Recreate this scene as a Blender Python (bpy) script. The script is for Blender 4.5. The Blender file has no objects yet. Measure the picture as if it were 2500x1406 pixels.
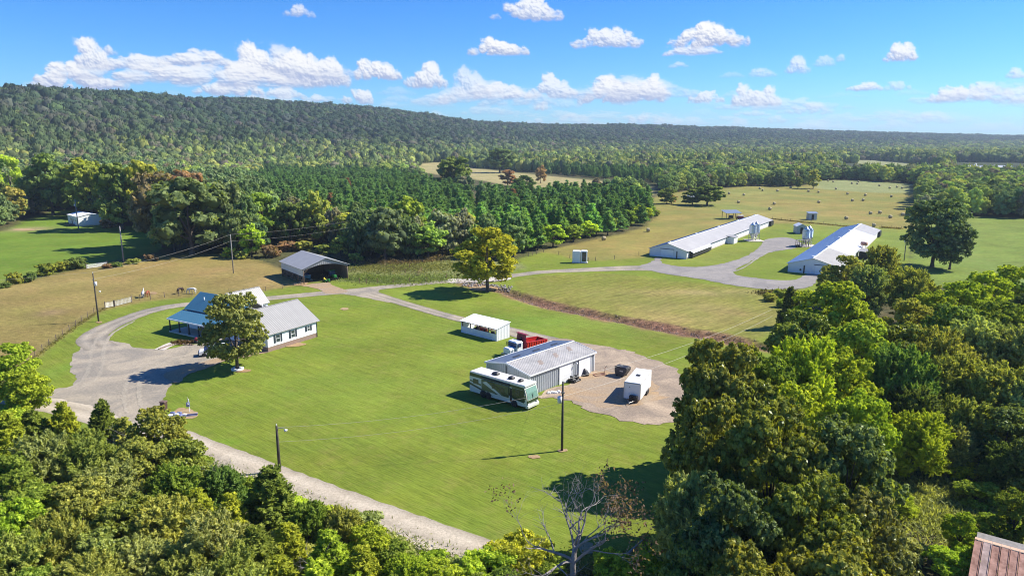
import bpy, bmesh, math, random
import numpy as np
from mathutils import Vector, Matrix, noise as mnoise
R = math.radians
rng = random.Random(7)
nr = np.random.default_rng(11)
scene = bpy.context.scene
col = scene.collection

# ------------------------------------------------------------------ camera, sky, sun, exposure
CAM_H, PITCH, FPX = 36.0, R(11.8), 1720.0
cam_data = bpy.data.cameras.new("camera"); cam = bpy.data.objects.new("camera", cam_data); col.objects.link(cam)
cam.location = (0, 0, CAM_H); cam.rotation_euler = (math.pi/2 - PITCH, 0, 0)
cam_data.sensor_width = 36.0; cam_data.lens = 36.0*FPX/2500.0; cam_data.clip_start = 0.5; cam_data.clip_end = 120000
scene.camera = cam
SUN_EL, SUN_AZ = R(42), math.atan2(0.24, 0.97)          # azimuth measured from +X towards +Y
world = bpy.data.worlds.new("World"); scene.world = world; world.use_nodes = True
wn = world.node_tree; wn.nodes.clear()
sky = wn.nodes.new("ShaderNodeTexSky"); sky.sky_type = 'NISHITA'; sky.sun_disc = False
sky.sun_elevation = SUN_EL; sky.sun_rotation = math.pi/2 - SUN_AZ
sky.air_density = 1.0; sky.dust_density = 0.25; sky.ozone_density = 3.0; sky.altitude = 300
bg = wn.nodes.new("ShaderNodeBackground"); bg.inputs[1].default_value = 0.12
hsv = wn.nodes.new("ShaderNodeHueSaturation"); hsv.inputs['Saturation'].default_value = 1.35; hsv.inputs['Hue'].default_value = 0.5
tn = wn.nodes.new("ShaderNodeMix"); tn.data_type = 'RGBA'; tn.blend_type = 'MULTIPLY'; tn.inputs[0].default_value = 1.0; tn.inputs[7].default_value = (0.31, 0.56, 0.86, 1)
wn.links.new(sky.outputs[0], hsv.inputs['Color']); wn.links.new(hsv.outputs[0], tn.inputs[6]); wn.links.new(tn.outputs[2], bg.inputs[0]); 
# heap clouds: a band of sky 36 degrees high all the way round, computed here, seen by direction
def pnoise(x, y, seed=0):
    xi = np.floor(x).astype(np.int64); yi = np.floor(y).astype(np.int64); xf_ = x-xi; yf = y-yi
    def g(i, j):
        h = (i*374761393 + j*668265263 + seed*974711) & 0xffffffff; h = ((h ^ (h >> 13))*1274126177) & 0xffffffff; h = (h ^ (h >> 16)) & 0xffff
        return h/65535.0*2*math.pi
    def dot(i, j, dx, dy): a = g(i, j); return np.cos(a)*dx+np.sin(a)*dy
    u = xf_*xf_*xf_*(xf_*(xf_*6-15)+10); v = yf*yf*yf*(yf*(yf*6-15)+10)
    a = dot(xi, yi, xf_, yf); b = dot(xi+1, yi, xf_-1, yf); c = dot(xi, yi+1, xf_, yf-1); d = dot(xi+1, yi+1, xf_-1, yf-1)
    return (a+(b-a)*u)*(1-v)+(c+(d-c)*u)*v
def pfbm(x, y, o, seed=0):
    s = 0; a = 1; t = 0
    for k in range(o): s = s+a*pnoise(x*2.03**k+k*17.1, y*2.03**k+k*5.3, seed+k); t += a; a *= .54
    return s/t*1.6
EL0, EL1, CW = R(-2), R(34), 7200
CHt = int(CW*(EL1-EL0)/(2*math.pi)); PR = CW/(2*math.pi)
def sky_angles(px, py):
    a = (px-1250.0)/1720; b = -(py-703.0)/1720; ct, st = math.cos(PITCH), math.sin(PITCH)
    dx, dy, dz = a, ct+b*st, -st+b*ct
    return math.atan2(dx, dy), math.atan2(dz, math.hypot(dx, dy))
cimg = np.zeros((CHt, CW, 4), dtype=np.float32); ch_n = np.random.default_rng(5)
def paint_cloud(az, el, w, h, kind, op, seed):
    "az, el: middle of the base; w, h: full size, radians"
    cx = (az+math.pi)*PR; cy = (el-EL0)*PR; W_ = w*PR; H_ = h*PR
    x0 = int(cx-W_*.75)-3; x1 = int(cx+W_*.75)+4; y0 = max(0, int(cy-H_*.45)-3); y1 = min(CHt, int(cy+H_*1.3)+4)
    if y1-y0 < 3: return
    X, Y = np.meshgrid(np.arange(x0, x1, dtype=float), np.arange(y0, y1, dtype=float))
    n = pfbm(X/max(W_*.16, 5)+seed, Y/max(H_*.33, 5), 5, seed); n2 = pfbm(X/max(W_*.16, 5)+9, Y/max(H_*.33, 5)+seed, 5, seed+50)
    Xw = X+n*W_*.085; Yw = Y+n2*H_*.17
    Z = np.full(X.shape, -1e3); k = {'heap': 26, 'flat': 22, 'puff': 12}[kind]; rr = np.random.default_rng(seed+100)
    peaks = [(rr.uniform(-.65, .65), rr.uniform(.55, 1)) for _ in range(3 if kind == 'heap' else 2)]
    for i in range(k):
        t = rr.uniform(-1, 1); env = max(q[1]*math.exp(-((t-q[0])/.38)**2) for q in peaks)*(1-abs(t)**3)
        if kind == 'flat': env = .75*(1-abs(t)**2)
        r0 = H_*rr.uniform(.20, .42)*(1.05-abs(t)*.55); rx = r0*(1.0 if kind != 'flat' else 1.9); rx = min(rx, W_*.32)
        py_ = cy+r0*.45+rr.uniform(0, 1)*max(0, env*H_-r0); px_ = cx+t*(W_/2-rx*.6)
        q = 1-((Xw-px_)/rx)**2-((Yw-py_)/r0)**2
        Z = np.maximum(Z, np.sqrt(np.maximum(q, 0))*r0*.9+np.minimum(q, 0)*r0*.6)
    n3 = pfbm(X/max(W_*.05, 2.5), Y/max(H_*.10, 2), 3, seed+70); Zn = Z+(n*.40+n2*.20+n3*.16)*H_*.36
    base = np.clip((Y-cy+n*H_*.08)/(H_*.14)+1, 0, 1)
    soft = H_*(.26 if op > .8 else .42)+1.8
    al = np.clip((Zn+soft*.22)/soft, 0, 1); al = al*al*(3-2*al)*base*op
    gy, gx = np.gradient(Zn); nz_ = 1/np.sqrt(gx*gx+gy*gy+1); li = (-gx*.62-gy*(-.0)+0)*nz_*1.0; li = (-gx*.45+(-gy)*.72*1.0)*nz_+nz_*.42
    up = np.clip((Y-cy)/(H_*.8), 0, 1)
    b_ = np.clip(.50+.42*np.clip(li, -.6, 1)+.30*(up-.35), .28, 1.0); b_ = b_*(1-.22*np.exp(-np.clip(Y-cy, 0, None)/(H_*.16)))  # light from upper right and dim bases, shaded into the cloud colour
    bright = np.clip(b_, 0, 1)[..., None]; c0 = np.array([.40, .47, .70]); c1 = np.array([1.0, .995, .985])
    t_ = np.clip((bright-.30)/.52, 0, 1); c = c0*(1-t_)+c1*t_
    xi = np.arange(x0, x1) % CW; dst = cimg[y0:y1][:, xi]; A = al[..., None]
    oa = A+dst[..., 3:]*(1-A); rgb = np.where(oa > 1e-4, (c*A+dst[..., :3]*dst[..., 3:]*(1-A))/np.maximum(oa, 1e-4), dst[..., :3])
    cimg[y0:y1, xi] = np.concatenate([rgb, oa], -1)
CLOUDS = [(520,208,460,64,'flat',.85),(300,196,330,56,'flat',.8),(1190,256,360,60,'flat',.6),(1480,296,760,26,'flat',.35),(2050,300,760,30,'flat',.3),(700,190,330,90,'heap',.8),(1540,240,330,60,'flat',.7),(2370,250,300,44,'flat',.6),(650,262,330,34,'flat',.6),(1900,268,330,34,'flat',.45),(190,216,250,76,'heap',1),(225,168,100,72,'heap',.95),(268,134,34,36,'puff',.8),(340,172,200,50,'flat',.9),(480,162,200,48,'flat',.92),(620,195,130,84,'heap',1),(720,205,150,102,'heap',1),(800,208,110,66,'heap',.95),(560,232,180,52,'heap',.95),(690,240,110,34,'flat',.85),(440,198,130,34,'flat',.6),(770,250,80,20,'flat',.8),
 (922,193,118,56,'heap',1),(885,252,95,46,'puff',.9),(1040,212,98,62,'heap',.95),(1085,252,62,36,'puff',.8),(1150,238,110,76,'heap',.75),(1225,240,140,44,'flat',.85),(1350,238,130,52,'heap',.85),(1530,248,235,82,'heap',1),(1215,133,155,48,'heap',1),(733,41,78,34,'puff',.75),(1285,48,170,60,'heap',.9),(1485,115,165,56,'heap',.9),(1730,112,190,66,'heap',1),(1690,134,140,30,'flat',.85),
 (1655,166,50,15,'flat',.55),(1860,188,66,26,'flat',.55),(1785,190,66,16,'flat',.3),(1945,178,60,44,'puff',.75),(2012,162,50,26,'flat',.5),(2050,150,26,24,'puff',.5),(2200,148,88,44,'heap',.95),(1720,250,95,38,'puff',.85),(1840,258,130,62,'heap',.9),(1830,284,110,16,'flat',.6),(1970,278,130,34,'flat',.7),(2112,222,92,24,'flat',.85),(2190,220,66,30,'puff',.6),(2340,246,155,50,'heap',.9),(2400,232,145,40,'heap',.8),(2480,252,125,42,'flat',.7),(2480,190,54,32,'puff',.75),
 (2270,300,120,32,'flat',.5),(1325,268,46,36,'puff',.8),(1560,302,120,40,'puff',.7),(1400,302,120,28,'flat',.55),(1310,302,66,22,'puff',.55),(1680,306,95,24,'flat',.45),(1800,312,95,24,'flat',.45),(1990,318,180,30,'flat',.45),(2180,315,125,24,'flat',.35),(1190,280,120,28,'flat',.5),(2420,322,170,30,'flat',.3),(1460,314,160,18,'flat',.4),(950,262,60,16,'flat',.4),(1060,290,80,20,'flat',.4),(620,250,90,20,'puff',.7),(2080,300,90,20,'flat',.3),(1890,300,80,20,'puff',.4)]
for k, (px, py, w, h, kd, op) in enumerate(CLOUDS[::-1]):
    az, el = sky_angles(px, py); s = math.cos(az)*math.cos(az)
    paint_cloud(az, el, w/1720*s, h/1720*math.cos(az), kd, op, 31+k*7)
for k in range(46):                                            # thin torn scraps low over the hills
    az = ch_n.uniform(R(-40), R(40)); paint_cloud(az, R(ch_n.uniform(.3, 3.6)), R(ch_n.uniform(1.6, 5)), R(ch_n.uniform(.35, .9)), 'flat', ch_n.uniform(.12, .42), 1300+k*5)
for k in range(150):                                           # the rest of the sky, with the same sort of clouds
    az = ch_n.uniform(R(42), R(318)); az = az-2*math.pi if az > math.pi else az; el = R(1.0)+abs(ch_n.normal())*R(7); s = ch_n.uniform(.5, 1.6)*(.35+el/R(12))
    paint_cloud(az, min(el, R(29)), R(4.5)*s, R(1.7)*s, ['heap', 'flat', 'heap', 'puff'][k % 4], ch_n.uniform(.6, 1), 700+k*3)
ci = bpy.data.images.new("cloud_band", CW, CHt, alpha=True, float_buffer=True); ci.colorspace_settings.name = 'Non-Color'; ci.alpha_mode = 'CHANNEL_PACKED'
ci.pixels.foreach_set(cimg.ravel()); ci.update(); ci.pack()
N_, L_ = wn.nodes, wn.links
tcw = N_.new("ShaderNodeTexCoord"); sx = N_.new("ShaderNodeSeparateXYZ"); L_.new(tcw.outputs['Generated'], sx.inputs[0])
def mth(op, a, b=None):
    q = N_.new("ShaderNodeMath"); q.operation = op
    for i, v in enumerate((a, b)):
        if v is None: continue
        if isinstance(v, (int, float)): q.inputs[i].default_value = v
        else: L_.new(v, q.inputs[i])
    return q.outputs[0]
azn = mth('ARCTAN2', sx.outputs[0], sx.outputs[1]); eln = mth('ARCSINE', sx.outputs[2])
cu = mth('ADD', mth('DIVIDE', azn, 2*math.pi), .5); cv = mth('DIVIDE', mth('SUBTRACT', eln, EL0), EL1-EL0)
cb = N_.new("ShaderNodeCombineXYZ"); L_.new(cu, cb.inputs[0]); L_.new(cv, cb.inputs[1])
it = N_.new("ShaderNodeTexImage"); it.image = ci; it.extension = 'CLIP'; it.interpolation = 'Linear'; L_.new(cb.outputs[0], it.inputs[0])
bg2 = N_.new("ShaderNodeBackground"); bg2.inputs[1].default_value = 0.60; L_.new(it.outputs[0], bg2.inputs[0])
mxw = N_.new("ShaderNodeMixShader"); L_.new(it.outputs[1], mxw.inputs[0]); L_.new(bg.outputs[0], mxw.inputs[1]); L_.new(bg2.outputs[0], mxw.inputs[2])
wo = N_.new("ShaderNodeOutputWorld"); L_.new(mxw.outputs[0], wo.inputs[0])
sun_data = bpy.data.lights.new("sun", 'SUN'); sun_data.energy = 5.0; sun_data.angle = R(0.53); sun_data.color = (1.0, 0.94, 0.82)
sun = bpy.data.objects.new("sun", sun_data); col.objects.link(sun); sun.location = (300, 100, 300)
sdir = Vector((math.cos(SUN_EL)*math.cos(SUN_AZ), math.cos(SUN_EL)*math.sin(SUN_AZ), math.sin(SUN_EL)))
sun.rotation_euler = sdir.to_track_quat('Z', 'Y').to_euler()
scene.view_settings.view_transform = 'Standard'; scene.view_settings.look = 'None'
scene.view_settings.exposure = 0.80; scene.view_settings.gamma = 1.0
scene.render.engine = 'CYCLES'
scene.cycles.use_denoising = True; scene.cycles.pixel_filter_type = 'BLACKMAN_HARRIS'; scene.cycles.filter_width = 1.05
scene.cycles.max_bounces = 6; scene.cycles.diffuse_bounces = 3; scene.cycles.glossy_bounces = 2
scene.cycles.transmission_bounces = 4; scene.cycles.transparent_max_bounces = 16; scene.cycles.volume_bounces = 0

HAZE = 0.0001
# ------------------------------------------------------------------ helpers
CT, ST = math.cos(PITCH), math.sin(PITCH)
def G(px, py, z=0.0):
    "the place on the level z that was measured at this spot of the survey photograph"
    a = (px-1250.0)/FPX; b = -(py-703.0)/FPX
    dx, dy, dz = a, CT+b*ST, -ST+b*CT
    t = (z-CAM_H)/dz
    return (dx*t, dy*t)
def Gv(px, py, z=0.0):
    x, y = G(px, py, z); return Vector((x, y, z))
def pix(x, y, z=0.0):
    z = z-CAM_H; dep = y*CT - z*ST; up = y*ST + z*CT
    return 1250+FPX*x/dep, 703-FPX*up/dep

def thing(name, label, cat, loc=(0, 0, 0), rz=0.0, group=None):
    o = bpy.data.objects.new(name, None); col.objects.link(o); o.empty_display_size = 0.3
    o.location = loc if len(loc) == 3 else (loc[0], loc[1], 0.0); o.rotation_euler = (0, 0, rz)
    o["label"] = label; o["category"] = cat
    if group: o["group"] = group
    return o
def tag(o, label=None, cat=None, group=None, kind=None):
    if label: o["label"] = label
    if cat: o["category"] = cat
    if group: o["group"] = group
    if kind: o["kind"] = kind
    return o
def link(name, me, parent=None, loc=None):
    o = bpy.data.objects.new(name, me); col.objects.link(o)
    if parent: o.parent = parent
    if loc: o.location = loc
    return o
def dup(root, loc, rz, label=None, group=None, scale=None, color=None):
    r = root.copy(); col.objects.link(r); r.location = loc; r.rotation_euler = (0, 0, rz)
    if scale: r.scale = scale
    if label: r["label"] = label
    if group: r["group"] = group
    for ch in list(root.children):
        c = ch.copy(); col.objects.link(c); c.parent = r
        if color: c.color = color
        for g in list(ch.children):
            d = g.copy(); col.objects.link(d); d.parent = c
    return r

def mesh_np(name, V, F, mat=None, smooth=False, fattr=None, vcol=None):
    V = np.asarray(V, dtype=np.float32); F = np.asarray(F, dtype=np.int32)
    me = bpy.data.meshes.new(name); k = F.shape[1]; m = F.shape[0]
    me.vertices.add(len(V)); me.vertices.foreach_set("co", V.ravel())
    me.loops.add(m*k); me.loops.foreach_set("vertex_index", F.ravel())
    me.polygons.add(m); me.polygons.foreach_set("loop_start", np.arange(0, m*k, k, dtype=np.int32))
    if smooth: me.polygons.foreach_set("use_smooth", np.ones(m, dtype=bool))
    me.update(calc_edges=True)
    if fattr is not None:
        a = me.attributes.new("lv", 'FLOAT', 'FACE'); a.data.foreach_set("value", np.asarray(fattr, dtype=np.float32))
    if vcol is not None:
        a = me.attributes.new("tint", 'FLOAT_COLOR', 'POINT')
        c = np.ones((len(V), 4), dtype=np.float32); c[:, :3] = vcol; a.data.foreach_set("color", c.ravel())
    if mat: me.materials.append(mat)
    return me

class MB:
    "collects shapes that become ONE mesh object"
    def __init__(s): s.v = []; s.f = []; s.mi = []; s.sm = []; s.m = 0; s.smooth = False
    def add(s, vs, fs):
        n = len(s.v); s.v += [tuple(v) for v in vs]
        for f in fs: s.f.append(tuple(i+n for i in f)); s.mi.append(s.m); s.sm.append(s.smooth)
        return s
    def box(s, x0, y0, z0, x1, y1, z1, M=None):
        vs = [Vector(p) for p in ((x0,y0,z0),(x1,y0,z0),(x1,y1,z0),(x0,y1,z0),(x0,y0,z1),(x1,y0,z1),(x1,y1,z1),(x0,y1,z1))]
        if M is not None: vs = [M @ v for v in vs]
        return s.add(vs, ((0,3,2,1),(4,5,6,7),(0,1,5,4),(1,2,6,5),(2,3,7,6),(3,0,4,7)))
    def bbox(s, x0, y0, z0, x1, y1, z1, b=0.05, M=None):
        "box with chamfered vertical and top edges"
        pts = [(x0+b,y0),(x1-b,y0),(x1,y0+b),(x1,y1-b),(x1-b,y1),(x0+b,y1),(x0,y1-b),(x0,y0+b)]
        cx, cy = (x0+x1)/2, (y0+y1)/2
        def ins(p, k): return (p[0] + (k if p[0] < cx else -k), p[1] + (k if p[1] < cy else -k))
        vs = [Vector((p[0], p[1], z0)) for p in pts] + [Vector((p[0], p[1], z1-b)) for p in pts] + [Vector((*ins(p, b), z1)) for p in pts]
        if M is not None: vs = [M @ v for v in vs]
        fs = [tuple(range(7, -1, -1)), tuple(range(16, 24))]
        for k in (0, 8):
            for i in range(8): j = (i+1) % 8; fs.append((k+i, k+j, k+8+j, k+8+i))
        return s.add(vs, fs)
    def prism(s, poly, a, b, axis='y', M=None):
        "polygon (two coordinates) pushed from a to b along axis"
        def P(p, t):
            return Vector((p[0], t, p[1])) if axis == 'y' else (Vector((t, p[0], p[1])) if axis == 'x' else Vector((p[0], p[1], t)))
        n = len(poly); vs = [P(p, a) for p in poly] + [P(p, b) for p in poly]
        if M is not None: vs = [M @ v for v in vs]
        fs = [tuple(range(n-1, -1, -1)), tuple(range(n, 2*n))] + [(i, (i+1) % n, n+(i+1) % n, n+i) for i in range(n)]
        return s.add(vs, fs)
    def tube(s, pts, rad, n=6, cap=True):
        pts = [Vector(p) for p in pts]
        if not hasattr(rad, '__len__'): rad = [rad]*len(pts)
        rings = []; vs = []; up = None
        for i, p in enumerate(pts):
            d = (pts[min(i+1, len(pts)-1)] - pts[max(i-1, 0)]).normalized()
            if up is None: up = Vector((0, 0, 1)) if abs(d.z) < 0.9 else Vector((1, 0, 0))
            u = d.cross(up)
            if u.length < 1e-4: u = d.cross(Vector((0.3, 1, 0.1)))
            u.normalize(); w = u.cross(d).normalized(); up = w
            for k in range(n):
                a = 2*math.pi*k/n; vs.append(p + (u*math.cos(a) + w*math.sin(a))*rad[i])
        fs = []
        for i in range(len(pts)-1):
            for k in range(n):
                a, b = i*n+k, i*n+(k+1) % n; fs.append((a, b, b+n, a+n))
        if cap: fs.append(tuple(range(n-1, -1, -1))); m = (len(pts)-1)*n; fs.append(tuple(range(m, m+n)))
        sm = s.smooth; s.smooth = n >= 8 or sm; s.add(vs, fs); s.smooth = sm
        return s
    def lathe(s, prof, n=16, c=(0, 0, 0), M=None, axis='z'):
        "profile of (radius, height) spun about an axis"
        vs = []; fs = []
        for r_, h in prof:
            for k in range(n):
                a = 2*math.pi*k/n; x, y = r_*math.cos(a), r_*math.sin(a)
                p = Vector((x, y, h)) if axis == 'z' else (Vector((h, x, y)) if axis == 'x' else Vector((x, h, y)))
                p = p + Vector(c); vs.append(M @ p if M is not None else p)
        for i in range(len(prof)-1):
            for k in range(n):
                a, b = i*n+k, i*n+(k+1) % n; fs.append((a, b, b+n, a+n))
        fs.append(tuple(range(n-1, -1, -1))); m = (len(prof)-1)*n; fs.append(tuple(range(m, m+n)))
        s.smooth = True; s.add(vs, fs); s.smooth = False
        return s
    def quad(s, *p): return s.add(p, (tuple(range(len(p))),))
    def slab(s, a, b, c, d, th, rib=0.0, rh=0.03, rw=0.05):
        "roof sheet with corners a, b (eave) c, d (ridge; b above c side) and raised ribs running eave to ridge"
        a, b, c, d = map(Vector, (a, b, c, d)); n = (b-a).cross(d-a).normalized()
        if n.z < 0: n = -n
        vs = [p - n*th for p in (a, b, c, d)] + [a, b, c, d]
        s.add(vs, ((0,3,2,1),(4,5,6,7),(0,1,5,4),(1,2,6,5),(2,3,7,6),(3,0,4,7)))
        if rib:
            L = (b-a).length; k = max(1, int(L/rib)); u = (b-a).normalized()
            for i in range(k+1):
                t = i/k; p = a.lerp(b, t); q = d.lerp(c, t); w = u*rw/2
                if i == 0: p = p+w; q = q+w
                if i == k: p = p-w; q = q-w
                e = n*0.003
                vs = [p-w-e, p+w-e, q+w-e, q-w-e, p-w*0.5+n*rh, p+w*0.5+n*rh, q+w*0.5+n*rh, q-w*0.5+n*rh]
                s.add(vs, ((4,5,6,7),(0,1,5,4),(1,2,6,5),(2,3,7,6),(3,0,4,7)))
        return s
    def wall(s, a, b, z0, z1, th=0.12, rib=0.0, rh=0.03, top=None):
        "upright wall from a to b (its outside is to the right of a->b), optional ribs outside; top(t) gives a gable line"
        a, b = Vector((a[0], a[1], 0)), Vector((b[0], b[1], 0)); u = (b-a).normalized(); n = Vector((u.y, -u.x, 0)); L = (b-a).length
        ts = [0, 1] if top is None else [0, 0.5, 1]
        zt = (lambda t: z1) if top is None else top
        bot = [a + u*L*t + Vector((0, 0, z0)) for t in ts]; tp = [a + u*L*t + Vector((0, 0, zt(t))) for t in ts]
        out = bot + tp[::-1]; k = len(out); inn = [p - n*th for p in out]
        s.add(out+inn, [tuple(range(k)), tuple(range(2*k-1, k-1, -1))] + [(i, i+k, (i+1) % k + k, (i+1) % k) for i in range(k)])
        if rib:
            m = max(1, int(L/rib))
            for i in range(m+1):
                x = min(max(i*L/m, 0.03), L-0.03); p = a + u*x; zz = zt(x/L)
                o = n*rh; w = u*0.03; e = n*0.002
                vs = [p-w-e+Vector((0,0,z0)), p+w-e+Vector((0,0,z0)), p+w*0.6+o+Vector((0,0,z0)), p-w*0.6+o+Vector((0,0,z0))]
                vs += [v + Vector((0, 0, zz-z0-0.01)) for v in vs]
                s.add(vs, ((0,1,2,3),(7,6,5,4),(0,4,5,1),(1,5,6,2),(2,6,7,3),(3,7,4,0)))
        return s
    def mesh(s, name, mats):
        me = bpy.data.meshes.new(name); me.from_pydata(s.v, [], s.f)
        if not isinstance(mats, (list, tuple)): mats = [mats]
        for m in mats: me.materials.append(m)
        me.polygons.foreach_set("material_index", s.mi); me.polygons.foreach_set("use_smooth", s.sm)
        me.update(); return me
    def build(s, name, mats, parent=None, loc=None):
        me = s.mesh(name, mats); o = link(name, me, parent, loc); return o

# ------------------------------------------------------------------ materials
def new_mat(name):
    m = bpy.data.materials.new(name); m.use_nodes = True; nt = m.node_tree
    return m, nt, nt.nodes, nt.links, nt.nodes["Principled BSDF"]
def mat(name, c, rough=0.6, var=0.12, scale=3.0, metal=0.0, bump=0.0, bscale=20.0, c2=None, stretch=None, spec=0.4, coat=0.0):
    "plain material whose colour wanders a little: dust, fading, wear"
    m, nt, N, L, p = new_mat(name)
    tc = N.new("ShaderNodeTexCoord"); mp = N.new("ShaderNodeMapping"); L.new(tc.outputs['Object'], mp.inputs[0])
    if stretch: mp.inputs['Scale'].default_value = stretch
    n1 = N.new("ShaderNodeTexNoise"); n1.inputs['Scale'].default_value = scale; n1.inputs['Detail'].default_value = 6; n1.inputs['Roughness'].default_value = 0.65
    L.new(mp.outputs[0], n1.inputs['Vector'])
    rp = N.new("ShaderNodeValToRGB"); rp.color_ramp.elements[0].position = 0.3; rp.color_ramp.elements[1].position = 0.7
    a = [max(0, x*(1-var)) for x in c]; b = [min(1, x*(1+var)) for x in (c2 or c)]
    rp.color_ramp.elements[0].color = (*a, 1); rp.color_ramp.elements[1].color = (*b, 1)
    L.new(n1.outputs[0], rp.inputs[0]); L.new(rp.outputs[0], p.inputs['Base Color'])
    p.inputs['Roughness'].default_value = rough; p.inputs['Metallic'].default_value = metal
    p.inputs['Specular IOR Level'].default_value = spec; p.inputs['Coat Weight'].default_value = coat
    if bump:
        n2 = N.new("ShaderNodeTexNoise"); n2.inputs['Scale'].default_value = bscale; n2.inputs['Detail'].default_value = 5
        L.new(mp.outputs[0], n2.inputs['Vector'])
        bp = N.new("ShaderNodeBump"); bp.inputs['Strength'].default_value = bump; bp.inputs['Distance'].default_value = 0.1
        L.new(n2.outputs[0], bp.inputs['Height']); L.new(bp.outputs[0], p.inputs['Normal'])
    return m
def glass_mat(name, c):
    m, nt, N, L, p = new_mat(name)
    p.inputs['Base Color'].default_value = (*c, 1); p.inputs['Roughness'].default_value = 0.08; p.inputs['Specular IOR Level'].default_value = 0.8
    return m

def leaf_mat(name, inst=False, gloss=0.12, trans=0.3):
    m, nt, N, L, p = new_mat(name); N.remove(p)
    out = N["Material Output"]
    if inst:
        oc = N.new("ShaderNodeAttribute"); oc.attribute_type = 'INSTANCER'; oc.attribute_name = "tcol"; csock = oc.outputs['Color']
    else:
        oc = N.new("ShaderNodeObjectInfo"); csock = oc.outputs['Color']
    lv = N.new("ShaderNodeAttribute"); lv.attribute_name = "lv"
    hs = N.new("ShaderNodeHueSaturation")
    mr = N.new("ShaderNodeMapRange"); mr.inputs[1].default_value = 0; mr.inputs[2].default_value = 1; mr.inputs[3].default_value = 0.478; mr.inputs[4].default_value = 0.518
    L.new(lv.outputs['Fac'], mr.inputs[0]); L.new(mr.outputs[0], hs.inputs['Hue'])
    hi_, lo_ = (1.9, 1.15) if inst else (4.2, 0.95)
    mv = N.new("ShaderNodeMapRange"); mv.inputs[1].default_value = 0; mv.inputs[2].default_value = 1; mv.inputs[3].default_value = hi_; mv.inputs[4].default_value = lo_
    L.new(lv.outputs['Fac'], mv.inputs[0]); L.new(mv.outputs[0], hs.inputs['Value'])
    L.new(csock, hs.inputs['Color'])
    d = N.new("ShaderNodeBsdfDiffuse"); t = N.new("ShaderNodeBsdfTranslucent"); g = N.new("ShaderNodeBsdfGlossy")
    g.inputs['Roughness'].default_value = 0.30; g.inputs['Color'].default_value = (0.55, 0.6, 0.55, 1)
    L.new(hs.outputs[0], d.inputs[0])
    ty = N.new("ShaderNodeMix"); ty.data_type = 'RGBA'; ty.blend_type = 'MULTIPLY'; ty.inputs[0].default_value = 1
    L.new(hs.outputs[0], ty.inputs[6]); ty.inputs[7].default_value = (1.35, 1.3, 0.4, 1); L.new(ty.outputs[2], t.inputs[0])
    m1 = N.new("ShaderNodeMixShader"); m1.inputs[0].default_value = trans; L.new(d.outputs[0], m1.inputs[1]); L.new(t.outputs[0], m1.inputs[2])
    m2 = N.new("ShaderNodeMixShader"); m2.inputs[0].default_value = gloss; L.new(m1.outputs[0], m2.inputs[1]); L.new(g.outputs[0], m2.inputs[2])
    L.new(m2.outputs[0], out.inputs[0])
    return m

M = {}
M['leaf'] = leaf_mat("leaf_foliage", gloss=0.0, trans=0.42)
M['leaf_glossy'] = leaf_mat("leaf_waxy", gloss=0.02, trans=0.36)
M['leaf_far'] = leaf_mat("distant_foliage", inst=True, gloss=0.0, trans=0.25)
M['bark'] = mat("bark", (0.09, 0.07, 0.055), 0.9, 0.35, 4, bump=0.6, bscale=12, stretch=(1, 1, 0.3))
M['bark_pale'] = mat("dead_wood", (0.27, 0.245, 0.225), 0.85, 0.35, 3, bump=0.5, bscale=10)
M['white'] = mat("white_painted_metal", (0.78, 0.79, 0.80), 0.45, 0.05, 1.2)
M['white_siding'] = mat("white_siding", (0.80, 0.82, 0.84), 0.55, 0.04, 0.8)
M['galv'] = mat("galvanized_sheet", (0.40, 0.43, 0.46), 0.40, 0.10, 0.8, metal=0.55)
M['shop_wall'] = mat("grey_steel_siding", (0.40, 0.44, 0.48), 0.45, 0.08, 0.7, metal=0.25)
M['shop_roof'] = mat("weathered_white_roof", (0.42, 0.405, 0.38), 0.55, 0.14, 0.5, c2=(0.50, 0.475, 0.44))
M['house_roof'] = mat("grey_metal_roof", (0.34, 0.33, 0.315), 0.5, 0.06, 0.6, metal=0.05)
M['blue_roof'] = mat("blue_metal_roof", (0.045, 0.15, 0.235), 0.4, 0.06, 0.6, metal=0.1)
M['barn_roof'] = mat("barn_roof", (0.31, 0.315, 0.33), 0.45, 0.07, 0.5, metal=0.1)
M['fence_wire'] = mat("dull_fence_wire", (0.16, 0.14, 0.12), 0.9, 0.1, 2, spec=.1)
M['cream'] = mat("cream_siding", (0.74, 0.70, 0.60), 0.6, 0.06, 0.8)
M['wood'] = mat("weathered_wood", (0.20, 0.15, 0.11), 0.85, 0.3, 4, stretch=(1, 1, 0.25), bump=0.3)
M['pole'] = mat("creosote_pole", (0.07, 0.06, 0.05), 0.9, 0.3, 3, stretch=(1, 1, 0.1), bump=0.3)
M['pole_grey'] = mat("grey_weathered_pole", (0.27, 0.25, 0.23), 0.9, 0.25, 3, stretch=(1, 1, 0.1), bump=0.3)
M['dark'] = mat("black_plastic", (0.025, 0.025, 0.028), 0.5, 0.2, 3)
M['rubber'] = mat("rubber", (0.02, 0.02, 0.02), 0.85, 0.2, 6)
M['steel'] = mat("bare_steel", (0.35, 0.35, 0.36), 0.4, 0.15, 4, metal=0.7)
M['glass'] = glass_mat("dark_window_glass", (0.035, 0.05, 0.06))
M['shutter'] = mat("dark_shutter", (0.03, 0.04, 0.055), 0.5, 0.1, 3)
M['brick'] = mat("foundation_brick", (0.26, 0.18, 0.14), 0.85, 0.25, 5, bump=0.4, bscale=15)
M['concrete'] = mat("concrete", (0.52, 0.47, 0.40), 0.85, 0.15, 1.5, bump=0.2)
M['wire'] = mat("wire", (0.45, 0.42, 0.36), 0.6, 0.1, 2)
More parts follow.
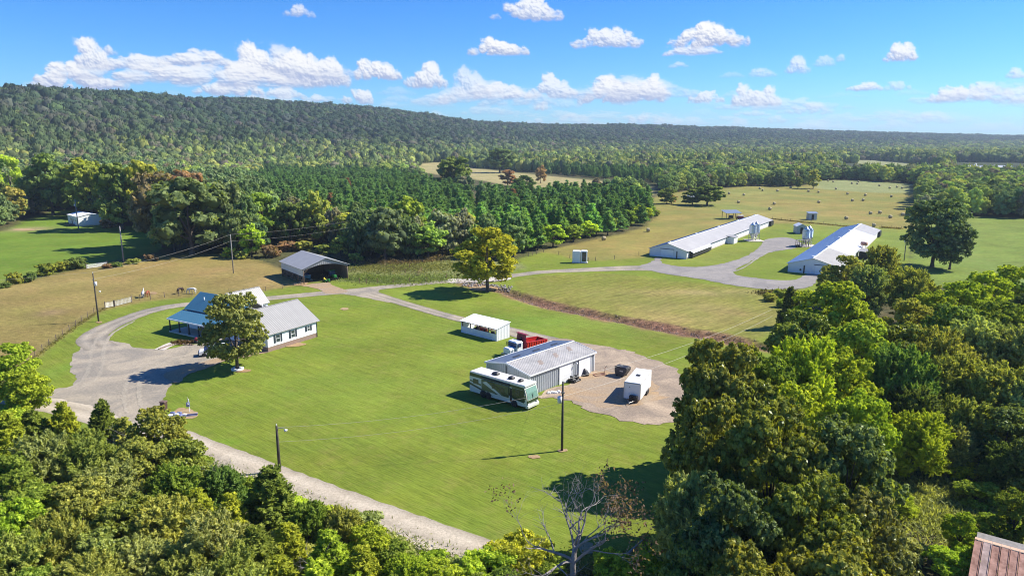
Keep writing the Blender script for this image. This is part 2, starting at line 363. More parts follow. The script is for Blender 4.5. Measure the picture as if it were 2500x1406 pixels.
M['rust'] = mat("rusty_sheet", (0.30, 0.13, 0.085), 0.75, 0.35, 1.6, c2=(0.42, 0.24, 0.18), stretch=(1, 1, 1), bump=0.2)
M['red'] = mat("red_paint", (0.50, 0.02, 0.015), 0.4, 0.12, 2, coat=0.2)
M['darkred'] = mat("maroon_paint", (0.22, 0.012, 0.03), 0.45, 0.15, 2)
M['green_paint'] = mat("tractor_green", (0.02, 0.18, 0.04), 0.4, 0.12, 2, coat=0.2)
M['yellow_paint'] = mat("wheel_yellow", (0.65, 0.5, 0.04), 0.5, 0.1, 3)
M['rock'] = mat("creek_rock", (0.20, 0.135, 0.10), 0.9, 0.35, 1.2, c2=(0.30, 0.22, 0.17), bump=0.5, bscale=6)
M['rock_pale'] = mat("pale_rock", (0.27, 0.25, 0.24), 0.9, 0.25, 1.2, bump=0.5, bscale=6)
M['straw'] = mat("hay", (0.46, 0.38, 0.22), 0.95, 0.25, 5, bump=0.7, bscale=25)
# ------------------------------------------------------------------ terrain
RIDGE = [(-900, 150, 1250), (0, 213, 1450), (130, 214, 1500), (380, 222, 1650), (500, 235, 1750), (640, 240, 1850), (760, 251, 1950), (930, 263, 2100),
         (1080, 284, 2300), (1200, 298, 2500), (1330, 304, 2800), (1600, 306, 3300), (1720, 311, 3600), (2000, 319, 4200), (2250, 326, 4700), (2500, 333, 5200), (3400, 338, 6500)]
_rx = np.array([r[0] for r in RIDGE], float); _ry = np.array([r[1] for r in RIDGE], float); _rd = np.array([r[2] for r in RIDGE], float)
def fbm(x, y, s, o=4, seed=0.0):
    v = 0; a = 1; t = 0
    for k in range(o):
        f = 2**k/s
        v = v + a*(np.sin(x*f*1.7+seed+1.3*k+2.1*np.sin(y*f*1.1+k*2.3+seed)) * np.cos(y*f*1.6-seed*0.7+1.9*np.sin(x*f*0.9+k*1.1)))
        t += a; a *= 0.5
    return v/t
TREE_H = 18.0
def hill(x, y):
    x = np.asarray(x, float); y = np.asarray(y, float)
    d = np.hypot(x, y); yy = np.maximum(y, 1e-3)
    u = np.where(y > 0, 1250 + FPX*x/(yy/CT if False else yy*1.0215), np.where(x > 0, 4000, -1500))
    u = np.clip(u, -900, 3400)
    sk = np.interp(u, _rx, _ry); D = np.interp(u, _rx, _rd)
    bb = -(sk-703.0)/FPX; aa = (u-1250)/FPX
    H = CAM_H + D*(-ST+bb*CT)/np.hypot(aa, CT+bb*ST) - TREE_H
    H = H + 0.06*H*fbm(x, y, 260, 3, 2.0)
    foot = 0.40*D; t = np.clip((d-foot)/(D-foot), 0, 1.0)
    s = t*t*(3-2*t)
    z = H*s
    back = np.clip((d-D)/(0.9*D), 0, 1); z = z*(1-0.55*back*back*(3-2*back))
    z = z + 9*fbm(x, y, 150, 3, 5.0)*np.clip((d-1.15*foot)/(0.5*D), 0, 1)*np.clip((D-d)/(0.25*D)+0.15, 0, 1)
    return np.maximum(z, 0)*(y > -200) if np.ndim(x) else float(max(z, 0)*(y > -200))

CREEK_PX = [(1112, 688), (1150, 694), (1192, 703), (1240, 713), (1290, 731), (1340, 746), (1400, 758), (1460, 769), (1520, 781), (1600, 797), (1680, 811), (1750, 824), (1830, 840), (1900, 852)]
CREEK = np.array([G(*p) for p in CREEK_PX])
def dist_poly(x, y, P):
    x = np.asarray(x, float); best = np.full(x.shape, 1e9)
    for a, b in zip(P[:-1], P[1:]):
        d = b-a; t = np.clip(((x-a[0])*d[0]+(y-a[1])*d[1])/(d @ d), 0, 1)
        best = np.minimum(best, np.hypot(x-a[0]-t*d[0], y-a[1]-t*d[1]))
    return best
def ground_z(x, y):
    x = np.asarray(x, float); y = np.asarray(y, float)
    z = hill(x, y)
    near = (y > 90) & (y < 200) & (x > -30) & (x < 90)
    dc = np.where(near, dist_poly(x, y, CREEK), 99)
    w = 2.3 + 0.5*fbm(x, y, 9, 2, 1)
    return z - 1.0*np.clip(1-(dc/w)**2, 0, 1)*np.clip((175-y)/8.0, 0, 1)

def pip(x, y, P):
    "points inside polygon"
    P = np.asarray(P); ins = np.zeros(x.shape, bool); n = len(P)
    for i in range(n):
        x1, y1 = P[i]; x2, y2 = P[(i+1) % n]
        if y1 == y2: continue
        c = ((y1 > y) != (y2 > y)) & (x < (x2-x1)*(y-y1)/(y2-y1)+x1); ins ^= c
    return ins
def poly(*px): return [G(*p) for p in px]
# open land, outlined on the level ground; later entries win
REG = [
 ('forest_floor', None, (0.075, 0.070, 0.032)),
 ('far_meadow', poly((2055, 391), (2130, 391), (2210, 397), (2295, 407), (2280, 413), (2200, 409), (2100, 401)), (0.25, 0.26, 0.12)),
 ('pale_meadow', poly((1000, 416), (1030, 405), (1080, 402), (1180, 413), (1250, 421), (1400, 436), (1480, 443), (1560, 448), (1600, 458), (1590, 476), (1530, 480), (1420, 470), (1320, 462), (1220, 450), (1150, 436), (1080, 428)), (0.34, 0.29, 0.13)),
 ('hay_field', poly((1270, 650), (1290, 632), (1330, 612), (1440, 588), (1520, 571), (1580, 552), (1606, 520), (1590, 503), (1560, 494), (1620, 474), (1700, 464), (1780, 459), (1840, 455), (1930, 457), (1985, 450), (1990, 441), (2060, 439), (2130, 443), (2228, 450), (2236, 478), (2240, 540), (2224, 600), (2215, 660), (2130, 690), (1900, 712), (1700, 680), (1500, 660)), (0.235, 0.205, 0.052)),
 ('far_hay', poly((1985, 453), (1990, 441), (2060, 439), (2130, 443), (2228, 450), (2232, 472), (2130, 471), (2000, 462)), (0.23, 0.25, 0.10)),
 ('upper_lawn', poly((-900, 760), (-300, 745), (0, 705), (60, 684), (150, 664), (220, 648), (300, 632), (360, 622), (420, 600), (400, 560), (330, 552), (250, 555), (240, 530), (170, 512), (130, 516), (60, 540), (20, 560), (-50, 575), (-300, 600), (-900, 640)), (0.130, 0.205, 0.024)),
 ('horse_pasture', poly((-900, 1000), (-900, 770), (-300, 748), (0, 706), (60, 688), (150, 668), (220, 652), (300, 640), (380, 626), (470, 620), (560, 622), (620, 634), (680, 655), (760, 690), (700, 702), (620, 716), (460, 727), (340, 739), (252, 758), (200, 788), (150, 824), (104, 858), (67, 890), (20, 930), (-200, 1010)), (0.245, 0.190, 0.062)),
 ('weed_patch', poly((760, 690), (840, 668), (900, 650), (960, 640), (1100, 628), (1130, 640), (1285, 640), (1290, 660), (1140, 684), (1100, 684), (950, 694), (860, 700)), (0.185, 0.200, 0.070)),
 ('right_meadow', poly((2222, 660), (2235, 600), (2228, 560), (2260, 532), (2400, 530), (2560, 538), (2900, 560), (3200, 640), (2700, 720), (2500, 700), (2380, 690), (2300, 700), (2215, 710)), (0.155, 0.215, 0.036)),
 ('farm_lawn', poly((20, 930), (67, 890), (104, 858), (150, 824), (200, 788), (252, 758), (340, 739), (460, 727), (620, 716), (700, 700), (760, 690), (800, 684), (850, 688), (950, 692), (1100, 682), (1290, 655), (1262, 636), (1300, 620), (1340, 616), (1400, 632), (1460, 638), (1560, 630), (1760, 560), (1900, 545), (2220, 560), (2222, 640), (2200, 700), (2030, 720), (1960, 760), (1890, 850), (1950, 940), (1980, 1100), (1760, 1180), (1720, 1300), (1800, 1500), (1500, 1560), (1250, 1480), (1100, 1420), (900, 1310), (700, 1240), (480, 1150), (300, 1080), (0, 1010), (-100, 990)), (0.166, 0.213, 0.027)),
 ('mown_field', poly((1258, 688), (1300, 676), (1400, 669), (1520, 669), (1640, 684), (1800, 703), (1900, 712), (1960, 740), (1900, 800), (1850, 835), (1780, 822), (1650, 800), (1500, 770), (1400, 748), (1310, 730), (1262, 706)), (0.19, 0.195, 0.034)),
 ('creek_bed', 'creek', (0.24, 0.135, 0.08)),
]
# broad, soft tints: (px, py, half width px, half height px, colour, strength)
TINT = [(1500, 600, 260, 22, (0.354, 0.236, 0.078), .55), (1660, 545, 120, 16, (0.319, 0.236, 0.078), .5), (1950, 520, 260, 30, (0.342, 0.236, 0.084), .6), (1800, 470, 140, 12, (0.236, 0.260, 0.067), .6),
 (1780, 505, 90, 16, (0.177, 0.260, 0.056), .7), (1690, 765, 200, 42, (0.354, 0.248, 0.112), .75), (1720, 715, 180, 10, (0.389, 0.260, 0.146), .55), (1450, 720, 150, 25, (0.236, 0.218, 0.062), .6),
 (120, 690, 160, 22, (0.389, 0.283, 0.112), .55), (400, 660, 200, 22, (0.354, 0.236, 0.090), .6), (60, 770, 90, 40, (0.236, 0.212, 0.056), .6), (110, 765, 40, 14, (0.142, 0.100, 0.050), .6), (130, 762, 30, 8, (0.425, 0.307, 0.157), .5),
 (560, 650, 60, 10, (0.378, 0.248, 0.112), .5), (640, 690, 60, 14, (0.389, 0.260, 0.112), .7), (1000, 660, 100, 12, (0.260, 0.271, 0.112), .5), (900, 655, 40, 8, (0.307, 0.201, 0.101), .6),
 (2310, 620, 100, 70, (0.177, 0.248, 0.056), .5), (2100, 560, 60, 60, (0.177, 0.224, 0.050), .7), (1960, 575, 80, 18, (0.159, 0.236, 0.039), .7), (1720, 625, 110, 18, (0.189, 0.212, 0.050), .6),
 (1180, 1060, 90, 14, (0.142, 0.236, 0.028), .7), (720, 960, 60, 12, (0.142, 0.236, 0.028), .5), (900, 960, 300, 60, (0.195, 0.266, 0.039), .5), (560, 1080, 40, 10, (0.118, 0.260, 0.022), .6),
 (860, 745, 90, 10, (0.130, 0.224, 0.025), .7), (1060, 720, 110, 12, (0.130, 0.236, 0.028), .6), (1100, 800, 60, 25, (0.183, 0.236, 0.039), .6), (1300, 790, 200, 22, (0.147, 0.248, 0.034), .6), (150, 900, 30, 50, (0.118, 0.224, 0.025), .6),
 (2180, 690, 60, 14, (0.118, 0.189, 0.039), .6), (2340, 1240, 110, 30, (0.319, 0.354, 0.134), .9), (2300, 1170, 90, 20, (0.236, 0.177, 0.101), .8), (1000, 1330, 300, 40, (0.118, 0.130, 0.045), .5), (1500, 1380, 120, 24, (0.201, 0.201, 0.067), .6),
 (60, 560, 60, 6, (0.425, 0.330, 0.190), .9), (440, 840, 40, 10, (0.142, 0.236, 0.034), .5)]

def make_ground():
    na, nrad = 460, 640
    ang = np.linspace(R(-68), R(68), na)
    rad = np.geomspace(30, 9000, nrad)
    A, D = np.meshgrid(ang, rad)
    X = D*np.sin(A); Y = D*np.cos(A); Z = ground_z(X, Y)
    jx = 0.5*fbm(X, Y, 1.3, 3, 3) + D*0.002*fbm(X, Y, 14, 3, 8); jy = 0.5*fbm(X, Y, 1.1, 3, 9) + D*0.002*fbm(X, Y, 12, 3, 4)
    Xq, Yq = X+jx, Y+jy
    cls = np.zeros(X.shape, int); colr = np.empty(X.shape+(3,)); colr[:] = REG[0][2]
    for i, (n, P, c) in enumerate(REG):
        if P is None: continue
        if P == 'creek': m = (dist_poly(X, Y, CREEK) < 3.1 + 1.1*fbm(X, Y, 5, 2, 6)) & (Y < 178)
        else: m = pip(Xq, Yq, P)
        cls[m] = i; colr[m] = c
    far = D > 900; colr[far & (cls == 0)] = (0.030, 0.042, 0.018)
    for px, py, hw, hh, c, s in TINT:
        gx, gy = G(px, py); ex = abs(G(px+hw, py)[0]-gx); ey = abs(G(px, py-hh)[1]-G(px, py+hh)[1])/2
        q = ((Xq-gx)/ex)**2 + ((Yq-gy)/ey)**2
        w = s*np.exp(-q*1.2)*(0.8+0.5*fbm(X, Y, ex*0.35+2, 3, px*0.1)); w = np.clip(w, 0, 1)*(cls > 0 if py < 1100 else 1)
        w = np.where(REG_CREEK == cls, 0, w)
        colr = colr*(1-w[..., None]) + np.array(c)*w[..., None]
    for _ in range(1):
        c2 = colr.copy(); c2[1:-1, 1:-1] = (colr[1:-1, 1:-1]*2+colr[:-2, 1:-1]+colr[2:, 1:-1]+colr[1:-1, :-2]+colr[1:-1, 2:])/6; colr = c2
    idx = np.arange(na*nrad).reshape(nrad, na)
    F = np.stack([idx[:-1, :-1], idx[:-1, 1:], idx[1:, 1:], idx[1:, :-1]], -1).reshape(-1, 4)
    F = F[:, ::-1]
    fc = cls[:-1, :-1].ravel(); V = np.stack([X, Y, Z], -1).reshape(-1, 3); C = colr.reshape(-1, 3)
    for i, (n, P, c) in enumerate(REG):
        sel = F[fc == i]
        if not len(sel): continue
        u, inv = np.unique(sel, return_inverse=True)
        me = mesh_np(n, V[u], inv.reshape(-1, 4), ground_material(n), smooth=True, vcol=C[u])
        tag(link(n, me), kind='structure')
    # the rest of the land, beside and behind the camera
    b = MB(); r0 = 30
    k = 40; pts = [(9000*math.sin(a), 9000*math.cos(a)) for a in np.linspace(R(68), R(292), k)]
    inn = [(30*math.sin(a), 30*math.cos(a)) for a in np.linspace(R(68), R(292), k)]
    for i in range(k-1): b.quad((*inn[i], 0), (*pts[i], 0), (*pts[i+1], 0), (*inn[i+1], 0))
    a2 = np.linspace(R(-68), R(68), 30)
    b.add([(30*math.sin(a), 30*math.cos(a), 0) for a in a2[::-1]] + [(i[0], i[1], 0) for i in inn[::-1]][1:-1], [tuple(range(30+k-2))[::-1]])
    me = b.mesh("ground", M['ground_plain']); bm = bmesh.new(); bm.from_mesh(me); bmesh.ops.recalc_face_normals(bm, faces=bm.faces); bm.to_mesh(me); bm.free()
    tag(link("ground", me), kind='structure')
REG_CREEK = [i for i, r in enumerate(REG) if r[0] == 'creek_bed'][0]

_gm = {}
def ground_material(kind):
    "colour attribute of the land times grass grain: mowing streaks, clumps, dry tips"
    if kind in _gm: return _gm[kind]
    m, nt, N, L, p = new_mat(kind + "_turf"); _gm[kind] = m
    tc = N.new("ShaderNodeNewGeometry"); at = N.new("ShaderNodeAttribute"); at.attribute_name = "tint"
    mp = N.new("ShaderNodeMapping"); L.new(tc.outputs['Position'], mp.inputs[0])
    rot, sc = {'farm_lawn': (R(38), (0.12, 1.0, 1)), 'upper_lawn': (R(-55), (0.15, 1, 1)), 'hay_field': (R(20), (0.12, 1, 1)), 'far_hay': (R(20), (0.12, 1, 1)), 'mown_field': (R(-40), (0.12, 1, 1)),
               'right_meadow': (R(5), (0.2, 1, 1)), 'pale_meadow': (R(0), (0.2, 1, 1))}.get(kind, (R(15), (0.6, 1, 1)))
    mp.inputs['Rotation'].default_value = (0, 0, rot)
    mp2 = N.new("ShaderNodeMapping"); L.new(mp.outputs[0], mp2.inputs[0]); mp2.inputs['Scale'].default_value = sc
    def nz(scale, det, src, rough=0.6):
        n = N.new("ShaderNodeTexNoise"); n.inputs['Scale'].default_value = scale; n.inputs['Detail'].default_value = det; n.inputs['Roughness'].default_value = rough
        L.new(src, n.inputs['Vector']); return n.outputs[0]
    def rng_(s, a, b, lo=0.25, hi=0.75):
        r_ = N.new("ShaderNodeMapRange"); r_.inputs[1].default_value = lo; r_.inputs[2].default_value = hi; r_.inputs[3].default_value = a; r_.inputs[4].default_value = b
        L.new(s, r_.inputs[0]); return r_.outputs[0]
    def mul(a, b):
        x = N.new("ShaderNodeMath"); x.operation = 'MULTIPLY'; L.new(a, x.inputs[0]); L.new(b, x.inputs[1]); return x.outputs[0]
    streak = nz(1.1, 5, mp2.outputs[0]); clump = nz(0.9, 6, tc.outputs['Position'], 0.7); broad = nz(0.06, 6, tc.outputs['Position'], .65); fine = nz(5.0, 4, mp2.outputs[0], 0.7)
    k = {'farm_lawn': .20, 'upper_lawn': .18, 'hay_field': .28, 'creek_bed': .7, 'weed_patch': .6, 'forest_floor': .6, 'pale_meadow': .4, 'mown_field': .42, 'horse_pasture': .30}.get(kind, .3)
    v = mul(mul(rng_(streak, 1-k, 1+k), rng_(clump, 1-k*.8, 1+k*.8)), mul(rng_(broad, 0.74, 1.26), rng_(fine, 1-k*.8, 1+k*.8)))
    hs = N.new("ShaderNodeHueSaturation"); L.new(at.outputs['Color'], hs.inputs['Color']); L.new(v, hs.inputs['Value'])
    L.new(rng_(nz(0.11, 5, tc.outputs['Position']), 0.486, 0.512), hs.inputs['Hue'])
    mx = N.new("ShaderNodeMix"); mx.data_type = 'RGBA'
    dry = nz(0.35, 6, tc.outputs['Position'], 0.75); L.new(rng_(dry, 0.0, 0.45 if kind in ('hay_field', 'horse_pasture', 'mown_field') else 0.26, 0.50, 0.75), mx.inputs[0])
    L.new(hs.outputs[0], mx.inputs[6]); mx.inputs[7].default_value = (0.36, 0.25, 0.11, 1)
    my = N.new("ShaderNodeMix"); my.data_type = 'RGBA'; big = nz(0.028, 5, tc.outputs['Position'], .62)
    L.new(rng_(big, 0.0, {'hay_field': .75, 'horse_pasture': .6, 'mown_field': .5, 'farm_lawn': .30, 'upper_lawn': .3}.get(kind, .25), 0.44, 0.66), my.inputs[0]); L.new(mx.outputs[2], my.inputs[6]); my.inputs[7].default_value = {'hay_field': (0.165, 0.19, 0.045, 1), 'horse_pasture': (0.18, 0.175, 0.04, 1), 'mown_field': (0.135, 0.18, 0.03, 1), 'farm_lawn': (0.135, 0.205, 0.018, 1)}.get(kind, (0.11, 0.16, 0.03, 1))
    L.new(my.outputs[2], p.inputs['Base Color']); p.inputs['Roughness'].default_value = 0.95; p.inputs['Specular IOR Level'].default_value = 0.1
    bp = N.new("ShaderNodeBump"); bp.inputs['Strength'].default_value = 0.5; bp.inputs['Distance'].default_value = 0.35 if kind != 'creek_bed' else 0.8
    ad = N.new("ShaderNodeMath"); ad.operation = 'ADD'; L.new(streak, ad.inputs[0]); L.new(fine, ad.inputs[1])
    L.new(ad.outputs[0], bp.inputs['Height']); L.new(bp.outputs[0], p.inputs['Normal'])
    return m
M['ground_plain'] = mat("far_ground", (0.085, 0.09, 0.04), 0.95, 0.3, 0.02)
make_ground()

# ------------------------------------------------------------------ roads and gravel
def gravel_mat(name, c, c2, streak=0.3):
    m, nt, N, L, p = new_mat(name)
    tc = N.new("ShaderNodeNewGeometry")
    def nz(scale, det, rough=0.6):
        n = N.new("ShaderNodeTexNoise"); n.inputs['Scale'].default_value = scale; n.inputs['Detail'].default_value = det; n.inputs['Roughness'].default_value = rough
        L.new(tc.outputs['Position'], n.inputs['Vector']); return n.outputs[0]
    mx = N.new("ShaderNodeMix"); mx.data_type = 'RGBA'; rp = N.new("ShaderNodeMapRange"); rp.inputs[1].default_value = 0.40; rp.inputs[2].default_value = 0.62
    n0 = N.new("ShaderNodeTexNoise"); n0.inputs['Scale'].default_value = 0.14; n0.inputs['Detail'].default_value = 7; n0.inputs['Distortion'].default_value = 1.2; n0.inputs['Roughness'].default_value = 0.62
    L.new(tc.outputs['Position'], n0.inputs['Vector'])
    L.new(n0.outputs[0], rp.inputs[0]); L.new(rp.outputs[0], mx.inputs[0]); mx.inputs[6].default_value = (*c, 1); mx.inputs[7].default_value = (*c2, 1)
    hs = N.new("ShaderNodeHueSaturation"); L.new(mx.outputs[2], hs.inputs['Color'])
    mr = N.new("ShaderNodeMapRange"); mr.inputs[1].default_value = 0.3; mr.inputs[2].default_value = 0.7; mr.inputs[3].default_value = 0.62; mr.inputs[4].default_value = 1.32
    L.new(nz(3.2, 8, 0.8), mr.inputs[0]); L.new(mr.outputs[0], hs.inputs['Value'])
    ta = N.new("ShaderNodeAttribute"); ta.attribute_name = "track"; tm = N.new("ShaderNodeMath"); tm.operation = 'MULTIPLY_ADD'; tm.inputs[1].default_value = .9; tm.inputs[2].default_value = 1.0; L.new(ta.outputs['Fac'], tm.inputs[0])
    h2 = N.new("ShaderNodeHueSaturation"); L.new(hs.outputs[0], h2.inputs['Color']); L.new(tm.outputs[0], h2.inputs['Value'])
    L.new(h2.outputs[0], p.inputs['Base Color']); p.inputs['Roughness'].default_value = 0.92; p.inputs['Specular IOR Level'].default_value = 0.15
    bp = N.new("ShaderNodeBump"); bp.inputs['Strength'].default_value = 0.5; bp.inputs['Distance'].default_value = 0.12
    L.new(nz(6, 5, 0.8), bp.inputs['Height']); L.new(bp.outputs[0], p.inputs['Normal'])
    return m
M['gravel'] = gravel_mat("grey_gravel", (0.255, 0.228, 0.188), (0.385, 0.328, 0.248))
M['gravel_blue'] = gravel_mat("blue_grey_gravel", (0.235, 0.218, 0.205), (0.30, 0.275, 0.25))
M['road'] = gravel_mat("pale_chip_road", (0.44, 0.375, 0.285), (0.52, 0.455, 0.355))
M['dirt'] = gravel_mat("packed_tan_dirt", (0.37, 0.26, 0.155), (0.33, 0.26, 0.19))
M['dirt_red'] = gravel_mat("bare_red_dirt", (0.34, 0.225, 0.115), (0.40, 0.29, 0.165))
M['grime'] = gravel_mat("grey_brown_yard", (0.27, 0.215, 0.165), (0.43, 0.335, 0.24))

def spline(P, n=8, closed=False):
    P = [Vector((p[0], p[1])) for p in P]; out = []; m = len(P)
    for i in range(m if closed else m-1):
        if closed: a, b, c, d = P[i-1], P[i], P[(i+1) % m], P[(i+2) % m]
        else: a, b, c, d = P[max(i-1, 0)], P[i], P[i+1], P[min(i+2, m-1)]
        for k in range(n):
            t = k/n; out.append(0.5*((2*b) + (c-a)*t + (2*a-5*b+4*c-d)*t*t + (3*b-a-3*c+d)*t*t*t))
    if not closed: out.append(P[-1])
    return out
def sheet(name, pxs, z, m, rag=0.6, smooth=True, n=6):
    P = [G(*p) for p in pxs]
    P = spline(P, n, True) if smooth else [Vector(p) for p in P]
    Q = []
    for i, p in enumerate(P):
        q = P[(i+1) % len(P)]; k = max(1, min(30, int((q-p).length/0.7)))
        for j in range(k):
            r_ = p.lerp(q, j/k); w = mnoise.noise_vector(Vector((r_.x*0.35, r_.y*0.35, 3.1)))*rag + mnoise.noise_vector(Vector((r_.x*1.3, r_.y*1.3, 7.7)))*rag*0.7
            Q.append((r_.x+w.x, r_.y+w.y))
    bm = bmesh.new(); vs = [bm.verts.new((x, y, z)) for x, y in Q]; f = bm.faces.new(vs)
    bmesh.ops.triangulate(bm, faces=[f]); bmesh.ops.recalc_face_normals(bm, faces=bm.faces)
    if sum(f.normal.z for f in bm.faces) < 0: bmesh.ops.reverse_faces(bm, faces=bm.faces)
    me = bpy.data.meshes.new(name); bm.to_mesh(me); bm.free(); me.materials.append(m)
    return tag(link(name, me), kind='structure')
def ribbon(name, cl, w, z, m, rag=0.25):
    C = spline([G(*p) for p in cl], 10); W = np.interp(np.linspace(0, 1, len(C)), np.linspace(0, 1, len(w)), w) if hasattr(w, '__len__') else [w]*len(C)
    D = [C[0]]; WW = [W[0]]
    for i in range(len(C)-1):
        k = max(1, int((C[i+1]-C[i]).length/1.2))
        for j in range(1, k+1): D.append(C[i].lerp(C[i+1], j/k)); WW.append(W[i]+(W[i+1]-W[i])*j/k)
    vs = []; fs = []; SS = (-1, -.8, -.5, -.2, 0, .2, .5, .8, 1); TV = (-.30, -.12, .14, -.05, -.22, -.05, .14, -.12, -.30)
    for i, p in enumerate(D):
        d = (D[min(i+1, len(D)-1)]-D[max(i-1, 0)]).normalized(); nrm = Vector((-d.y, d.x))
        for s in SS:
            e = rag*mnoise.noise(Vector((p.x*0.7, p.y*0.7, s*9))) if abs(s) == 1 else 0
            q = p + nrm*s*(WW[i]/2+e); vs.append((q.x, q.y, z))
        if i:
            for k in range(8): a = (i-1)*9+k; fs.append((a, a+9, a+10, a+1))
    me = mesh_np(name, vs, [f[::-1] for f in fs], m)
    at = me.attributes.new('track', 'FLOAT', 'POINT'); at.data.foreach_set('value', [TV[q % 9] for q in range(len(vs))])
    if me.polygons[0].normal.z < 0: me.flip_normals()
    return tag(link(name, me), kind='structure')

ribbon("country_road", [(-500, 935), (-200, 950), (40, 968), (200, 1000), (340, 1042), (480, 1098), (620, 1152), (800, 1222), (960, 1282), (1100, 1332), (1230, 1378), (1420, 1450), (1700, 1560)], 5.5, 0.012, M['road'])
sheet("gravel_yard", [(176, 900), (178, 872), (205, 845), (260, 832), (300, 838), (345, 850), (400, 853), (460, 842), (540, 835), (590, 838), (605, 858), (560, 876), (520, 890), (470, 905), (430, 925), (405, 955), (400, 990), (385, 1015), (360, 1040), (300, 1020), (200, 985), (100, 968), (120, 952), (170, 946), (182, 920)], 0.020, M['gravel'])
ribbon("gravel_driveway", [(250, 850), (225, 830), (245, 808), (300, 782), (370, 758), (450, 744), (560, 738), (660, 728), (780, 717), (870, 709), (960, 699), (1080, 688), (1180, 683), (1260, 672), (1330, 664), (1430, 659), (1540, 655), (1640, 657), (1740, 668)], [5, 5.2, 5, 4.4, 4.2, 4.2, 4.2, 4.3, 4.6, 5, 4.4, 4, 4, 4, 4, 4.4, 6, 8, 9, 9], 0.028, M['gravel'])
sheet("gravel_apron", [(820, 715), (870, 706), (930, 699), (985, 697), (925, 709), (950, 728), (990, 742), (930, 735), (880, 724)], 0.034, M['gravel'])
ribbon("branch_driveway", [(905, 716), (950, 730), (1010, 748), (1080, 768), (1160, 788), (1230, 804), (1290, 820), (1350, 834), (1430, 850)], [4, 3.4, 3.2, 3.2, 3.4, 4.2, 5, 5, 5], 0.040, M['gravel'])
sheet("shop_yard", [(1330, 830), (1400, 832), (1470, 846), (1540, 862), (1620, 885), (1680, 925), (1700, 980), (1680, 1015), (1600, 1036), (1500, 1020), (1420, 995), (1360, 972), (1310, 975), (1305, 960), (1380, 935), (1440, 905), (1420, 860)], 0.046, M['grime'], rag=1.3)
sheet("tan_dirt_pad", [(1370, 958), (1400, 926), (1455, 905), (1520, 915), (1590, 935), (1610, 965), (1560, 990), (1500, 998), (1430, 985), (1390, 975)], 0.052, M['dirt'], rag=1.8)
sheet("poultry_yard", [(1560, 652), (1590, 640), (1600, 630), (1612, 630), (1622, 645), (1700, 652), (1780, 640), (1835, 618), (1860, 597), (1870, 585), (1920, 580), (1955, 592), (1940, 606), (1880, 617), (1820, 645), (1795, 660), (1800, 672), (1880, 683), (1940, 683), (1975, 668), (1998, 672), (1990, 690), (1960, 705), (1880, 707), (1790, 697), (1700, 680), (1620, 668)], 0.056, M['gravel_blue'], rag=0.5)
sheet("barn_track", [(738, 697), (800, 690), (812, 697), (850, 712), (800, 717), (775, 705)], 0.050, M['dirt'], rag=0.3)
sheet("concrete_bridge", [(1095, 682), (1150, 680), (1235, 676), (1240, 684), (1150, 690), (1100, 691)], 0.062, M['concrete'], rag=0.1)
sheet("red_dirt_drive", [(430, 935), (400, 915), (440, 898), (520, 878), (600, 860), (660, 850), (650, 862), (560, 880), (500, 900), (460, 915)], 0.060, M['dirt'], rag=0.5)
ribbon("front_walk", [(388, 855), (425, 838), (470, 832), (520, 828)], 2.0, 0.066, M['concrete'], rag=0.08)
for k, (x, y, w, h) in enumerate([(1372, 1101, 13, 5), (1303, 1115, 15, 6), (1428, 1340, 16, 18), (455, 1010, 35, 14), (590, 905, 22, 4), (842, 754, 12, 3), (60, 561, 28, 3), (241, 787, 8, 3), (700, 842, 46, 7), (375, 716, 12, 3), (735, 693, 20, 5), (1180, 705, 40, 6)]):
    pts = [(x+w*math.cos(a)*(0.8+0.3*rng.random()), y+h*math.sin(a)*(0.8+0.3*rng.random())) for a in np.linspace(0, 2*math.pi, 10)[:-1]]
    sheet("dirt_patch", pts, 0.054+0.001*k, M['dirt_red'], rag=0.45)

M['track'] = gravel_mat("worn_wheel_gravel", (0.30, 0.268, 0.215), (0.395, 0.34, 0.262))
M['track_dark'] = gravel_mat("damp_wheel_gravel", (0.255, 0.235, 0.21), (0.33, 0.30, 0.265))
def tracks(px, m, z, w=.5, gap=1.7, rag=.16):
    C = [Vector(G(*p)) for p in px]
    for s in (-1, 1):
        Q = []
        for i, p in enumerate(C):
            d = (C[min(i+1, len(C)-1)]-C[max(i-1, 0)]).normalized(); Q.append(p+Vector((-d.y, d.x))*s*gap/2)
        C2 = spline([(q.x, q.y) for q in Q], 10); vs = []; fs = []
        for i, p in enumerate(C2):
            d = (C2[min(i+1, len(C2)-1)]-C2[max(i-1, 0)]).normalized(); nn = Vector((-d.y, d.x)); t = i/(len(C2)-1); ww = w*(.25+.75*math.sin(math.pi*t)**.4)
            for k in (-1, 1): q = p+nn*k*(ww/2+rag*mnoise.noise(Vector((p.x*.9, p.y*.9, k*5)))); vs.append((q.x, q.y, z))
            if i: a = (i-1)*2; fs.append((a, a+1, a+3, a+2))
        me = mesh_np("wheel_track", vs, fs, m)
        if me.polygons[0].normal.z < 0: me.flip_normals()
        tag(link("wheel_track", me), kind='structure')
tracks([(150, 960), (215, 930), (235, 890), (240, 850), (262, 815), (320, 782)], M['track'], .040, .6, 1.9, .35)
tracks([(330, 1005), (320, 960), (340, 915), (400, 880), (470, 862)], M['track'], .044, .7, 1.9, .4)
tracks([(1600, 660), (1700, 672), (1800, 682), (1900, 692), (1965, 688)], M['track_dark'], .060, .6, 2.0, .4)
tracks([(1700, 668), (1790, 660), (1850, 625), (1900, 600)], M['track_dark'], .064, .6, 2.0, .4)
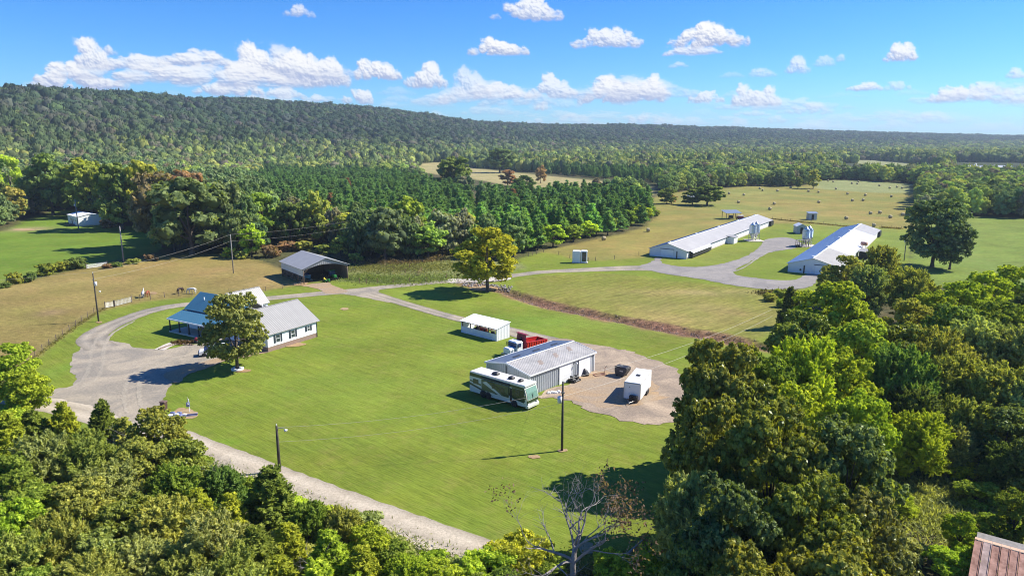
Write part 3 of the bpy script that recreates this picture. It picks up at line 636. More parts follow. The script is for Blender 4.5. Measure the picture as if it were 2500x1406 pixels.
# ------------------------------------------------------------------ foliage: crowns made of many leaves in clumps round the limbs
def leaf_quads(P, N, size, aspect=1.6, up=None):
    "one bent-free rhomb per point P with normal N; size per leaf"
    n = len(P); r = nr.normal(size=(n, 3))
    U = np.cross(N, r); U /= np.linalg.norm(U, axis=1, keepdims=True)+1e-9
    if up is not None:
        U = up - (up*N).sum(1, keepdims=True)*N; U /= np.linalg.norm(U, axis=1, keepdims=True)+1e-9
    W = np.cross(N, U); s = size[:, None]
    V = np.stack([P-U*s*aspect*0.5, P+W*s*0.42-U*s*0.1, P+U*s*aspect*0.5, P-W*s*0.42-U*s*0.1], 1).reshape(-1, 3)
    return V, np.arange(n*4).reshape(n, 4)
def unit(v): return v/(np.linalg.norm(v, axis=-1, keepdims=True)+1e-9)
def sphere_dirs(n):
    return unit(nr.normal(size=(n, 3)))

def crown_lobes(R_, H, base, nl, lr, cone=0.0, droop=0.0):
    "lobe centres + radii filling a crown of half width R_ between base and H"
    C = []; k = 0
    for i in range(nl*30):
        t = nr.random()
        zz = base + (H-base)*(0.06+0.88*t)
        prof = math.sqrt(max(0, 1-(2*t-0.85)**2/1.35)) if cone == 0 else (1-t)**0.8*cone + 0.10
        rr = R_*prof*(0.35+0.6*nr.random()**0.5)*(0.82 if cone == 0 else 0.75)
        a = nr.random()*2*math.pi; r0 = lr*R_*(0.75+0.5*nr.random())*(1 if cone == 0 else (0.5+0.8*(1-t)))
        p = np.array([rr*math.cos(a), rr*math.sin(a), min(zz, H-r0*0.8)])
        if all(np.linalg.norm(p-c[0]) > 0.55*(r0+c[1]) for c in C): C.append((p, r0))
        if len(C) >= nl: break
    return C
def make_crown(name, R_, H, base, nl, lr, nleaf, lsize, mat_, cone=0.0, spray=False, sub=22, core=False, flat=0.75, aspect=1.6, fill=0.25, loose=0.16, tuft=0.31):
    lobes = crown_lobes(R_, H, base, nl, lr, cone)
    w = np.array([l[1]**2 for l in lobes]); w /= w.sum()
    Ps = []; Ns = []; Ss = []; Ls = []; Us = []
    for (c, r0), wi in zip(lobes, w):
        n = int(nleaf*wi); ns = max(5, int(sub*(0.7+0.6*nr.random())))
        d = sphere_dirs(ns); d[:, 2] = np.where(d[:, 2] < -0.35, -d[:, 2]*0.6, d[:, 2]); d = unit(d)
        sc = c + d*r0*np.array([1, 1, flat])*((0.80 if tuft > .2 else 0.62)+(0.3 if tuft > .2 else 0.52)*nr.random((ns, 1)))
        k = nr.integers(0, ns, n); bright = nr.random(ns)
        if spray:
            along = nr.random((n, 1))**0.7; ax = unit(d[k]+np.array([0, 0, 0.55])+0.25*nr.normal(size=(ns, 3))[k])
            P = c + d[k]*r0*0.35 + ax*r0*1.0*along + nr.normal(size=(n, 3))*r0*loose*(1.15-along)
            N_ = unit(nr.normal(size=(n, 3))*0.7 + np.array([0, 0, 0.6]) + d[k]*0.3); up = ax + nr.normal(size=(n, 3))*0.3
        else:
            q = nr.normal(size=(n, 3)); q = unit(q)*(nr.random((n, 1))**0.4)
            P = sc[k] + q*r0*tuft*np.array([1, 1, 0.75]) + d[k]*0.0
            N_ = unit(q*0.7 + d[k]*0.6 + np.array([0, 0, 0.35]) + nr.normal(size=(n, 3))*0.55); up = None
        m = nr.random(n) < fill; inner = c + sphere_dirs(n)*r0*(0.35+0.45*nr.random((n, 1)))
        P = np.where(m[:, None], inner, P)
        Ps.append(P); Ns.append(N_); Ss.append(lsize*(0.65+0.7*nr.random(n))*np.where(m, 1.5, 1.0)); Ls.append(np.clip(0.5*bright[k]+0.5*nr.random(n), 0, 1))
        if up is not None: Us.append(up)
    P = np.concatenate(Ps); N_ = np.concatenate(Ns); S = np.concatenate(Ss); lv = np.concatenate(Ls)
    V, F = leaf_quads(P, N_, S, aspect, np.concatenate(Us) if Us else None)
    if core:
        b = bmesh.new(); bmesh.ops.create_icosphere(b, subdivisions=1, radius=1.0); iv = np.array([v.co[:] for v in b.verts]); jf = np.array([[v.index for v in f.verts] for f in b.faces]); b.free()
        for c, r0 in lobes:
            o = len(V); V = np.concatenate([V, c + iv*r0*0.72*(0.85+0.3*nr.random((len(iv), 1)))])
            F = np.concatenate([F, np.concatenate([jf, jf[:, 2:3]], 1)+o]); lv = np.concatenate([lv, np.full(len(jf), 0.7)])
        # triangles are written as quads with a repeated corner: split them out below
        tri = F[:, 2] == F[:, 3]
        if tri.any():
            me = bpy.data.meshes.new(name); T = F[tri][:, :3]; Q = F[~tri]
            me.vertices.add(len(V)); me.vertices.foreach_set("co", V.astype(np.float32).ravel())
            me.loops.add(len(Q)*4+len(T)*3); me.loops.foreach_set("vertex_index", np.concatenate([Q.ravel(), T.ravel()]).astype(np.int32))
            me.polygons.add(len(Q)+len(T)); me.polygons.foreach_set("loop_start", np.concatenate([np.arange(len(Q))*4, len(Q)*4+np.arange(len(T))*3]).astype(np.int32))
            me.update(calc_edges=True); a = me.attributes.new("lv", 'FLOAT', 'FACE'); a.data.foreach_set("value", np.concatenate([lv[~tri], lv[tri]]).astype(np.float32))
            me.materials.append(mat_); return me, lobes
    return mesh_np(name, V, F, mat_, fattr=lv), lobes
def make_trunk(name, lobes, H, r, mat_, limbs=7, n=7, base=0.0, multi=1):
    b = MB()
    ls = sorted(lobes, key=lambda l: -l[1])[:limbs]
    fork = H*0.24
    top = Vector((0.15*r, 0.1*r, H*0.72))
    b.tube([(0, 0, -0.3), (0, 0, 0.25*fork), (0.03*H*0.2, 0, fork), (0.02*H, 0.01*H, H*0.45), top], [r*1.5, r, r*0.85, r*0.5, r*0.15], n)
    for c, r0 in ls:
        z0 = fork*(0.85+0.9*rng.random()); s = Vector((0, 0, z0)); e = Vector(c); m = s.lerp(e, 0.5) + Vector((0, 0, 0.10*H*rng.random()-0.02*H))
        b.tube([s, s.lerp(m, 0.5)+Vector((0, 0, -0.01*H)), m, e], [r*0.45, r*0.35, r*0.24, r*0.07], 5)
    return b.mesh(name, mat_)

PROTO = {}
def add_proto(kind, *a, trunk=0.35, bark='bark', limbs=7, **k):
    me, lobes = make_crown("crown", *a, **k)
    t = make_trunk("trunk", lobes, a[1], trunk, M[bark], limbs=limbs)
    PROTO.setdefault(kind, []).append((me, t, a[0], a[1]))
LF, LG = M['leaf'], M['leaf_glossy']
for i in range(3): add_proto('oak', 6.6, 14, 2.2, 34, .27, 50000, .26, LG, sub=40, trunk=.34, fill=.10, tuft=.18)
for i in range(2): add_proto('maple', 5.6, 13, 2.0, 38, .24, 44000, .23, LF, sub=44, trunk=.28, fill=.10, tuft=.17)
for i in range(2): add_proto('feather', 5.6, 11, 1.6, 30, .30, 36000, .20, LF, spray=True, sub=26, aspect=3.2, trunk=.22, fill=.08, loose=.13)
for i in range(2): add_proto('cedar', 2.7, 8.5, 0.3, 44, .30, 26000, .17, LF, cone=1.0, spray=True, sub=12, aspect=2.4, trunk=.18, fill=.25, loose=.17)
for i in range(2): add_proto('shrub', 2.5, 3.2, 0.1, 16, .34, 9000, .17, LF, sub=16, trunk=.07, limbs=9, fill=.25)
for i in range(4): add_proto('oak_mid', 6.4, 14, 1.8, 26, .28, 5200, .66, LF, sub=14, core=True, trunk=.36, fill=.0)
for i in range(3): add_proto('maple_mid', 5.2, 13, 1.5, 24, .28, 3600, .62, LF, sub=14, core=True, trunk=.3, fill=.0)
for i in range(3): add_proto('pine_mid', 2.7, 13, 1.5, 30, .30, 2600, .62, LF, cone=0.95, spray=True, sub=8, aspect=2.6, core=True, trunk=.2, fill=.0)
for i in range(2): add_proto('shrub_mid', 2.6, 3.2, 0.0, 10, .40, 900, .42, LF, sub=12, core=True, trunk=.1, fill=.0)

COLS = dict(dark=(0.045, 0.066, 0.020), oak=(0.100, 0.108, 0.018), green=(0.088, 0.125, 0.020), yellow=(0.165, 0.192, 0.018), gold=(0.26, 0.24, 0.025), olive=(0.132, 0.146, 0.036), brown=(0.12, 0.080, 0.040),
            cedar=(0.085, 0.105, 0.020), cedary=(0.160, 0.170, 0.018), pine=(0.032, 0.105, 0.045), bright=(0.145, 0.19, 0.018), grey=(0.145, 0.162, 0.060), blue=(0.065, 0.110, 0.028), red=(0.30, 0.10, 0.04), deep=(0.028, 0.048, 0.02))
for _k, _v in list(COLS.items()):
    if _k not in ('pine', 'red', 'brown', 'gold'): COLS[_k] = tuple(x*.78+y*.22 for x, y in zip(_v, (.105, .118, .020)))
tree_count = 0
def tree(name, label, kind, x, y, h, r, colour, group=None, rz=None, v=None, cat=None, z=None):
    "one tree: an empty at its foot with trunk and crown"
    global tree_count
    ps = PROTO[kind]; me, t, R0, H0 = ps[(tree_count if v is None else v) % len(ps)]; tree_count += 1
    zz = float(ground_z(x, y)) if z is None else z
    o = thing(name, label, cat or ('shrub' if 'shrub' in kind else 'tree'), (x, y, zz), rng.random()*6.28 if rz is None else rz, group)
    o.scale = (r/R0, r/R0, h/H0)
    c = COLS[colour] if isinstance(colour, str) else colour; jv = rng.uniform(0.88, 1.12)*(1.45 if '_mid' in kind and 'shrub' not in kind else 1.14)
    k = link("crown", me, o); k.color = (c[0]*jv*rng.uniform(.92, 1.08), c[1]*jv, c[2]*jv, 1)
    if 'shrub' not in kind or 'mid' not in kind: link("trunk", t, o)
    return o
def tree_px(name, label, kind, px, py, h, r, colour, group=None, **k):
    x, y = G(px, py, h*0.97); return tree(name, label, kind, x, y, h, r, colour, group, **k)
def tree_base(name, label, kind, px, py, pytop, hw, colour, group=None, **k):
    "foot at the pixel (px, py), height and half width read off the survey photograph"
    x, y = G(px, py); dep = y*CT + CAM_H*ST; lo, hi = 1.0, 45.0
    for _ in range(30):
        m = (lo+hi)/2
        if pix(x, y, m)[1] > pytop: lo = m
        else: hi = m
    return tree(name, label, kind, x, y, lo, hw*dep/FPX, colour, group, **k)
# ------------------------------------------------------------------ single trees one can point to
def T(*a, **k): return tree_base(*a, **k)
T("oak_tree", "dark round oak on the lawn edge beside the farmhouse, trunk in a white ring", 'oak', 580, 903, 718, 82, (0.105, 0.118, 0.030), rz=1.0, v=0)
T("shade_tree", "big yellow-green tree at the creek by the concrete crossing", 'maple', 1190, 712, 556, 88, (0.185, 0.195, 0.020), rz=2.2, v=0)
T("oak_tree", "huge dark oak standing alone in the pasture beyond the second long chicken house", 'oak', 2275, 652, 486, 84, (0.062, 0.084, 0.032), rz=0.5, v=1)
T("oak_tree", "smaller oak grown into the right side of the huge pasture oak", 'oak', 2318, 658, 545, 50, (0.045, 0.066, 0.030), v=2)
# ------------------------------------------------------------------ foreground thicket and the wood along its right side (pixel of the top, height, half width in m)
low = "trees of the thicket below the country road"
FG = [  # px, py(top), h, r, kind, colour, name, label
 (20, 845, 9.5, 4.3, 'maple', 'bright', "maple_tree", "bright yellow-green tree at the left edge where the country road enters"),
 (60, 905, 7.0, 3.0, 'maple', 'yellow', "maple_tree", "lower yellow tree in front of the bright tree at the left edge of the road"),
 (10, 1010, 7.5, 3.2, 'cedar', 'cedary', "cedar_tree", None), (75, 1000, 7, 2.6, 'cedar', 'cedar', "cedar_tree", None),
 (150, 982, 7.5, 2.5, 'cedar', 'cedary', "cedar_tree", "yellow-tipped cedar below the road, leftmost of the three tall cedar tips"),
 (245, 978, 8.0, 2.4, 'cedar', 'cedar', "cedar_tree", "tall pointed cedar in front of the gravel yard mouth"),
 (300, 1020, 6.5, 2.6, 'cedar', 'olive', "cedar_tree", None),
 (378, 1006, 8.5, 3.5, 'oak', 'oak', "oak_tree", "dark broad-leaved tree with the brown bin showing beside its top"),
 (440, 1075, 7.0, 3.2, 'oak', 'oak', "oak_tree", None), (330, 1080, 8, 3.0, 'maple', 'olive', "young_tree", None),
 (200, 1080, 7.5, 3.4, 'feather', 'olive', "locust_tree", None), (100, 1080, 8, 3.4, 'feather', 'grey', "locust_tree", "grey-green feathery tree in the middle of the thicket's left part"),
 (15, 1120, 8, 3.2, 'maple', 'green', "young_tree", None), (270, 1150, 7.0, 3.4, 'feather', 'grey', "locust_tree", None),
 (420, 1150, 6.5, 3.0, 'feather', 'green', "locust_tree", None), (540, 1128, 5.2, 2.6, 'feather', 'blue', "sumac_tree", "blue-green feathery sumac at the lower edge of the road"),
 (480, 1170, 6.0, 2.6, 'cedar', 'cedary', "cedar_tree", None), (560, 1180, 5.8, 2.4, 'cedar', 'cedary', "cedar_tree", None),
 (655, 1140, 7.5, 3.2, 'cedar', 'cedar', "cedar_tree", "dark cone-shaped cedar at the road below the black lamp pole"),
 (750, 1215, 5.0, 2.4, 'feather', 'green', "locust_tree", None), (830, 1225, 4.6, 2.2, 'feather', 'olive', "locust_tree", None),
 (700, 1255, 6.0, 2.6, 'cedar', 'cedary', "cedar_tree", None), (800, 1275, 6.0, 2.8, 'cedar', 'bright', "cedar_tree", None),
 (900, 1260, 4.4, 2.3, 'maple', 'bright', "young_tree", None), (960, 1300, 4.0, 2.0, 'maple', 'green', "young_tree", None), (880, 1310, 5.5, 2.6, 'cedar', 'cedary', "cedar_tree", None),
 (990, 1345, 4.2, 2.3, 'feather', 'bright', "locust_tree", None), (1075, 1350, 3.8, 2.2, 'maple', 'bright', "young_tree", None), (1150, 1385, 3.8, 2.3, 'maple', 'green', "young_tree", None),
 (620, 1260, 7.0, 3.0, 'cedar', 'cedar', "cedar_tree", None), (520, 1250, 7.5, 3.2, 'feather', 'grey', "locust_tree", None), (400, 1240, 7.0, 3.4, 'feather', 'olive', "locust_tree", None),
 (300, 1230, 7.5, 3.2, 'oak', 'oak', "oak_tree", None), (180, 1180, 8.0, 3.4, 'maple', 'olive', "young_tree", None), (90, 1190, 8.0, 3.4, 'maple', 'green', "young_tree", None),
 (20, 1230, 8.0, 3.2, 'maple', 'bright', "young_tree", None), (140, 1290, 7.5, 3.0, 'feather', 'olive', "locust_tree", None), (240, 1310, 7.0, 3.0, 'oak', 'olive', "oak_tree", None),
 (340, 1330, 6.0, 3.0, 'feather', 'grey', "locust_tree", None), (450, 1330, 6.0, 3.0, 'feather', 'olive', "locust_tree", None), (560, 1340, 6.0, 3.0, 'feather', 'olive', "locust_tree", None),
 (680, 1340, 6.5, 3.0, 'cedar', 'cedary', "cedar_tree", None), (770, 1350, 6.5, 3.2, 'cedar', 'bright', "cedar_tree", None), (40, 1330, 7.5, 3.2, 'feather', 'olive', "locust_tree", None),
 (860, 1385, 5.5, 2.8, 'cedar', 'bright', "cedar_tree", None), (950, 1395, 4.8, 2.6, 'maple', 'green', "young_tree", None), (1230, 1400, 3.2, 2.2, 'maple', 'green', "young_tree", None),
 (600, 1400, 6.0, 3.0, 'feather', 'olive', "locust_tree", None), (480, 1400, 6, 3, 'feather', 'grey', "locust_tree", None), (200, 1390, 7, 3.2, 'feather', 'olive', "locust_tree", None), (80, 1400, 7, 3.2, 'maple', 'green', "young_tree", None),
 # the wood on the right
 (1760, 842, 15.5, 5.6, 'oak', 'oak', "oak_tree", "dark oak at the edge of the shop yard, beside the white cargo trailer"),
 (1735, 985, 14.0, 4.2, 'oak', 'oak', "oak_tree", "dark oak whose branches overhang the lawn below the shop yard"),
 (1690, 1180, 9.0, 3.4, 'feather', 'grey', "locust_tree", "grey-green airy tree on the lawn side of the dark foreground oaks"),
 (1900, 1000, 15.0, 5.0, 'oak', 'oak', "oak_tree", "very large dark oak at the front of the right-hand wood"),
 (2080, 1040, 14.0, 4.6, 'oak', (0.072, 0.088, 0.025), "oak_tree", "dark oak with pale glints, right neighbour of the very large front oak"),
 (1800, 1190, 13.0, 4.2, 'oak', (0.052, 0.076, 0.022), "oak_tree", "dark oak low in the picture over the fallen grey log"),
 (1990, 1190, 13.0, 4.4, 'oak', 'oak', "oak_tree", "dark oak at the very front of the wood, cut by the picture's lower edge"),
 (2125, 1225, 12.0, 3.3, 'oak', (0.085, 0.092, 0.025), "oak_tree", "brown-tinged oak leaning towards the rusty shed"),
 (2050, 1330, 11.5, 4.2, 'oak', 'oak', "oak_tree", None), (1850, 1370, 11.0, 4.0, 'oak', 'oak', "oak_tree", None), (2185, 1355, 10.0, 2.6, 'oak', (0.085, 0.092, 0.025), "oak_tree", None), (1700, 1330, 9.0, 3.2, 'oak', 'oak', "oak_tree", None),
 (1870, 870, 13.5, 4.6, 'maple', 'green', "maple_tree", None), (1960, 850, 13.5, 5.0, 'feather', 'yellow', "locust_tree", "bright yellow feathery tree behind the dark oaks of the wood"),
 (2060, 860, 13.0, 4.8, 'maple', 'yellow', "maple_tree", "yellow-green tree in the middle of the wood beside the bright feathery one"),
 (1950, 940, 12.5, 4.4, 'maple', 'yellow', "maple_tree", None), (2110, 965, 12.5, 3.8, 'maple', 'bright', "maple_tree", "vivid yellow-green crown just above the dark front oaks"),
 (2040, 692, 15.5, 7.0, 'maple', (0.15, 0.175, 0.022), "maple_tree", "broad yellow-green tree hiding the gravel end below the second chicken house"),
 (1960, 765, 12.0, 5.4, 'oak', (0.10, 0.125, 0.022), "oak_tree", "round green tree at the end of the creek"),
 (2110, 790, 13.5, 5.4, 'maple', (0.14, 0.165, 0.022), "maple_tree", None),
 (1932, 700, 8.5, 2.4, 'cedar', 'dark', "cedar_tree", "small dark cedar at the turning of the gravel by the second chicken house"),
 (2070, 628, 12.0, 5.0, 'maple', 'olive', "elm_tree", "olive tree covering the near corner of the second chicken house"),
 (2150, 612, 12.5, 4.6, 'feather', 'olive', "elm_tree", "thin airy tree showing its trunk in front of the pasture oak"),
 (2030, 650, 9, 3.4, 'maple', 'olive', "elm_tree", None), (2120, 660, 11, 4.6, 'feather', 'grey', "elm_tree", None),
 (2235, 668, 10.5, 4.6, 'feather', 'olive', "locust_tree", None), (2290, 715, 11, 4.6, 'maple', 'yellow', "maple_tree", None), (2230, 735, 11, 4.4, 'maple', 'olive', "elm_tree", None),
 (2350, 690, 11.5, 5.0, 'maple', 'bright', "maple_tree", None), (2420, 668, 12, 5.4, 'maple', 'yellow', "maple_tree", None), (2490, 652, 12, 5.4, 'maple', 'bright', "maple_tree", "yellow-green tree top at the right edge above the wood"),
 (2340, 750, 12, 5.0, 'oak', 'green', "oak_tree", None), (2440, 740, 12, 5.2, 'maple', 'green', "maple_tree", None), (2540, 720, 12, 5.2, 'oak', 'dark', "oak_tree", None),
 (2200, 800, 12, 5.0, 'oak', 'oak', "oak_tree", None), (2300, 830, 11.5, 5.0, 'feather', 'olive', "locust_tree", None), (2400, 800, 12, 5.4, 'feather', 'grey', "locust_tree", "grey-green feathery tree in the depth of the wood near the right edge"),
 (2500, 820, 12, 5.2, 'feather', 'grey', "locust_tree", None), (2200, 868, 12, 4.4, 'feather', 'blue', "sumac_tree", "blue-green tree beside the yellow crowns of the wood"),
 (2310, 885, 10, 4.4, 'feather', 'olive', "locust_tree", None), (2430, 905, 10, 4.4, 'feather', 'olive', "locust_tree", None), (2540, 920, 10, 4.4, 'feather', 'grey', "locust_tree", None),
 (2230, 960, 8.5, 3.8, 'feather', 'dark', "locust_tree", None), (2350, 985, 7.5, 3.6, 'feather', 'olive', "locust_tree", None), (2470, 1000, 8, 3.8, 'oak', 'dark', "oak_tree", None),
 (2240, 1020, 7.5, 3.6, 'feather', 'bright', "mimosa_tree", "flat-topped feathery mimosa right of the front oaks"), (2330, 1045, 5.5, 2.6, 'feather', 'grey', "mimosa_tree", None), (2460, 1100, 5.0, 2.4, 'feather', 'dark', "locust_tree", None), (2540, 1080, 7, 3.2, 'oak', 'dark', "oak_tree", None),
 (2350, 1252, 4.4, 1.7, 'maple', 'bright', "young_tree", "small yellow-green tree at the corner of the rusty shed"), (2490, 1200, 5.5, 2.2, 'maple', 'green', "young_tree", "green tree behind the rusty shed at the right edge"),
 (2170, 640, 7, 3.0, 'feather', 'olive', "elm_tree", None), (2090, 742, 12.0, 5.0, 'maple', 'yellow', "maple_tree", None), (2020, 880, 11, 4.4, 'oak', 'green', "oak_tree", None), (1830, 930, 12.5, 4.4, 'oak', 'oak', "oak_tree", None),
]
_words = {'oak': 'oak', 'cedar': 'cedar', 'maple': 'leafy young', 'feather': 'feathery'}
_cw = {'dark': 'dark green', 'oak': 'dark green', 'green': 'green', 'yellow': 'yellow-green', 'olive': 'olive green', 'cedar': 'green', 'cedary': 'yellow-tipped', 'bright': 'bright green', 'grey': 'grey-green', 'blue': 'blue-green', 'bronze': 'bronze'}
MARKS = [(20, 845, "the bright tree at the left edge"), (150, 982, "the leftmost tall cedar tip"), (245, 978, "the tall pointed cedar"), (385, 992, "the dark tree beside the brown bin"), (100, 1080, "the grey-green feathery tree"), (540, 1128, "the blue-green sumac"),
 (655, 1140, "the cone-shaped cedar under the lamp pole"), (800, 1225, "the road's lower middle bend"), (1075, 1330, "the road's lower end"), (30, 1380, "the lower left corner"), (340, 1400, "the lower edge under the grey sapling"), (660, 1400, "the lower edge under the cone-shaped cedar"), (960, 1390, "the lower edge under the road"), (1230, 1390, "the dead tree's left limbs"), (400, 1180, "the thicket's middle"), (150, 1230, "the thicket's left middle"), (800, 1330, "the pale leafless sapling"),
 (1760, 842, "the oak beside the cargo trailer"), (1900, 1000, "the very large front oak"), (2080, 1040, "the oak with pale glints"), (1990, 1250, "the oak cut by the lower edge"), (2170, 1190, "the oak leaning to the rusty shed"), (2040, 692, "the broad yellow-green tree"), (1960, 765, "the round tree at the creek's end"), (2070, 628, "the olive tree by the chicken house"), (2290, 715, "the shade of the pasture oak"), (2450, 668, "the far corner of the wood"), (2200, 868, "the blue-green tree"), (2240, 1020, "the flat-topped mimosa"), (2400, 800, "the grey-green tree in the wood's depth"), (2480, 950, "the right edge of the wood"), (2350, 930, "the middle of the right-hand wood"), (1960, 900, "the bright yellow feathery tree")]
used_l = set()
for px, py, h, r, kind, c, name, label in FG:
    if 430 < px < 1200 and py > 1100 and px != 655: py += 24; r *= .92
    x, y = G(px, py, h*0.97); grp = None
    if label is None:
        cw = _cw.get(c, 'dark olive') if isinstance(c, str) else 'bronze-green'; grp = "trees of " + ("the thicket below the road" if px < 1300 else "the wood on the right")
        LM = sorted(((math.hypot(px-q[0], (py-q[1])*1.3), q[2], q[0], q[1]) for q in MARKS))[(0 if (cw, name) not in used_l else 1)]
        side = ("just right of" if px > LM[2] else "just left of") if abs(px-LM[2]) > abs(py-LM[3])*.8 else ("behind" if py < LM[3] else "in front of")
        label = "%s %s %s %s" % (cw, name.replace('_', ' '), side, LM[1])
        if label in used_l: label = "second " + label
        used_l.add(label)
    tree(name, label, kind, x, y, h, r, c, grp)
# shrubs filling the ground of thicket and wood
SHR = [(px, py) for px, py in [(60, 960), (30, 1040), (120, 1060), (260, 1060), (360, 1100), (470, 1130), (590, 1190), (700, 1230), (790, 1260), (880, 1290), (960, 1330), (1050, 1380), (1120, 1400), (1190, 1390), (1260, 1380),
        (1500, 1400), (1600, 1390), (1660, 1300), (1580, 1430), (1350, 1400), (1700, 1240), (300, 1180), (200, 1260), (120, 1350), (420, 1300), (540, 1320), (660, 1340), (760, 1380), (330, 1400), (2190, 1240), (2330, 1150), (2430, 1160), (2440, 1300), (2220, 1350), (2330, 1390), (2380, 1220),
        (1880, 720), (1910, 735), (1905, 712), (2330, 1090), (2200, 1130)]]
for k, (px, py) in enumerate(SHR):
    if 430 < px < 1260: py += 26
    x, y = G(px, py+14); c = rng.choice(['olive', 'bright', 'green', 'grey', 'cedary'])
    s = rng.uniform(0.7, 1.15) if px > 1300 else rng.uniform(0.9, 1.4)
    place = "among the trees below the country road" if px < 1300 else ("in the weedy clearing by the rusty shed" if (px > 2100 and py > 1050) else ("on the lawn margin under the big dark oaks" if px < 1750 else "at the gravel end below the second chicken house"))
    LM = min((math.hypot(px-q[0], (py-q[1])*1.3), q[1], q[0], q[2]) for q in MARKS + [(2330, 1150, "the clearing above the rusty shed"), (2260, 1290, "the pale grass left of the rusty shed"), (1890, 720, "the gravel end by the right chicken house"), (1600, 1400, "the fallen log"), (1700, 1280, "the lawn shadow of the big oaks")])
    lab = "%s low shrub %s %s" % (_cw[c], "right of" if px > LM[2] else "left of", LM[3])
    while lab in used_l: lab = ("smaller " if not lab.startswith("smaller") else "very ") + lab
    used_l.add(lab)
    tree("shrub", lab, 'shrub', x, y, 2.2*s, 2.0*s, c, "shrubs " + place)

# ------------------------------------------------------------------ middle distance, one by one
MD = [
 (470, 622, 432, 100, 'oak_mid', (0.062, 0.078, 0.030), "oak_tree", "largest dark oak at the corner of the wood behind the horse pasture"),
 (400, 604, 420, 70, 'oak_mid', (0.085, 0.072, 0.036), "oak_tree", "brown-tinged oak next to the largest oak behind the horse pasture"),
 (455, 560, 415, 60, 'oak_mid', 'brown', "oak_tree", "brown oak crown rising behind the largest oak of the pasture wood"),
 (300, 560, 400, 62, 'oak_mid', 'dark', "oak_tree", "dark oak directly behind the white mobile home"), (225, 530, 385, 66, 'oak_mid', 'oak', "oak_tree", "dark oak left of the mobile home's roof"),
 (130, 525, 375, 60, 'oak_mid', 'dark', "oak_tree", "dark tall oak above the far end of the upper lawn"), (355, 560, 392, 50, 'oak_mid', 'oak', "oak_tree", None),
 (80, 522, 430, 34, 'pine_mid', (0.06, 0.085, 0.04), "cedar_tree", "grey cone-shaped cedar at the far end of the upper lawn"), (36, 540, 455, 34, 'maple_mid', (0.125, 0.12, 0.03), "maple_tree", "olive-yellow tree at the left edge by the upper lawn's lane"), (10, 525, 445, 30, 'oak_mid', 'dark', "oak_tree", None),
 (30, 500, 378, 34, 'maple_mid', 'bright', "maple_tree", "tall yellow-green tree at the left edge of the picture"),
 (560, 612, 445, 56, 'oak_mid', (0.07, 0.085, 0.035), "oak_tree", None), (615, 628, 548, 34, 'maple_mid', 'bright', "maple_tree", "small bright green tree beside the utility pole at the pasture's end"),
 (640, 600, 470, 50, 'maple_mid', 'green', "maple_tree", None), (712, 600, 492, 44, 'oak_mid', 'dark', "oak_tree", "dark tree behind the pole barn"), (775, 596, 466, 42, 'maple_mid', 'olive', "elm_tree", "olive tree right behind the pole barn roof"),
 (850, 606, 520, 40, 'maple_mid', 'olive', "elm_tree", None), (832, 628, 575, 24, 'maple_mid', 'olive', "elm_tree", "low olive tree behind the right corner of the pole barn"),
 (940, 638, 505, 62, 'oak_mid', (0.055, 0.075, 0.035), "oak_tree", "dark leaning tree with bare limbs between the pole barn and the yellow shade tree"),
 (905, 622, 530, 40, 'oak_mid', 'dark', "oak_tree", None), (1000, 612, 480, 44, 'maple_mid', 'green', "maple_tree", None),
 (1045, 630, 542, 50, 'maple_mid', (0.10, 0.135, 0.03), "maple_tree", "round dome-shaped green tree left of the yellow shade tree"), (1075, 612, 540, 36, 'maple_mid', 'gold', "maple_tree", "round golden tree left of the yellow shade tree"),
 (1140, 600, 520, 34, 'maple_mid', 'olive', "elm_tree", None), (1112, 610, 560, 26, 'oak_mid', 'dark', "oak_tree", None),
 (1110, 475, 382, 45, 'oak_mid', 'dark', "oak_tree", "big dark oak in front of the far pale meadow"), (1220, 422, 362, 38, 'oak_mid', 'deep', "oak_tree", "big dark round tree at the far edge of the pale meadow"),
 (1320, 448, 404, 16, 'maple_mid', 'brown', "bare_tree", "small purple-brown tree in the pale meadow"), (1240, 455, 415, 26, 'maple_mid', 'brown', "bare_tree", "pinkish half-bare tree at the near edge of the pale meadow"), (1280, 470, 428, 28, 'oak_mid', 'deep', "oak_tree", None),
 (1726, 502, 452, 45, 'oak_mid', 'dark', "oak_tree", "wide round dark tree standing alone in the hay field"), (1690, 500, 462, 28, 'oak_mid', 'dark', "oak_tree", "left half of the dark clump in the hay field"), (1628, 498, 458, 24, 'oak_mid', 'dark', "oak_tree", "dark tree at the left tip of the hay field clump"), (1640, 497, 475, 16, 'maple_mid', 'brown', "small_tree", "low brown tree in front of the hay field's left clump"),
 (1985, 461, 414, 17, 'maple_mid', 'olive', "maple_tree", "tall single tree at the far right end of the hay field's tree line"), (1948, 460, 432, 11, 'oak_mid', 'dark', "small_tree", "small dark tree next to the tall single tree beyond the hay bales"),
 (1603, 528, 512, 9, 'shrub_mid', 'olive', "small_bush", "small bush standing apart at the pine stand's right tip"),
]
for px, py, top, hw, kind, c, name, label in MD:
    g = None
    if label is None: label = "%s tree in the edge of the woods behind the pole barn and pasture" % (_cw.get(c, 'dark') if isinstance(c, str) else 'dark brown-green'); g = "trees along the edge of the middle woods"
    T(name, label, kind, px, py, top, hw, c, g)
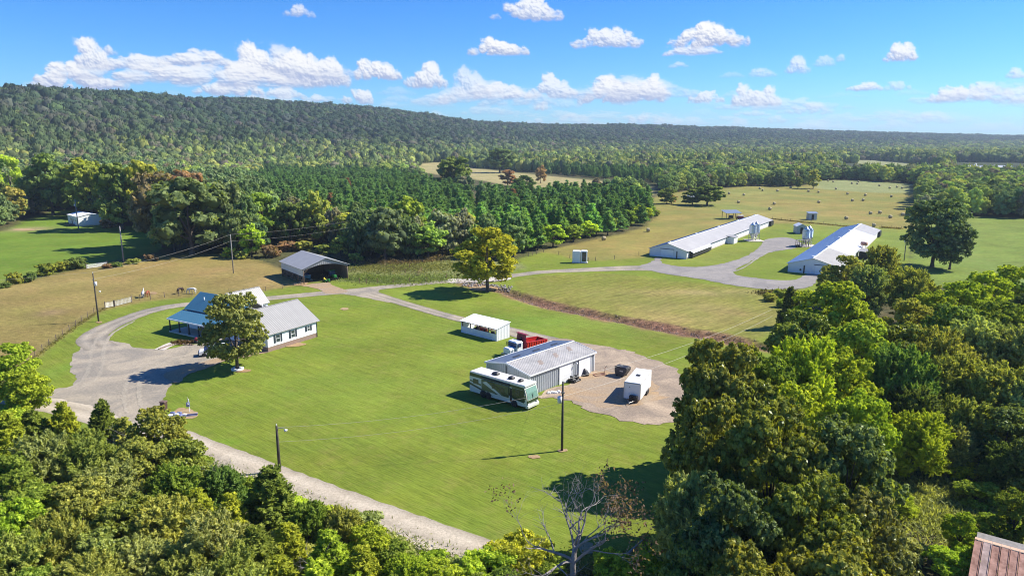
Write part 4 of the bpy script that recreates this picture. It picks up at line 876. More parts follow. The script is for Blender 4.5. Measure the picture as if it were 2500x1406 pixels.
# bright bushes along the pine stand and the shrub row of the upper lawn
for px, py, top, hw, c, w in [(1350, 602, 548, 34, 'bright', "rightmost large bush below the pine stand"), (1310, 606, 560, 26, 'green', "round green bush below the middle of the pine stand"), (1275, 606, 572, 24, 'olive', "olive bush beside the shade tree's top"), (1240, 600, 560, 24, 'dark', "dark bush beside the shade tree's top"),
        (1400, 590, 548, 24, 'green', "green bush third from the fence corner"), (1436, 580, 540, 24, 'bright', "bright round bush at the field edge by the first bale"), (1490, 565, 530, 22, 'green', "bush at the field edge behind the second bale"), (1530, 553, 512, 26, 'green', "large bush at the pines' far corner"), (1565, 543, 500, 26, 'bright', "yellow-green bush at the pines' far corner"), (1590, 532, 504, 16, 'green', "last bush of the row where the field widens")]:
    tree_base("bush", w + ", before the pines", 'maple_mid', px, py, top, hw, c, "bushes along the pine stand", cat='bush')
for px, py, top, hw, c, w in [(190, 656, 630, 26, 'dark', "tallest dark bush of the fence row, just left of the pasture gate"), (150, 662, 638, 24, 'oak', "dark bush second from the gate in the fence row"), (112, 672, 644, 26, 'oak', "broad dark bush in the middle of the fence row"), (75, 688, 664, 16, 'dark', "low dark bush in the fence row"), (38, 693, 666, 20, 'oak', "spreading bush at the left end of the fence row"), (10, 702, 690, 16, 'dark', "lowest bush of the fence row at the left edge"),
        (285, 652, 640, 16, 'dark', "low dark bush under the grey pole right of the gate"), (325, 644, 632, 18, 'olive', "olive bush right of the grey pole"), (262, 655, 644, 12, 'brown', "small brown bush at the gate"), (370, 636, 620, 18, 'brown', "brown bush below the largest oak"),
        (262, 556, 536, 18, 'brown', "dark brown bush beside the mobile home"), (660, 628, 598, 28, 'brown', "brown brushwood left of the pole barn"), (700, 612, 590, 30, 'brown', "brown brushwood behind the pole barn's left half"), (742, 612, 588, 26, 'olive', "olive brushwood behind the pole barn roof"), (795, 618, 596, 24, 'olive', "olive brushwood at the pole barn's right end"), (870, 640, 618, 20, 'olive', "olive brushwood right of the pole barn"), (560, 628, 604, 18, 'yellow', "small yellow bush at the foot of the pasture pole"), (590, 632, 612, 16, 'olive', "low olive bush by the pasture pole")]:
    tree_base("bush", w, 'shrub_mid', px, py, top, hw, c, "bushes along the pasture and barn", cat='bush')

# ------------------------------------------------------------------ the woods: nearest trees one by one, the rest as one mass
OPEN = [np.array(P) for n, P, c in REG if P is not None and P != 'creek']
PINE = [poly((1172, 628), (1440, 602), (1560, 560), (1600, 530), (1600, 506), (1480, 488), (1300, 478), (1175, 480)), poly((790, 578), (1000, 600), (1150, 600), (1158, 500), (1060, 452), (900, 430), (640, 425), (600, 470), (700, 540)),
        poly((1290, 436), (1400, 438), (1600, 448), (1760, 452), (1760, 436), (1500, 424), (1300, 420))]
BIG = poly((60, 524), (160, 505), (250, 540), (400, 560), (380, 625), (560, 622), (660, 600), (640, 500), (400, 440), (100, 430))
SHADED = poly((820, 610), (960, 640), (1290, 640), (1290, 610), (1150, 600), (1000, 600))
HIDE = [poly((1000, 410), (1200, 412), (1600, 448), (1640, 480), (1500, 486), (1300, 482), (1180, 484), (1050, 462)), poly((2040, 396), (2300, 412), (2300, 434), (2040, 434)), poly((2320, 396), (2700, 400), (2700, 441), (2320, 441)), poly((1150, 640), (1172, 640), (1172, 470), (1150, 470)), poly((640, 700), (860, 700), (850, 605), (640, 600))]
def candidates():
    out = []
    for (d0, d1, s) in ((205, 330, 6.2), (330, 620, 7.2), (620, 1100, 8.5), (1100, 1900, 12.0), (1900, 3000, 16), (3000, 6200, 22.0)):
        nx = int(2*d1/s)+2; ny = int(d1/s)+2
        X, Y = np.meshgrid((np.arange(nx)-nx/2)*s, np.arange(ny)*s)
        X = (X + nr.uniform(-.42, .42, X.shape)*s).ravel(); Y = (Y + nr.uniform(-.42, .42, Y.shape)*s).ravel()
        d = np.hypot(X, Y); m = (d >= d0) & (d < d1) & (np.abs(X) < 0.84*Y+20) & (Y > 120)
        out.append(np.stack([X[m], Y[m], np.full(m.sum(), s)], 1))
    P = np.concatenate(out)
    u = 1250+FPX*P[:, 0]/(P[:, 1]*1.0215); Dr = np.interp(u, _rx, _rd); d = np.hypot(P[:, 0], P[:, 1])
    P = P[d < Dr*1.08+30]
    keep = np.ones(len(P), bool)
    for O in OPEN:
        big = O; keep &= ~pip(P[:, 0], P[:, 1], big)
        for ox, oy in ((2.6, 0), (-2.6, 0), (0, 2.6), (0, -2.6)): keep &= ~(pip(P[:, 0]+ox, P[:, 1]+oy, big) & (np.hypot(P[:, 0], P[:, 1]) < 700))
    for O in HIDE: keep &= ~pip(P[:, 0], P[:, 1], np.array(O))
    P = P[keep]
    # nothing in the home wood on the right nor between road and camera: placed by hand above
    near_right = (P[:, 1] < 255) & (P[:, 0] > 10)
    return P[~near_right]
CP = candidates()
uu = 1250+FPX*CP[:, 0]/(CP[:, 1]*1.0215)
pine = np.zeros(len(CP), bool)
for Q in PINE: pine |= pip(CP[:, 0], CP[:, 1], np.array(Q))
bigm = pip(CP[:, 0], CP[:, 1], np.array(BIG))
dd = np.hypot(CP[:, 0], CP[:, 1]); zz = ground_z(CP[:, 0], CP[:, 1])
# clear of the trees placed above
placed = np.array([[o.location.x, o.location.y] for o in bpy.data.objects if o.get("category") in ('tree', 'bush')])
nearm = dd < 700; clear = np.ones(len(CP), bool)
for a in placed: clear &= ~(nearm & (np.hypot(CP[:, 0]-a[0], CP[:, 1]-a[1]) < 4.0))
CP, uu, pine, bigm, dd, zz = CP[clear], uu[clear], pine[clear], bigm[clear], dd[clear], zz[clear]
n = len(CP)
h = np.where(pine, nr.uniform(8.3, 13.2, n), nr.uniform(10, 15, n)); h = np.where(bigm & ~pine, nr.uniform(15, 21, n), h)
r_ = np.where(pine, nr.uniform(2.7, 3.6, n), CP[:, 2]*nr.uniform(0.52, 0.80, n)); r_ = np.where(bigm & ~pine, nr.uniform(4.5, 6.5, n), r_)
h = np.where(dd > 900, h*nr.uniform(.75, 1.4, n), h)
odd = nr.random(n); patch = fbm(CP[:, 0], CP[:, 1], 60, 3, 3.3); patch2 = fbm(CP[:, 0], CP[:, 1], 140, 2, 7.3)
PAL = np.array([(0.050, 0.075, 0.028), (0.070, 0.095, 0.032), (0.095, 0.125, 0.038), (0.150, 0.185, 0.040), (0.20, 0.21, 0.045), (0.105, 0.100, 0.060), (0.105, 0.080, 0.055)])
mix_hill = np.array([.30, .29, .14, .02, .00, .20, .05]); mix_low = np.array([.15, .16, .22, .24, .12, .07, .04]); mix_oak = np.array([.45, .25, .1, .05, .02, .05, .08])
pick = np.zeros(n, int); lowness = np.clip(1-(zz-3)/28.0, 0, 1)*(dd > 330)
for i in range(n):
    w = mix_oak if bigm[i] else mix_hill*(1-lowness[i]) + mix_low*lowness[i]
    w = w*np.exp(np.array([-1, -.6, 0, .9, 1, .2, .2])*1.1*patch[i]); pick[i] = np.searchsorted(np.cumsum(w)/w.sum(), odd[i]*0.9999)
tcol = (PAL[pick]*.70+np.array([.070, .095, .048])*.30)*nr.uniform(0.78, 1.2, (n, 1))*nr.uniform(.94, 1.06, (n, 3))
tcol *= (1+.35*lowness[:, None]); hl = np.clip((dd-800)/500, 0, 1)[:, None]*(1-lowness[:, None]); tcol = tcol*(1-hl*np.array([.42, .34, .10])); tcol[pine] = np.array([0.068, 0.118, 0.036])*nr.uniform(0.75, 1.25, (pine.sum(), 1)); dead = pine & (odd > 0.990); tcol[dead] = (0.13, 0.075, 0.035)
order = np.argsort(dd); infr = (uu > -30) & (uu < 2530)
nb = 0; npn = 0; single = np.zeros(n, bool)
for i in order:
    if dd[i] > 640 or not infr[i]: continue
    if pine[i] and npn < 95: single[i] = True; npn += 1
    elif not pine[i] and nb < 90 and dd[i] < 560: single[i] = True; nb += 1
FM = [(30, 500, "the left edge of the picture"), (130, 525, "the upper lawn's far end"), (225, 530, "the mobile home"), (330, 560, "the grey pole in the bush row"), (470, 600, "the largest pasture oak"), (570, 610, "the pasture pole"), (640, 600, "the small bright tree by the pole"), (740, 600, "the pole barn roof"), (860, 610, "the barn's right corner"), (940, 630, "the dark leaning tree"), (1040, 620, "the round dome-shaped tree"), (1110, 600, "the sandy track's near end"), (1190, 620, "the yellow shade tree"), (1110, 475, "the big dark meadow oak"),
      (800, 560, "the first pine rows"), (560, 540, "the brown oak crown"), (1300, 600, "the pine stand's bushes"), (1560, 545, "the pine stand's far corner"), (1640, 470, "the hay field clump"), (1850, 455, "the hay field's tree line"), (1985, 455, "the tall single field tree"), (2250, 470, "the far hay strip"), (2270, 530, "the lane by the huge pasture oak"), (2400, 520, "the right meadow"), (300, 520, "the oak behind the mobile home"), (680, 560, "the wood's middle behind the barn")]
for i in np.nonzero(single)[0]:
    x, y = CP[i, 0], CP[i, 1]; c = tuple(tcol[i])
    if pine[i]:
        lab, g = (("rusty brown dead pine standing in the plantation", "dead pines of the plantation") if dead[i] else ("%s dark pine, %s of the plantation %s the sandy track" % ("tall" if h[i] > 11.6 else ("low" if h[i] < 9.8 else "slender"), "front row" if pix(CP[i, 0], CP[i, 1])[1] > 585 else "inner rows", "right of" if uu[i] > 1165 else "left of"), "pines in the front rows of the plantation"))
        tree("pine_tree", lab, 'pine_mid', x, y, h[i], r_[i], c, g)
    else:
        w = ["very dark green", "dark green", "mid green", "light green", "yellow-green", "grey-brown", "brown"][pick[i]]
        where = "behind the horse pasture and mobile home" if uu[i] < 600 else ("behind the pole barn" if uu[i] < 1150 else "behind the pine stand and hay field")
        pu, pv = pix(x, y, 0); q = min(FM, key=lambda q: math.hypot(pu-q[0], (pv-q[1])*2.2)); row = "first" if abs(pv-q[1]) < 12 else ("second" if abs(pv-q[1]) < 28 else "third")
        lab = "%s %s-row tree %s %s" % (w, row, "right of" if pu > q[0] else "left of", q[2]); sz = "tall " if h[i] > 16 else ("low " if h[i] < 11.5 else "")
        tree("forest_tree", sz + lab, 'oak_mid' if pick[i] < 3 else 'maple_mid', x, y, h[i], r_[i], c, "trees of the woods " + where)

# distant crowns: simple clumps, thousands of them, laid out by geometry nodes
def far_crown(i, cone):
    b = bmesh.new(); bmesh.ops.create_icosphere(b, subdivisions=2, radius=1.0)
    for v in b.verts:
        d = v.co.copy(); k = 1 + 0.34*mnoise.noise(d*1.8+Vector((i*7, 0, 0))) + 0.26*mnoise.noise(d*4+Vector((0, i*5, 0)))
        p = d*k; v.co = Vector((p.x, p.y, p.z*0.5+0.5))
        if cone: f = 1.15-0.85*max(0, v.co.z); v.co.x *= f; v.co.y *= f
    me0 = bpy.data.meshes.new("t"); b.to_mesh(me0); b.free()
    V0 = np.array([v.co[:] for v in me0.vertices]); F0 = np.array([p.vertices[:] for p in me0.polygons]); ctr = V0[F0].mean(1)
    nl = 70; k = nr.integers(0, len(F0), nl); N_ = unit(unit(ctr[k]-np.array([0, 0, .45])) + nr.normal(size=(nl, 3))*.5)
    V, F = leaf_quads(ctr[k]*np.array([1.04, 1.04, 1.02]) + nr.normal(size=(nl, 3))*.05, N_, 0.26*(0.6+0.8*nr.random(nl)), 1.4)
    T3 = np.stack([F[:, [0, 1, 2]], F[:, [0, 2, 3]]], 1).reshape(-1, 3)
    lv = np.concatenate([0.35+0.3*nr.random(len(F0)), np.repeat(nr.random(nl), 2)])
    return mesh_np("distant_crown", np.concatenate([V0, V]), np.concatenate([F0, T3+len(V0)]), M['leaf_far'], fattr=lv)
def mid_variant(me):
    m2 = me.copy(); m2.materials.clear(); m2.materials.append(M['leaf_far']); return m2
protos = bpy.data.collections.new("crown_kinds"); names = []
def addp(me, sx, sz):
    me = me.copy(); 
    co = np.empty(len(me.vertices)*3, dtype=np.float32); me.vertices.foreach_get("co", co); co = co.reshape(-1, 3)/np.array([sx, sx, sz], dtype=np.float32); me.vertices.foreach_set("co", co.ravel())
    o = bpy.data.objects.new("crown_kind_%02d" % len(names), me); protos.objects.link(o); names.append(o.name)
for i in range(5): addp(far_crown(i, False), 1, 1)                     # 0-4 distant broad-leaved
for i in range(3): addp(far_crown(9+i, True), 1, 1)                    # 5-7 distant pine
for k in ('oak_mid', 'maple_mid'):                                     # 8-14 nearer broad-leaved
    for me, t, R0, H0 in PROTO[k]: addp(mid_variant(me), R0, H0)
for me, t, R0, H0 in PROTO['pine_mid']: addp(mid_variant(me), R0, H0)  # 15-17
def scatter(name, label, P, S, A, I, C):
    me = bpy.data.meshes.new(name); m = len(P); me.vertices.add(m); me.vertices.foreach_set("co", P.astype(np.float32).ravel())
    for an, ty, key, val in (("scl", 'FLOAT_VECTOR', "vector", S), ("rot", 'FLOAT_VECTOR', "vector", A), ("tcol", 'FLOAT_COLOR', "color", C)):
        a = me.attributes.new(an, ty, 'POINT'); a.data.foreach_set(key, val.astype(np.float32).ravel())
    a = me.attributes.new("kind_index", 'INT', 'POINT'); a.data.foreach_set("value", I.astype(np.int32))
    ob = link(name, me); tag(ob, label=label, kind='stuff')
    ng = bpy.data.node_groups.new(name + "_nodes", 'GeometryNodeTree')
    ng.interface.new_socket("Geometry", in_out='INPUT', socket_type='NodeSocketGeometry'); ng.interface.new_socket("Geometry", in_out='OUTPUT', socket_type='NodeSocketGeometry')
    N = ng.nodes; L = ng.links; gi = N.new("NodeGroupInput"); go = N.new("NodeGroupOutput"); ip = N.new("GeometryNodeInstanceOnPoints")
    ci = N.new("GeometryNodeCollectionInfo"); ci.inputs[0].default_value = protos; ci.inputs[1].default_value = True; ci.inputs[2].default_value = True
    def at(nm, dt):
        q = N.new("GeometryNodeInputNamedAttribute"); q.data_type = dt; q.inputs[0].default_value = nm; return q.outputs[0]
    L.new(gi.outputs[0], ip.inputs['Points']); L.new(ci.outputs[0], ip.inputs['Instance']); ip.inputs['Pick Instance'].default_value = True
    L.new(at("kind_index", 'INT'), ip.inputs['Instance Index']); L.new(at("rot", 'FLOAT_VECTOR'), ip.inputs['Rotation']); L.new(at("scl", 'FLOAT_VECTOR'), ip.inputs['Scale'])
    L.new(ip.outputs[0], go.inputs[0])
    md = ob.modifiers.new("scatter", 'NODES'); md.node_group = ng
    return ob
rest = ~single
I = np.where(pine, 5+nr.integers(0, 3, n), nr.integers(0, 5, n)); mid = dd < 760
I = np.where(mid & pine, 15+nr.integers(0, 3, n), I); I = np.where(mid & ~pine, 8+nr.integers(0, 7, n), I)
S = np.stack([r_*nr.uniform(.9, 1.15, n), r_*nr.uniform(.9, 1.15, n), h], 1); A = np.zeros((n, 3)); A[:, 2] = nr.uniform(0, 6.28, n)
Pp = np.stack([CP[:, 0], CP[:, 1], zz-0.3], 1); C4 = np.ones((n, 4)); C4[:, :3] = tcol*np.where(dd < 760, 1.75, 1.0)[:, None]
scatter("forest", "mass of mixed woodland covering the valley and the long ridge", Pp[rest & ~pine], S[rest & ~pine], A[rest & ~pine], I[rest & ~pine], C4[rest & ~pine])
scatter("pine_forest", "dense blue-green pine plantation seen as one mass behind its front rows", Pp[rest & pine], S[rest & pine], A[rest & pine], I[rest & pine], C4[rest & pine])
# taller trees that break the skyline
print("trees", n, "single", single.sum(), nb, npn)
# ------------------------------------------------------------------ buildings
def sub(o, name, mb, m, label=None):
    c = mb.build(name, m, o)
    if label: c["label"] = label
    return c
def window(parent, M4, w, h, shut=False, name="window"):
    "frame + panes (+ shutters) set on a wall; M4 puts x along the wall, y outwards, z up"
    f = MB(); t = 0.07
    for a in ((-w/2, 0, -h/2, -w/2+t, 0.05, h/2), (w/2-t, 0, -h/2, w/2, 0.05, h/2), (-w/2+t, 0, -h/2, w/2-t, 0.05, -h/2+t), (-w/2+t, 0, h/2-t, w/2-t, 0.05, h/2), (-w/2+t, 0, -t/2, w/2-t, 0.045, t/2)): f.box(*a, M=M4)
    fo = sub(parent, name, f, M['white'])
    g = MB(); g.box(-w/2+t, 0.004, -h/2+t, w/2-t, 0.02, h/2-t, M=M4); g.build("pane", M['glass'], fo)
    if shut:
        for s in (-1, 1):
            q = MB(); x = s*(w/2+0.24); q.box(x-0.19, 0.0, -h/2, x+0.19, 0.06, h/2, M=M4)
            for k in range(6): z = -h/2+0.12+k*(h-0.24)/5; q.box(x-0.14, 0.06, z-0.03, x+0.14, 0.075, z+0.05, M=M4)
            sub(parent, "shutter", q, M['shutter'])
def frame4(px, py, pz, deg):
    return Matrix.Translation((px, py, pz)) @ Matrix.Rotation(R(deg), 4, 'Z')

def wheel(parent, x, y, z, r, w, rim='steel', M4=None):
    "tyre with a rim, axle along local y"
    t = MB(); t.lathe([(r*.55, -w/2), (r*.94, -w/2), (r, -w/4), (r, w/4), (r*.94, w/2), (r*.55, w/2)], 18, (x, y, z), axis='y', M=M4); wo_ = t.build("wheel", M['rubber'], parent)
    h = MB(); h.lathe([(.02, -w*.38), (r*.2, -w*.45), (r*.5, -w*.30), (r*.56, -w*.51), (r*.56, w*.51), (r*.5, w*.3), (r*.2, w*.45), (.02, w*.38)], 14, (x, y, z), axis='y', M=M4); h.build("rim", M[rim], wo_)
    return wo_
# --- workshop with two white doors
def workshop():
    ax = 46.5; o = thing("metal_workshop", "long grey metal workshop with a low white roof and two white roller doors", "workshop", (2.55, 96.3, 0), R(ax))
    L_, W, E_, RZ = 15.3, 8.8, 3.15, 3.95
    b = MB(); b.wall((0, 0), (L_, 0), 0, E_, rib=0.42, rh=0.05); b.wall((L_, W), (0, W), 0, E_, rib=0.42, rh=0.05); sub(o, "wall", b, M['shop_wall'])
    top = lambda t: E_ + (RZ-E_)*(1-abs(2*t-1))
    b = MB(); b.wall((0, W), (0, 0), 0, E_, rib=0.42, rh=0.05, top=top); b.wall((L_, 0), (L_, W), 0, E_, rib=0.42, rh=0.05, top=top); sub(o, "gable_wall", b, M['shop_wall'])
    ov = 0.25; y0 = -ov; z0 = E_-ov*(RZ-E_)/(W/2)
    b = MB(); b.slab((-ov, y0, z0+.06), (L_+ov, y0, z0+.06), (L_+ov, W/2, RZ+.06), (-ov, W/2, RZ+.06), .05, rib=0.32, rh=0.035, rw=0.06)
    sub(o, "roof_slope", b, M['shop_roof'], "white ribbed roof slope with rust streaks")
    b = MB(); b.slab((L_+ov, W+ov, z0+.06), (-ov, W+ov, z0+.06), (-ov, W/2+.01, RZ+.06), (L_+ov, W/2+.01, RZ+.06), .05, rib=0.32, rh=0.035, rw=0.06); sub(o, "roof_slope", b, M['galv'], "grey rear roof slope")
    b = MB(); b.box(-ov-.02, W/2-.12, RZ+.09, L_+ov+.02, W/2+.12, RZ+.14); sub(o, "ridge_cap", b, M['white'])
    t = MB()
    for x in (-ov-.06, L_+ov):
        for s in (0, 1):
            a = Vector((x, y0 if not s else W+ov, z0-.06)); c = Vector((x, W/2, RZ-.06)); d = Vector((.06, 0, 0)); u = Vector((0, 0, .2))
            t.add([a, a+d, c+d, c, a+u, a+d+u, c+d+u, c+u], ((0,3,2,1),(4,5,6,7),(0,1,5,4),(1,2,6,5),(2,3,7,6),(3,0,4,7)))
    t.box(-ov, y0-.08, z0-.1, L_+ov, y0-.01, z0+.1); t.box(-ov, W+ov+.01, z0-.1, L_+ov, W+ov+.08, z0+.1)
    sub(o, "trim", t, M['white'])
    for x, y in ((-.03, -.06), (L_-.09, -.06), (-.03, W-.06), (L_-.09, W-.06)):
        c = MB(); c.box(x, y, 0, x+.14, y+.14, E_-.02); sub(o, "corner_trim", c, M['white'])
    for x in (6.6, 11.3):
        d = MB(); d.box(x-.1, -.16, 0, x, -.055, 2.85); d.box(x+2.9, -.16, 0, x+3.0, -.055, 2.85); d.box(x-.1, -.16, 2.75, x+3.0, -.055, 2.87); fr = sub(o, "door_frame", d, M['white'])
        for k in range(6):
            q = MB(); q.bbox(x+.003, -.12, .01+k*.455, x+2.897, -.056, .01+k*.455+.44, .012); sub(o, "door_panel", q, M['white'])
    for k, x in enumerate((3.2, 7.7, 12.1)):
        q = MB(); y = W/2+1.7; z = RZ+.07-(1.7/(W/2))*(RZ-E_); q.box(x, y, z+.0, x+1.5, y+.35, z+.05); sub(o, "roof_vent", q, M['dark'])
    p = MB(); p.tube([(-.12, W/2+.2, 0), (-.12, W/2+.2, 3.5)], .06, 6); sub(o, "drain_pipe", p, M['dark'])
    l = MB(); l.tube([(10.2, -.05, 2.6), (10.2, -.35, 2.75), (10.2, -.5, 2.7)], .04, 6); l.lathe([(.05, 2.45), (.16, 2.5), (.14, 2.72), (.04, 2.76)], 8, (10.2, -.5, 0)); sub(o, "wall_lamp", l, M['white'])
    # rust stains on the lit slope
    r_ = MB()
    for k, (x, y) in enumerate(((4.2, 1.9), (8.3, 2.4), (12.2, 2.9))):
        for j in range(7):
            yy = y-.6+.18*j; z = z0+.06+(yy-y0)/(W/2-y0)*(RZ-z0)+.041; w = .25+.28*abs(math.sin(j*2+k)); dz = .1*(RZ-z0)/(W/2-y0)
            r_.quad((x-w+.1*j, yy, z), (x+w+.1*j, yy, z), (x+w+.1*j, yy+.1, z+dz), (x-w+.1*j, yy+.1, z+dz))
    sub(o, "rust_stain", r_, mat("rust_stain", (0.34, 0.26, 0.21), .8, .2, 3))
workshop()

def lean_to():
    o = thing("equipment_shelter", "small white lean-to shelter with an open band in its front wall", "shelter", (-9.75, 130.85, 0), R(-42.2))
    L_, W, F, Bk = 9.4, 3.5, 2.3, 2.85
    b = MB(); b.wall((0, 0), (L_, 0), 0, 1.25, rib=.45, th=.06); sub(o, "front_wall", b, M['white'])
    def side(x, flip):
        b = MB(); pts = [(0, 0), (W, 0), (W, Bk), (0, F)]; b.prism([(p[0], p[1]) for p in pts], x, x+.06, 'x')
        for k in range(9):
            y = .12+k*(W-.25)/8; z = F+(Bk-F)*y/W; xx = x+.06 if flip else x-.03; b.box(xx, y, .02, xx+.03, y+.06, z-.05)
        sub(o, "side_wall", b, M['white'])
    side(0.02, False); side(L_-.08, True)
    b = MB(); b.slab((-.15, -.2, F+.02), (L_+.15, -.2, F+.02), (L_+.15, W+.2, Bk+.13), (-.15, W+.2, Bk+.13), .05, rib=.3, rh=.035); sub(o, "roof", b, M['white'])
    for x in (2.3, 4.7, 7.1, .15, L_-.25):
        b = MB(); b.box(x, .08, 0, x+.14, .22, F-.06); sub(o, "post", b, M['wood'])
    for x in (2.3, 4.7, 7.1):
        b = MB(); b.box(x, W-.2, 0, x+.14, W-.06, Bk-.1); sub(o, "post", b, M['wood'])
    b = MB(); b.box(.1, .07, F-.2, L_-.1, .13, F-.05); sub(o, "beam", b, M['wood'])
    return o
lean_to()

def pole_barn():
    o = thing("pole_barn", "open-fronted pole barn with grey gabled roof and cream side band", "barn", (-53.2, 176.5, 0), R(38))
    # x along the open gable front, y to the back
    L_, W, E_, RZ = 15.5, 12.2, 4.15, 6.35
    for y in (0.1, 3.9, 7.75, 11.6, 15.3):
        for x in (0.1, W-.1):
            b = MB(); b.tube([(x, y, 0), (x, y, E_-.05)], .13, 8); sub(o, "post", b, M['wood'])
    b = MB(); b.box(-.06, .2, 2.05, .0, L_-.2, 3.75)
    for k in range(36): y = .3+k*(L_-.7)/35; b.box(-.085, y, 2.07, -.06, y+.05, 3.73)
    sub(o, "side_panel", b, M['cream'])
    b = MB(); b.wall((W, 0.2), (W, L_), 0, 3.9, rib=.4, th=.05); b.wall((W, L_), (0, L_), 0, 3.9, rib=.4, th=.05); sub(o, "back_wall", b, M['wood'])
    for j in range(3):
        b = MB(); b.box(.02, .2, .35+j*.6, .07, L_-.2, .47+j*.6); sub(o, "rail", b, M['wood'])
    for s in (0, 1):
        b = MB(); ov = .5; zz = E_-ov*(RZ-E_)/(W/2)
        if s == 0: b.slab((-ov, L_+.3, zz), (-ov, -.4, zz), (W/2, -.4, RZ), (W/2, L_+.3, RZ), .05, rib=.4, rh=.03)
        else: b.slab((W+ov, -.4, zz), (W+ov, L_+.3, zz), (W/2+.01, L_+.3, RZ), (W/2+.01, -.4, RZ), .05, rib=.4, rh=.03)
        sub(o, "roof_slope", b, M['barn_roof'])
    # stepped gable sheeting over the opening
    n = 22
    g = MB()
    for k in range(n):
        x0, x1 = k*W/n, (k+1)*W/n; xm = (x0+x1)/2; tp = E_+(RZ-E_)*(1-abs(xm/(W/2)-1))-.12
        lo = 3.55+1.15*(1-abs(xm/(W/2)-1)**2.0); q = MB(); q.box(x0+.012, -.06, lo, x1-.012, -.0, tp); q.box(x0+.012, -.09, lo, x0+.06, -.06, tp)
        q.build("gable_sheet", M['barn_roof'], o)
    for x, s in ((.2, 1), (W-.2, -1)):
        b = MB(); b.tube([(x, -.02, 2.9), (x+s*1.1, -.02, 3.9)], .06, 5); sub(o, "brace", b, M['wood'])
    return o
pole_barn()

def gable_house(o, x0, x1, y0, y1, zb, ze, zr, axis='x', ov=.35, walls='white_siding', roof='house_roof', rib=.4, base=0.0):
    "a gabled block: walls, gables, two slopes; ridge along axis"
    if axis == 'x':
        ym = (y0+y1)/2; b = MB(); b.wall((x0, y0), (x1, y0), zb, ze); b.wall((x1, y1), (x0, y1), zb, ze)
        top = lambda t: ze+(zr-ze)*(1-abs(2*t-1)); b.wall((x0, y1), (x0, y0), zb, ze, top=top); b.wall((x1, y0), (x1, y1), zb, ze, top=top); sub(o, "wall", b, M[walls])
        zz = ze-ov*(zr-ze)/(ym-y0)
        for s in (0, 1):
            b = MB()
            if s == 0: b.slab((x0-ov, y0-ov, zz+.12), (x1+ov, y0-ov, zz+.12), (x1+ov, ym, zr+.12), (x0-ov, ym, zr+.12), .1, rib=rib)
            else: b.slab((x1+ov, y1+ov, zz+.12), (x0-ov, y1+ov, zz+.12), (x0-ov, ym+.01, zr+.12), (x1+ov, ym+.01, zr+.12), .1, rib=rib)
            sub(o, "roof_slope", b, M[roof])
        b = MB(); b.box(x0-ov, ym-.12, zr+.14, x1+ov, ym+.12, zr+.19); sub(o, "ridge_cap", b, M[roof])
    else:
        xm = (x0+x1)/2; b = MB(); b.wall((x0, y1), (x0, y0), zb, ze); b.wall((x1, y0), (x1, y1), zb, ze)
        top = lambda t: ze+(zr-ze)*(1-abs(2*t-1)); b.wall((x0, y0), (x1, y0), zb, ze, top=top); b.wall((x1, y1), (x0, y1), zb, ze, top=top); sub(o, "wall", b, M[walls])
        zz = ze-ov*(zr-ze)/(xm-x0)
        for s in (0, 1):
            b = MB()
            if s == 0: b.slab((x0-ov, y1+ov, zz+.12), (x0-ov, y0-ov, zz+.12), (xm, y0-ov, zr+.12), (xm, y1+ov, zr+.12), .1, rib=rib)
            else: b.slab((x1+ov, y0-ov, zz+.12), (x1+ov, y1+ov, zz+.12), (xm+.01, y1+ov, zr+.12), (xm+.01, y0-ov, zr+.12), .1, rib=rib)
            sub(o, "roof_slope", b, M[roof])
        b = MB(); b.box(xm-.12, y0-ov, zr+.14, xm+.12, y1+ov, zr+.19); sub(o, "ridge_cap", b, M[roof])

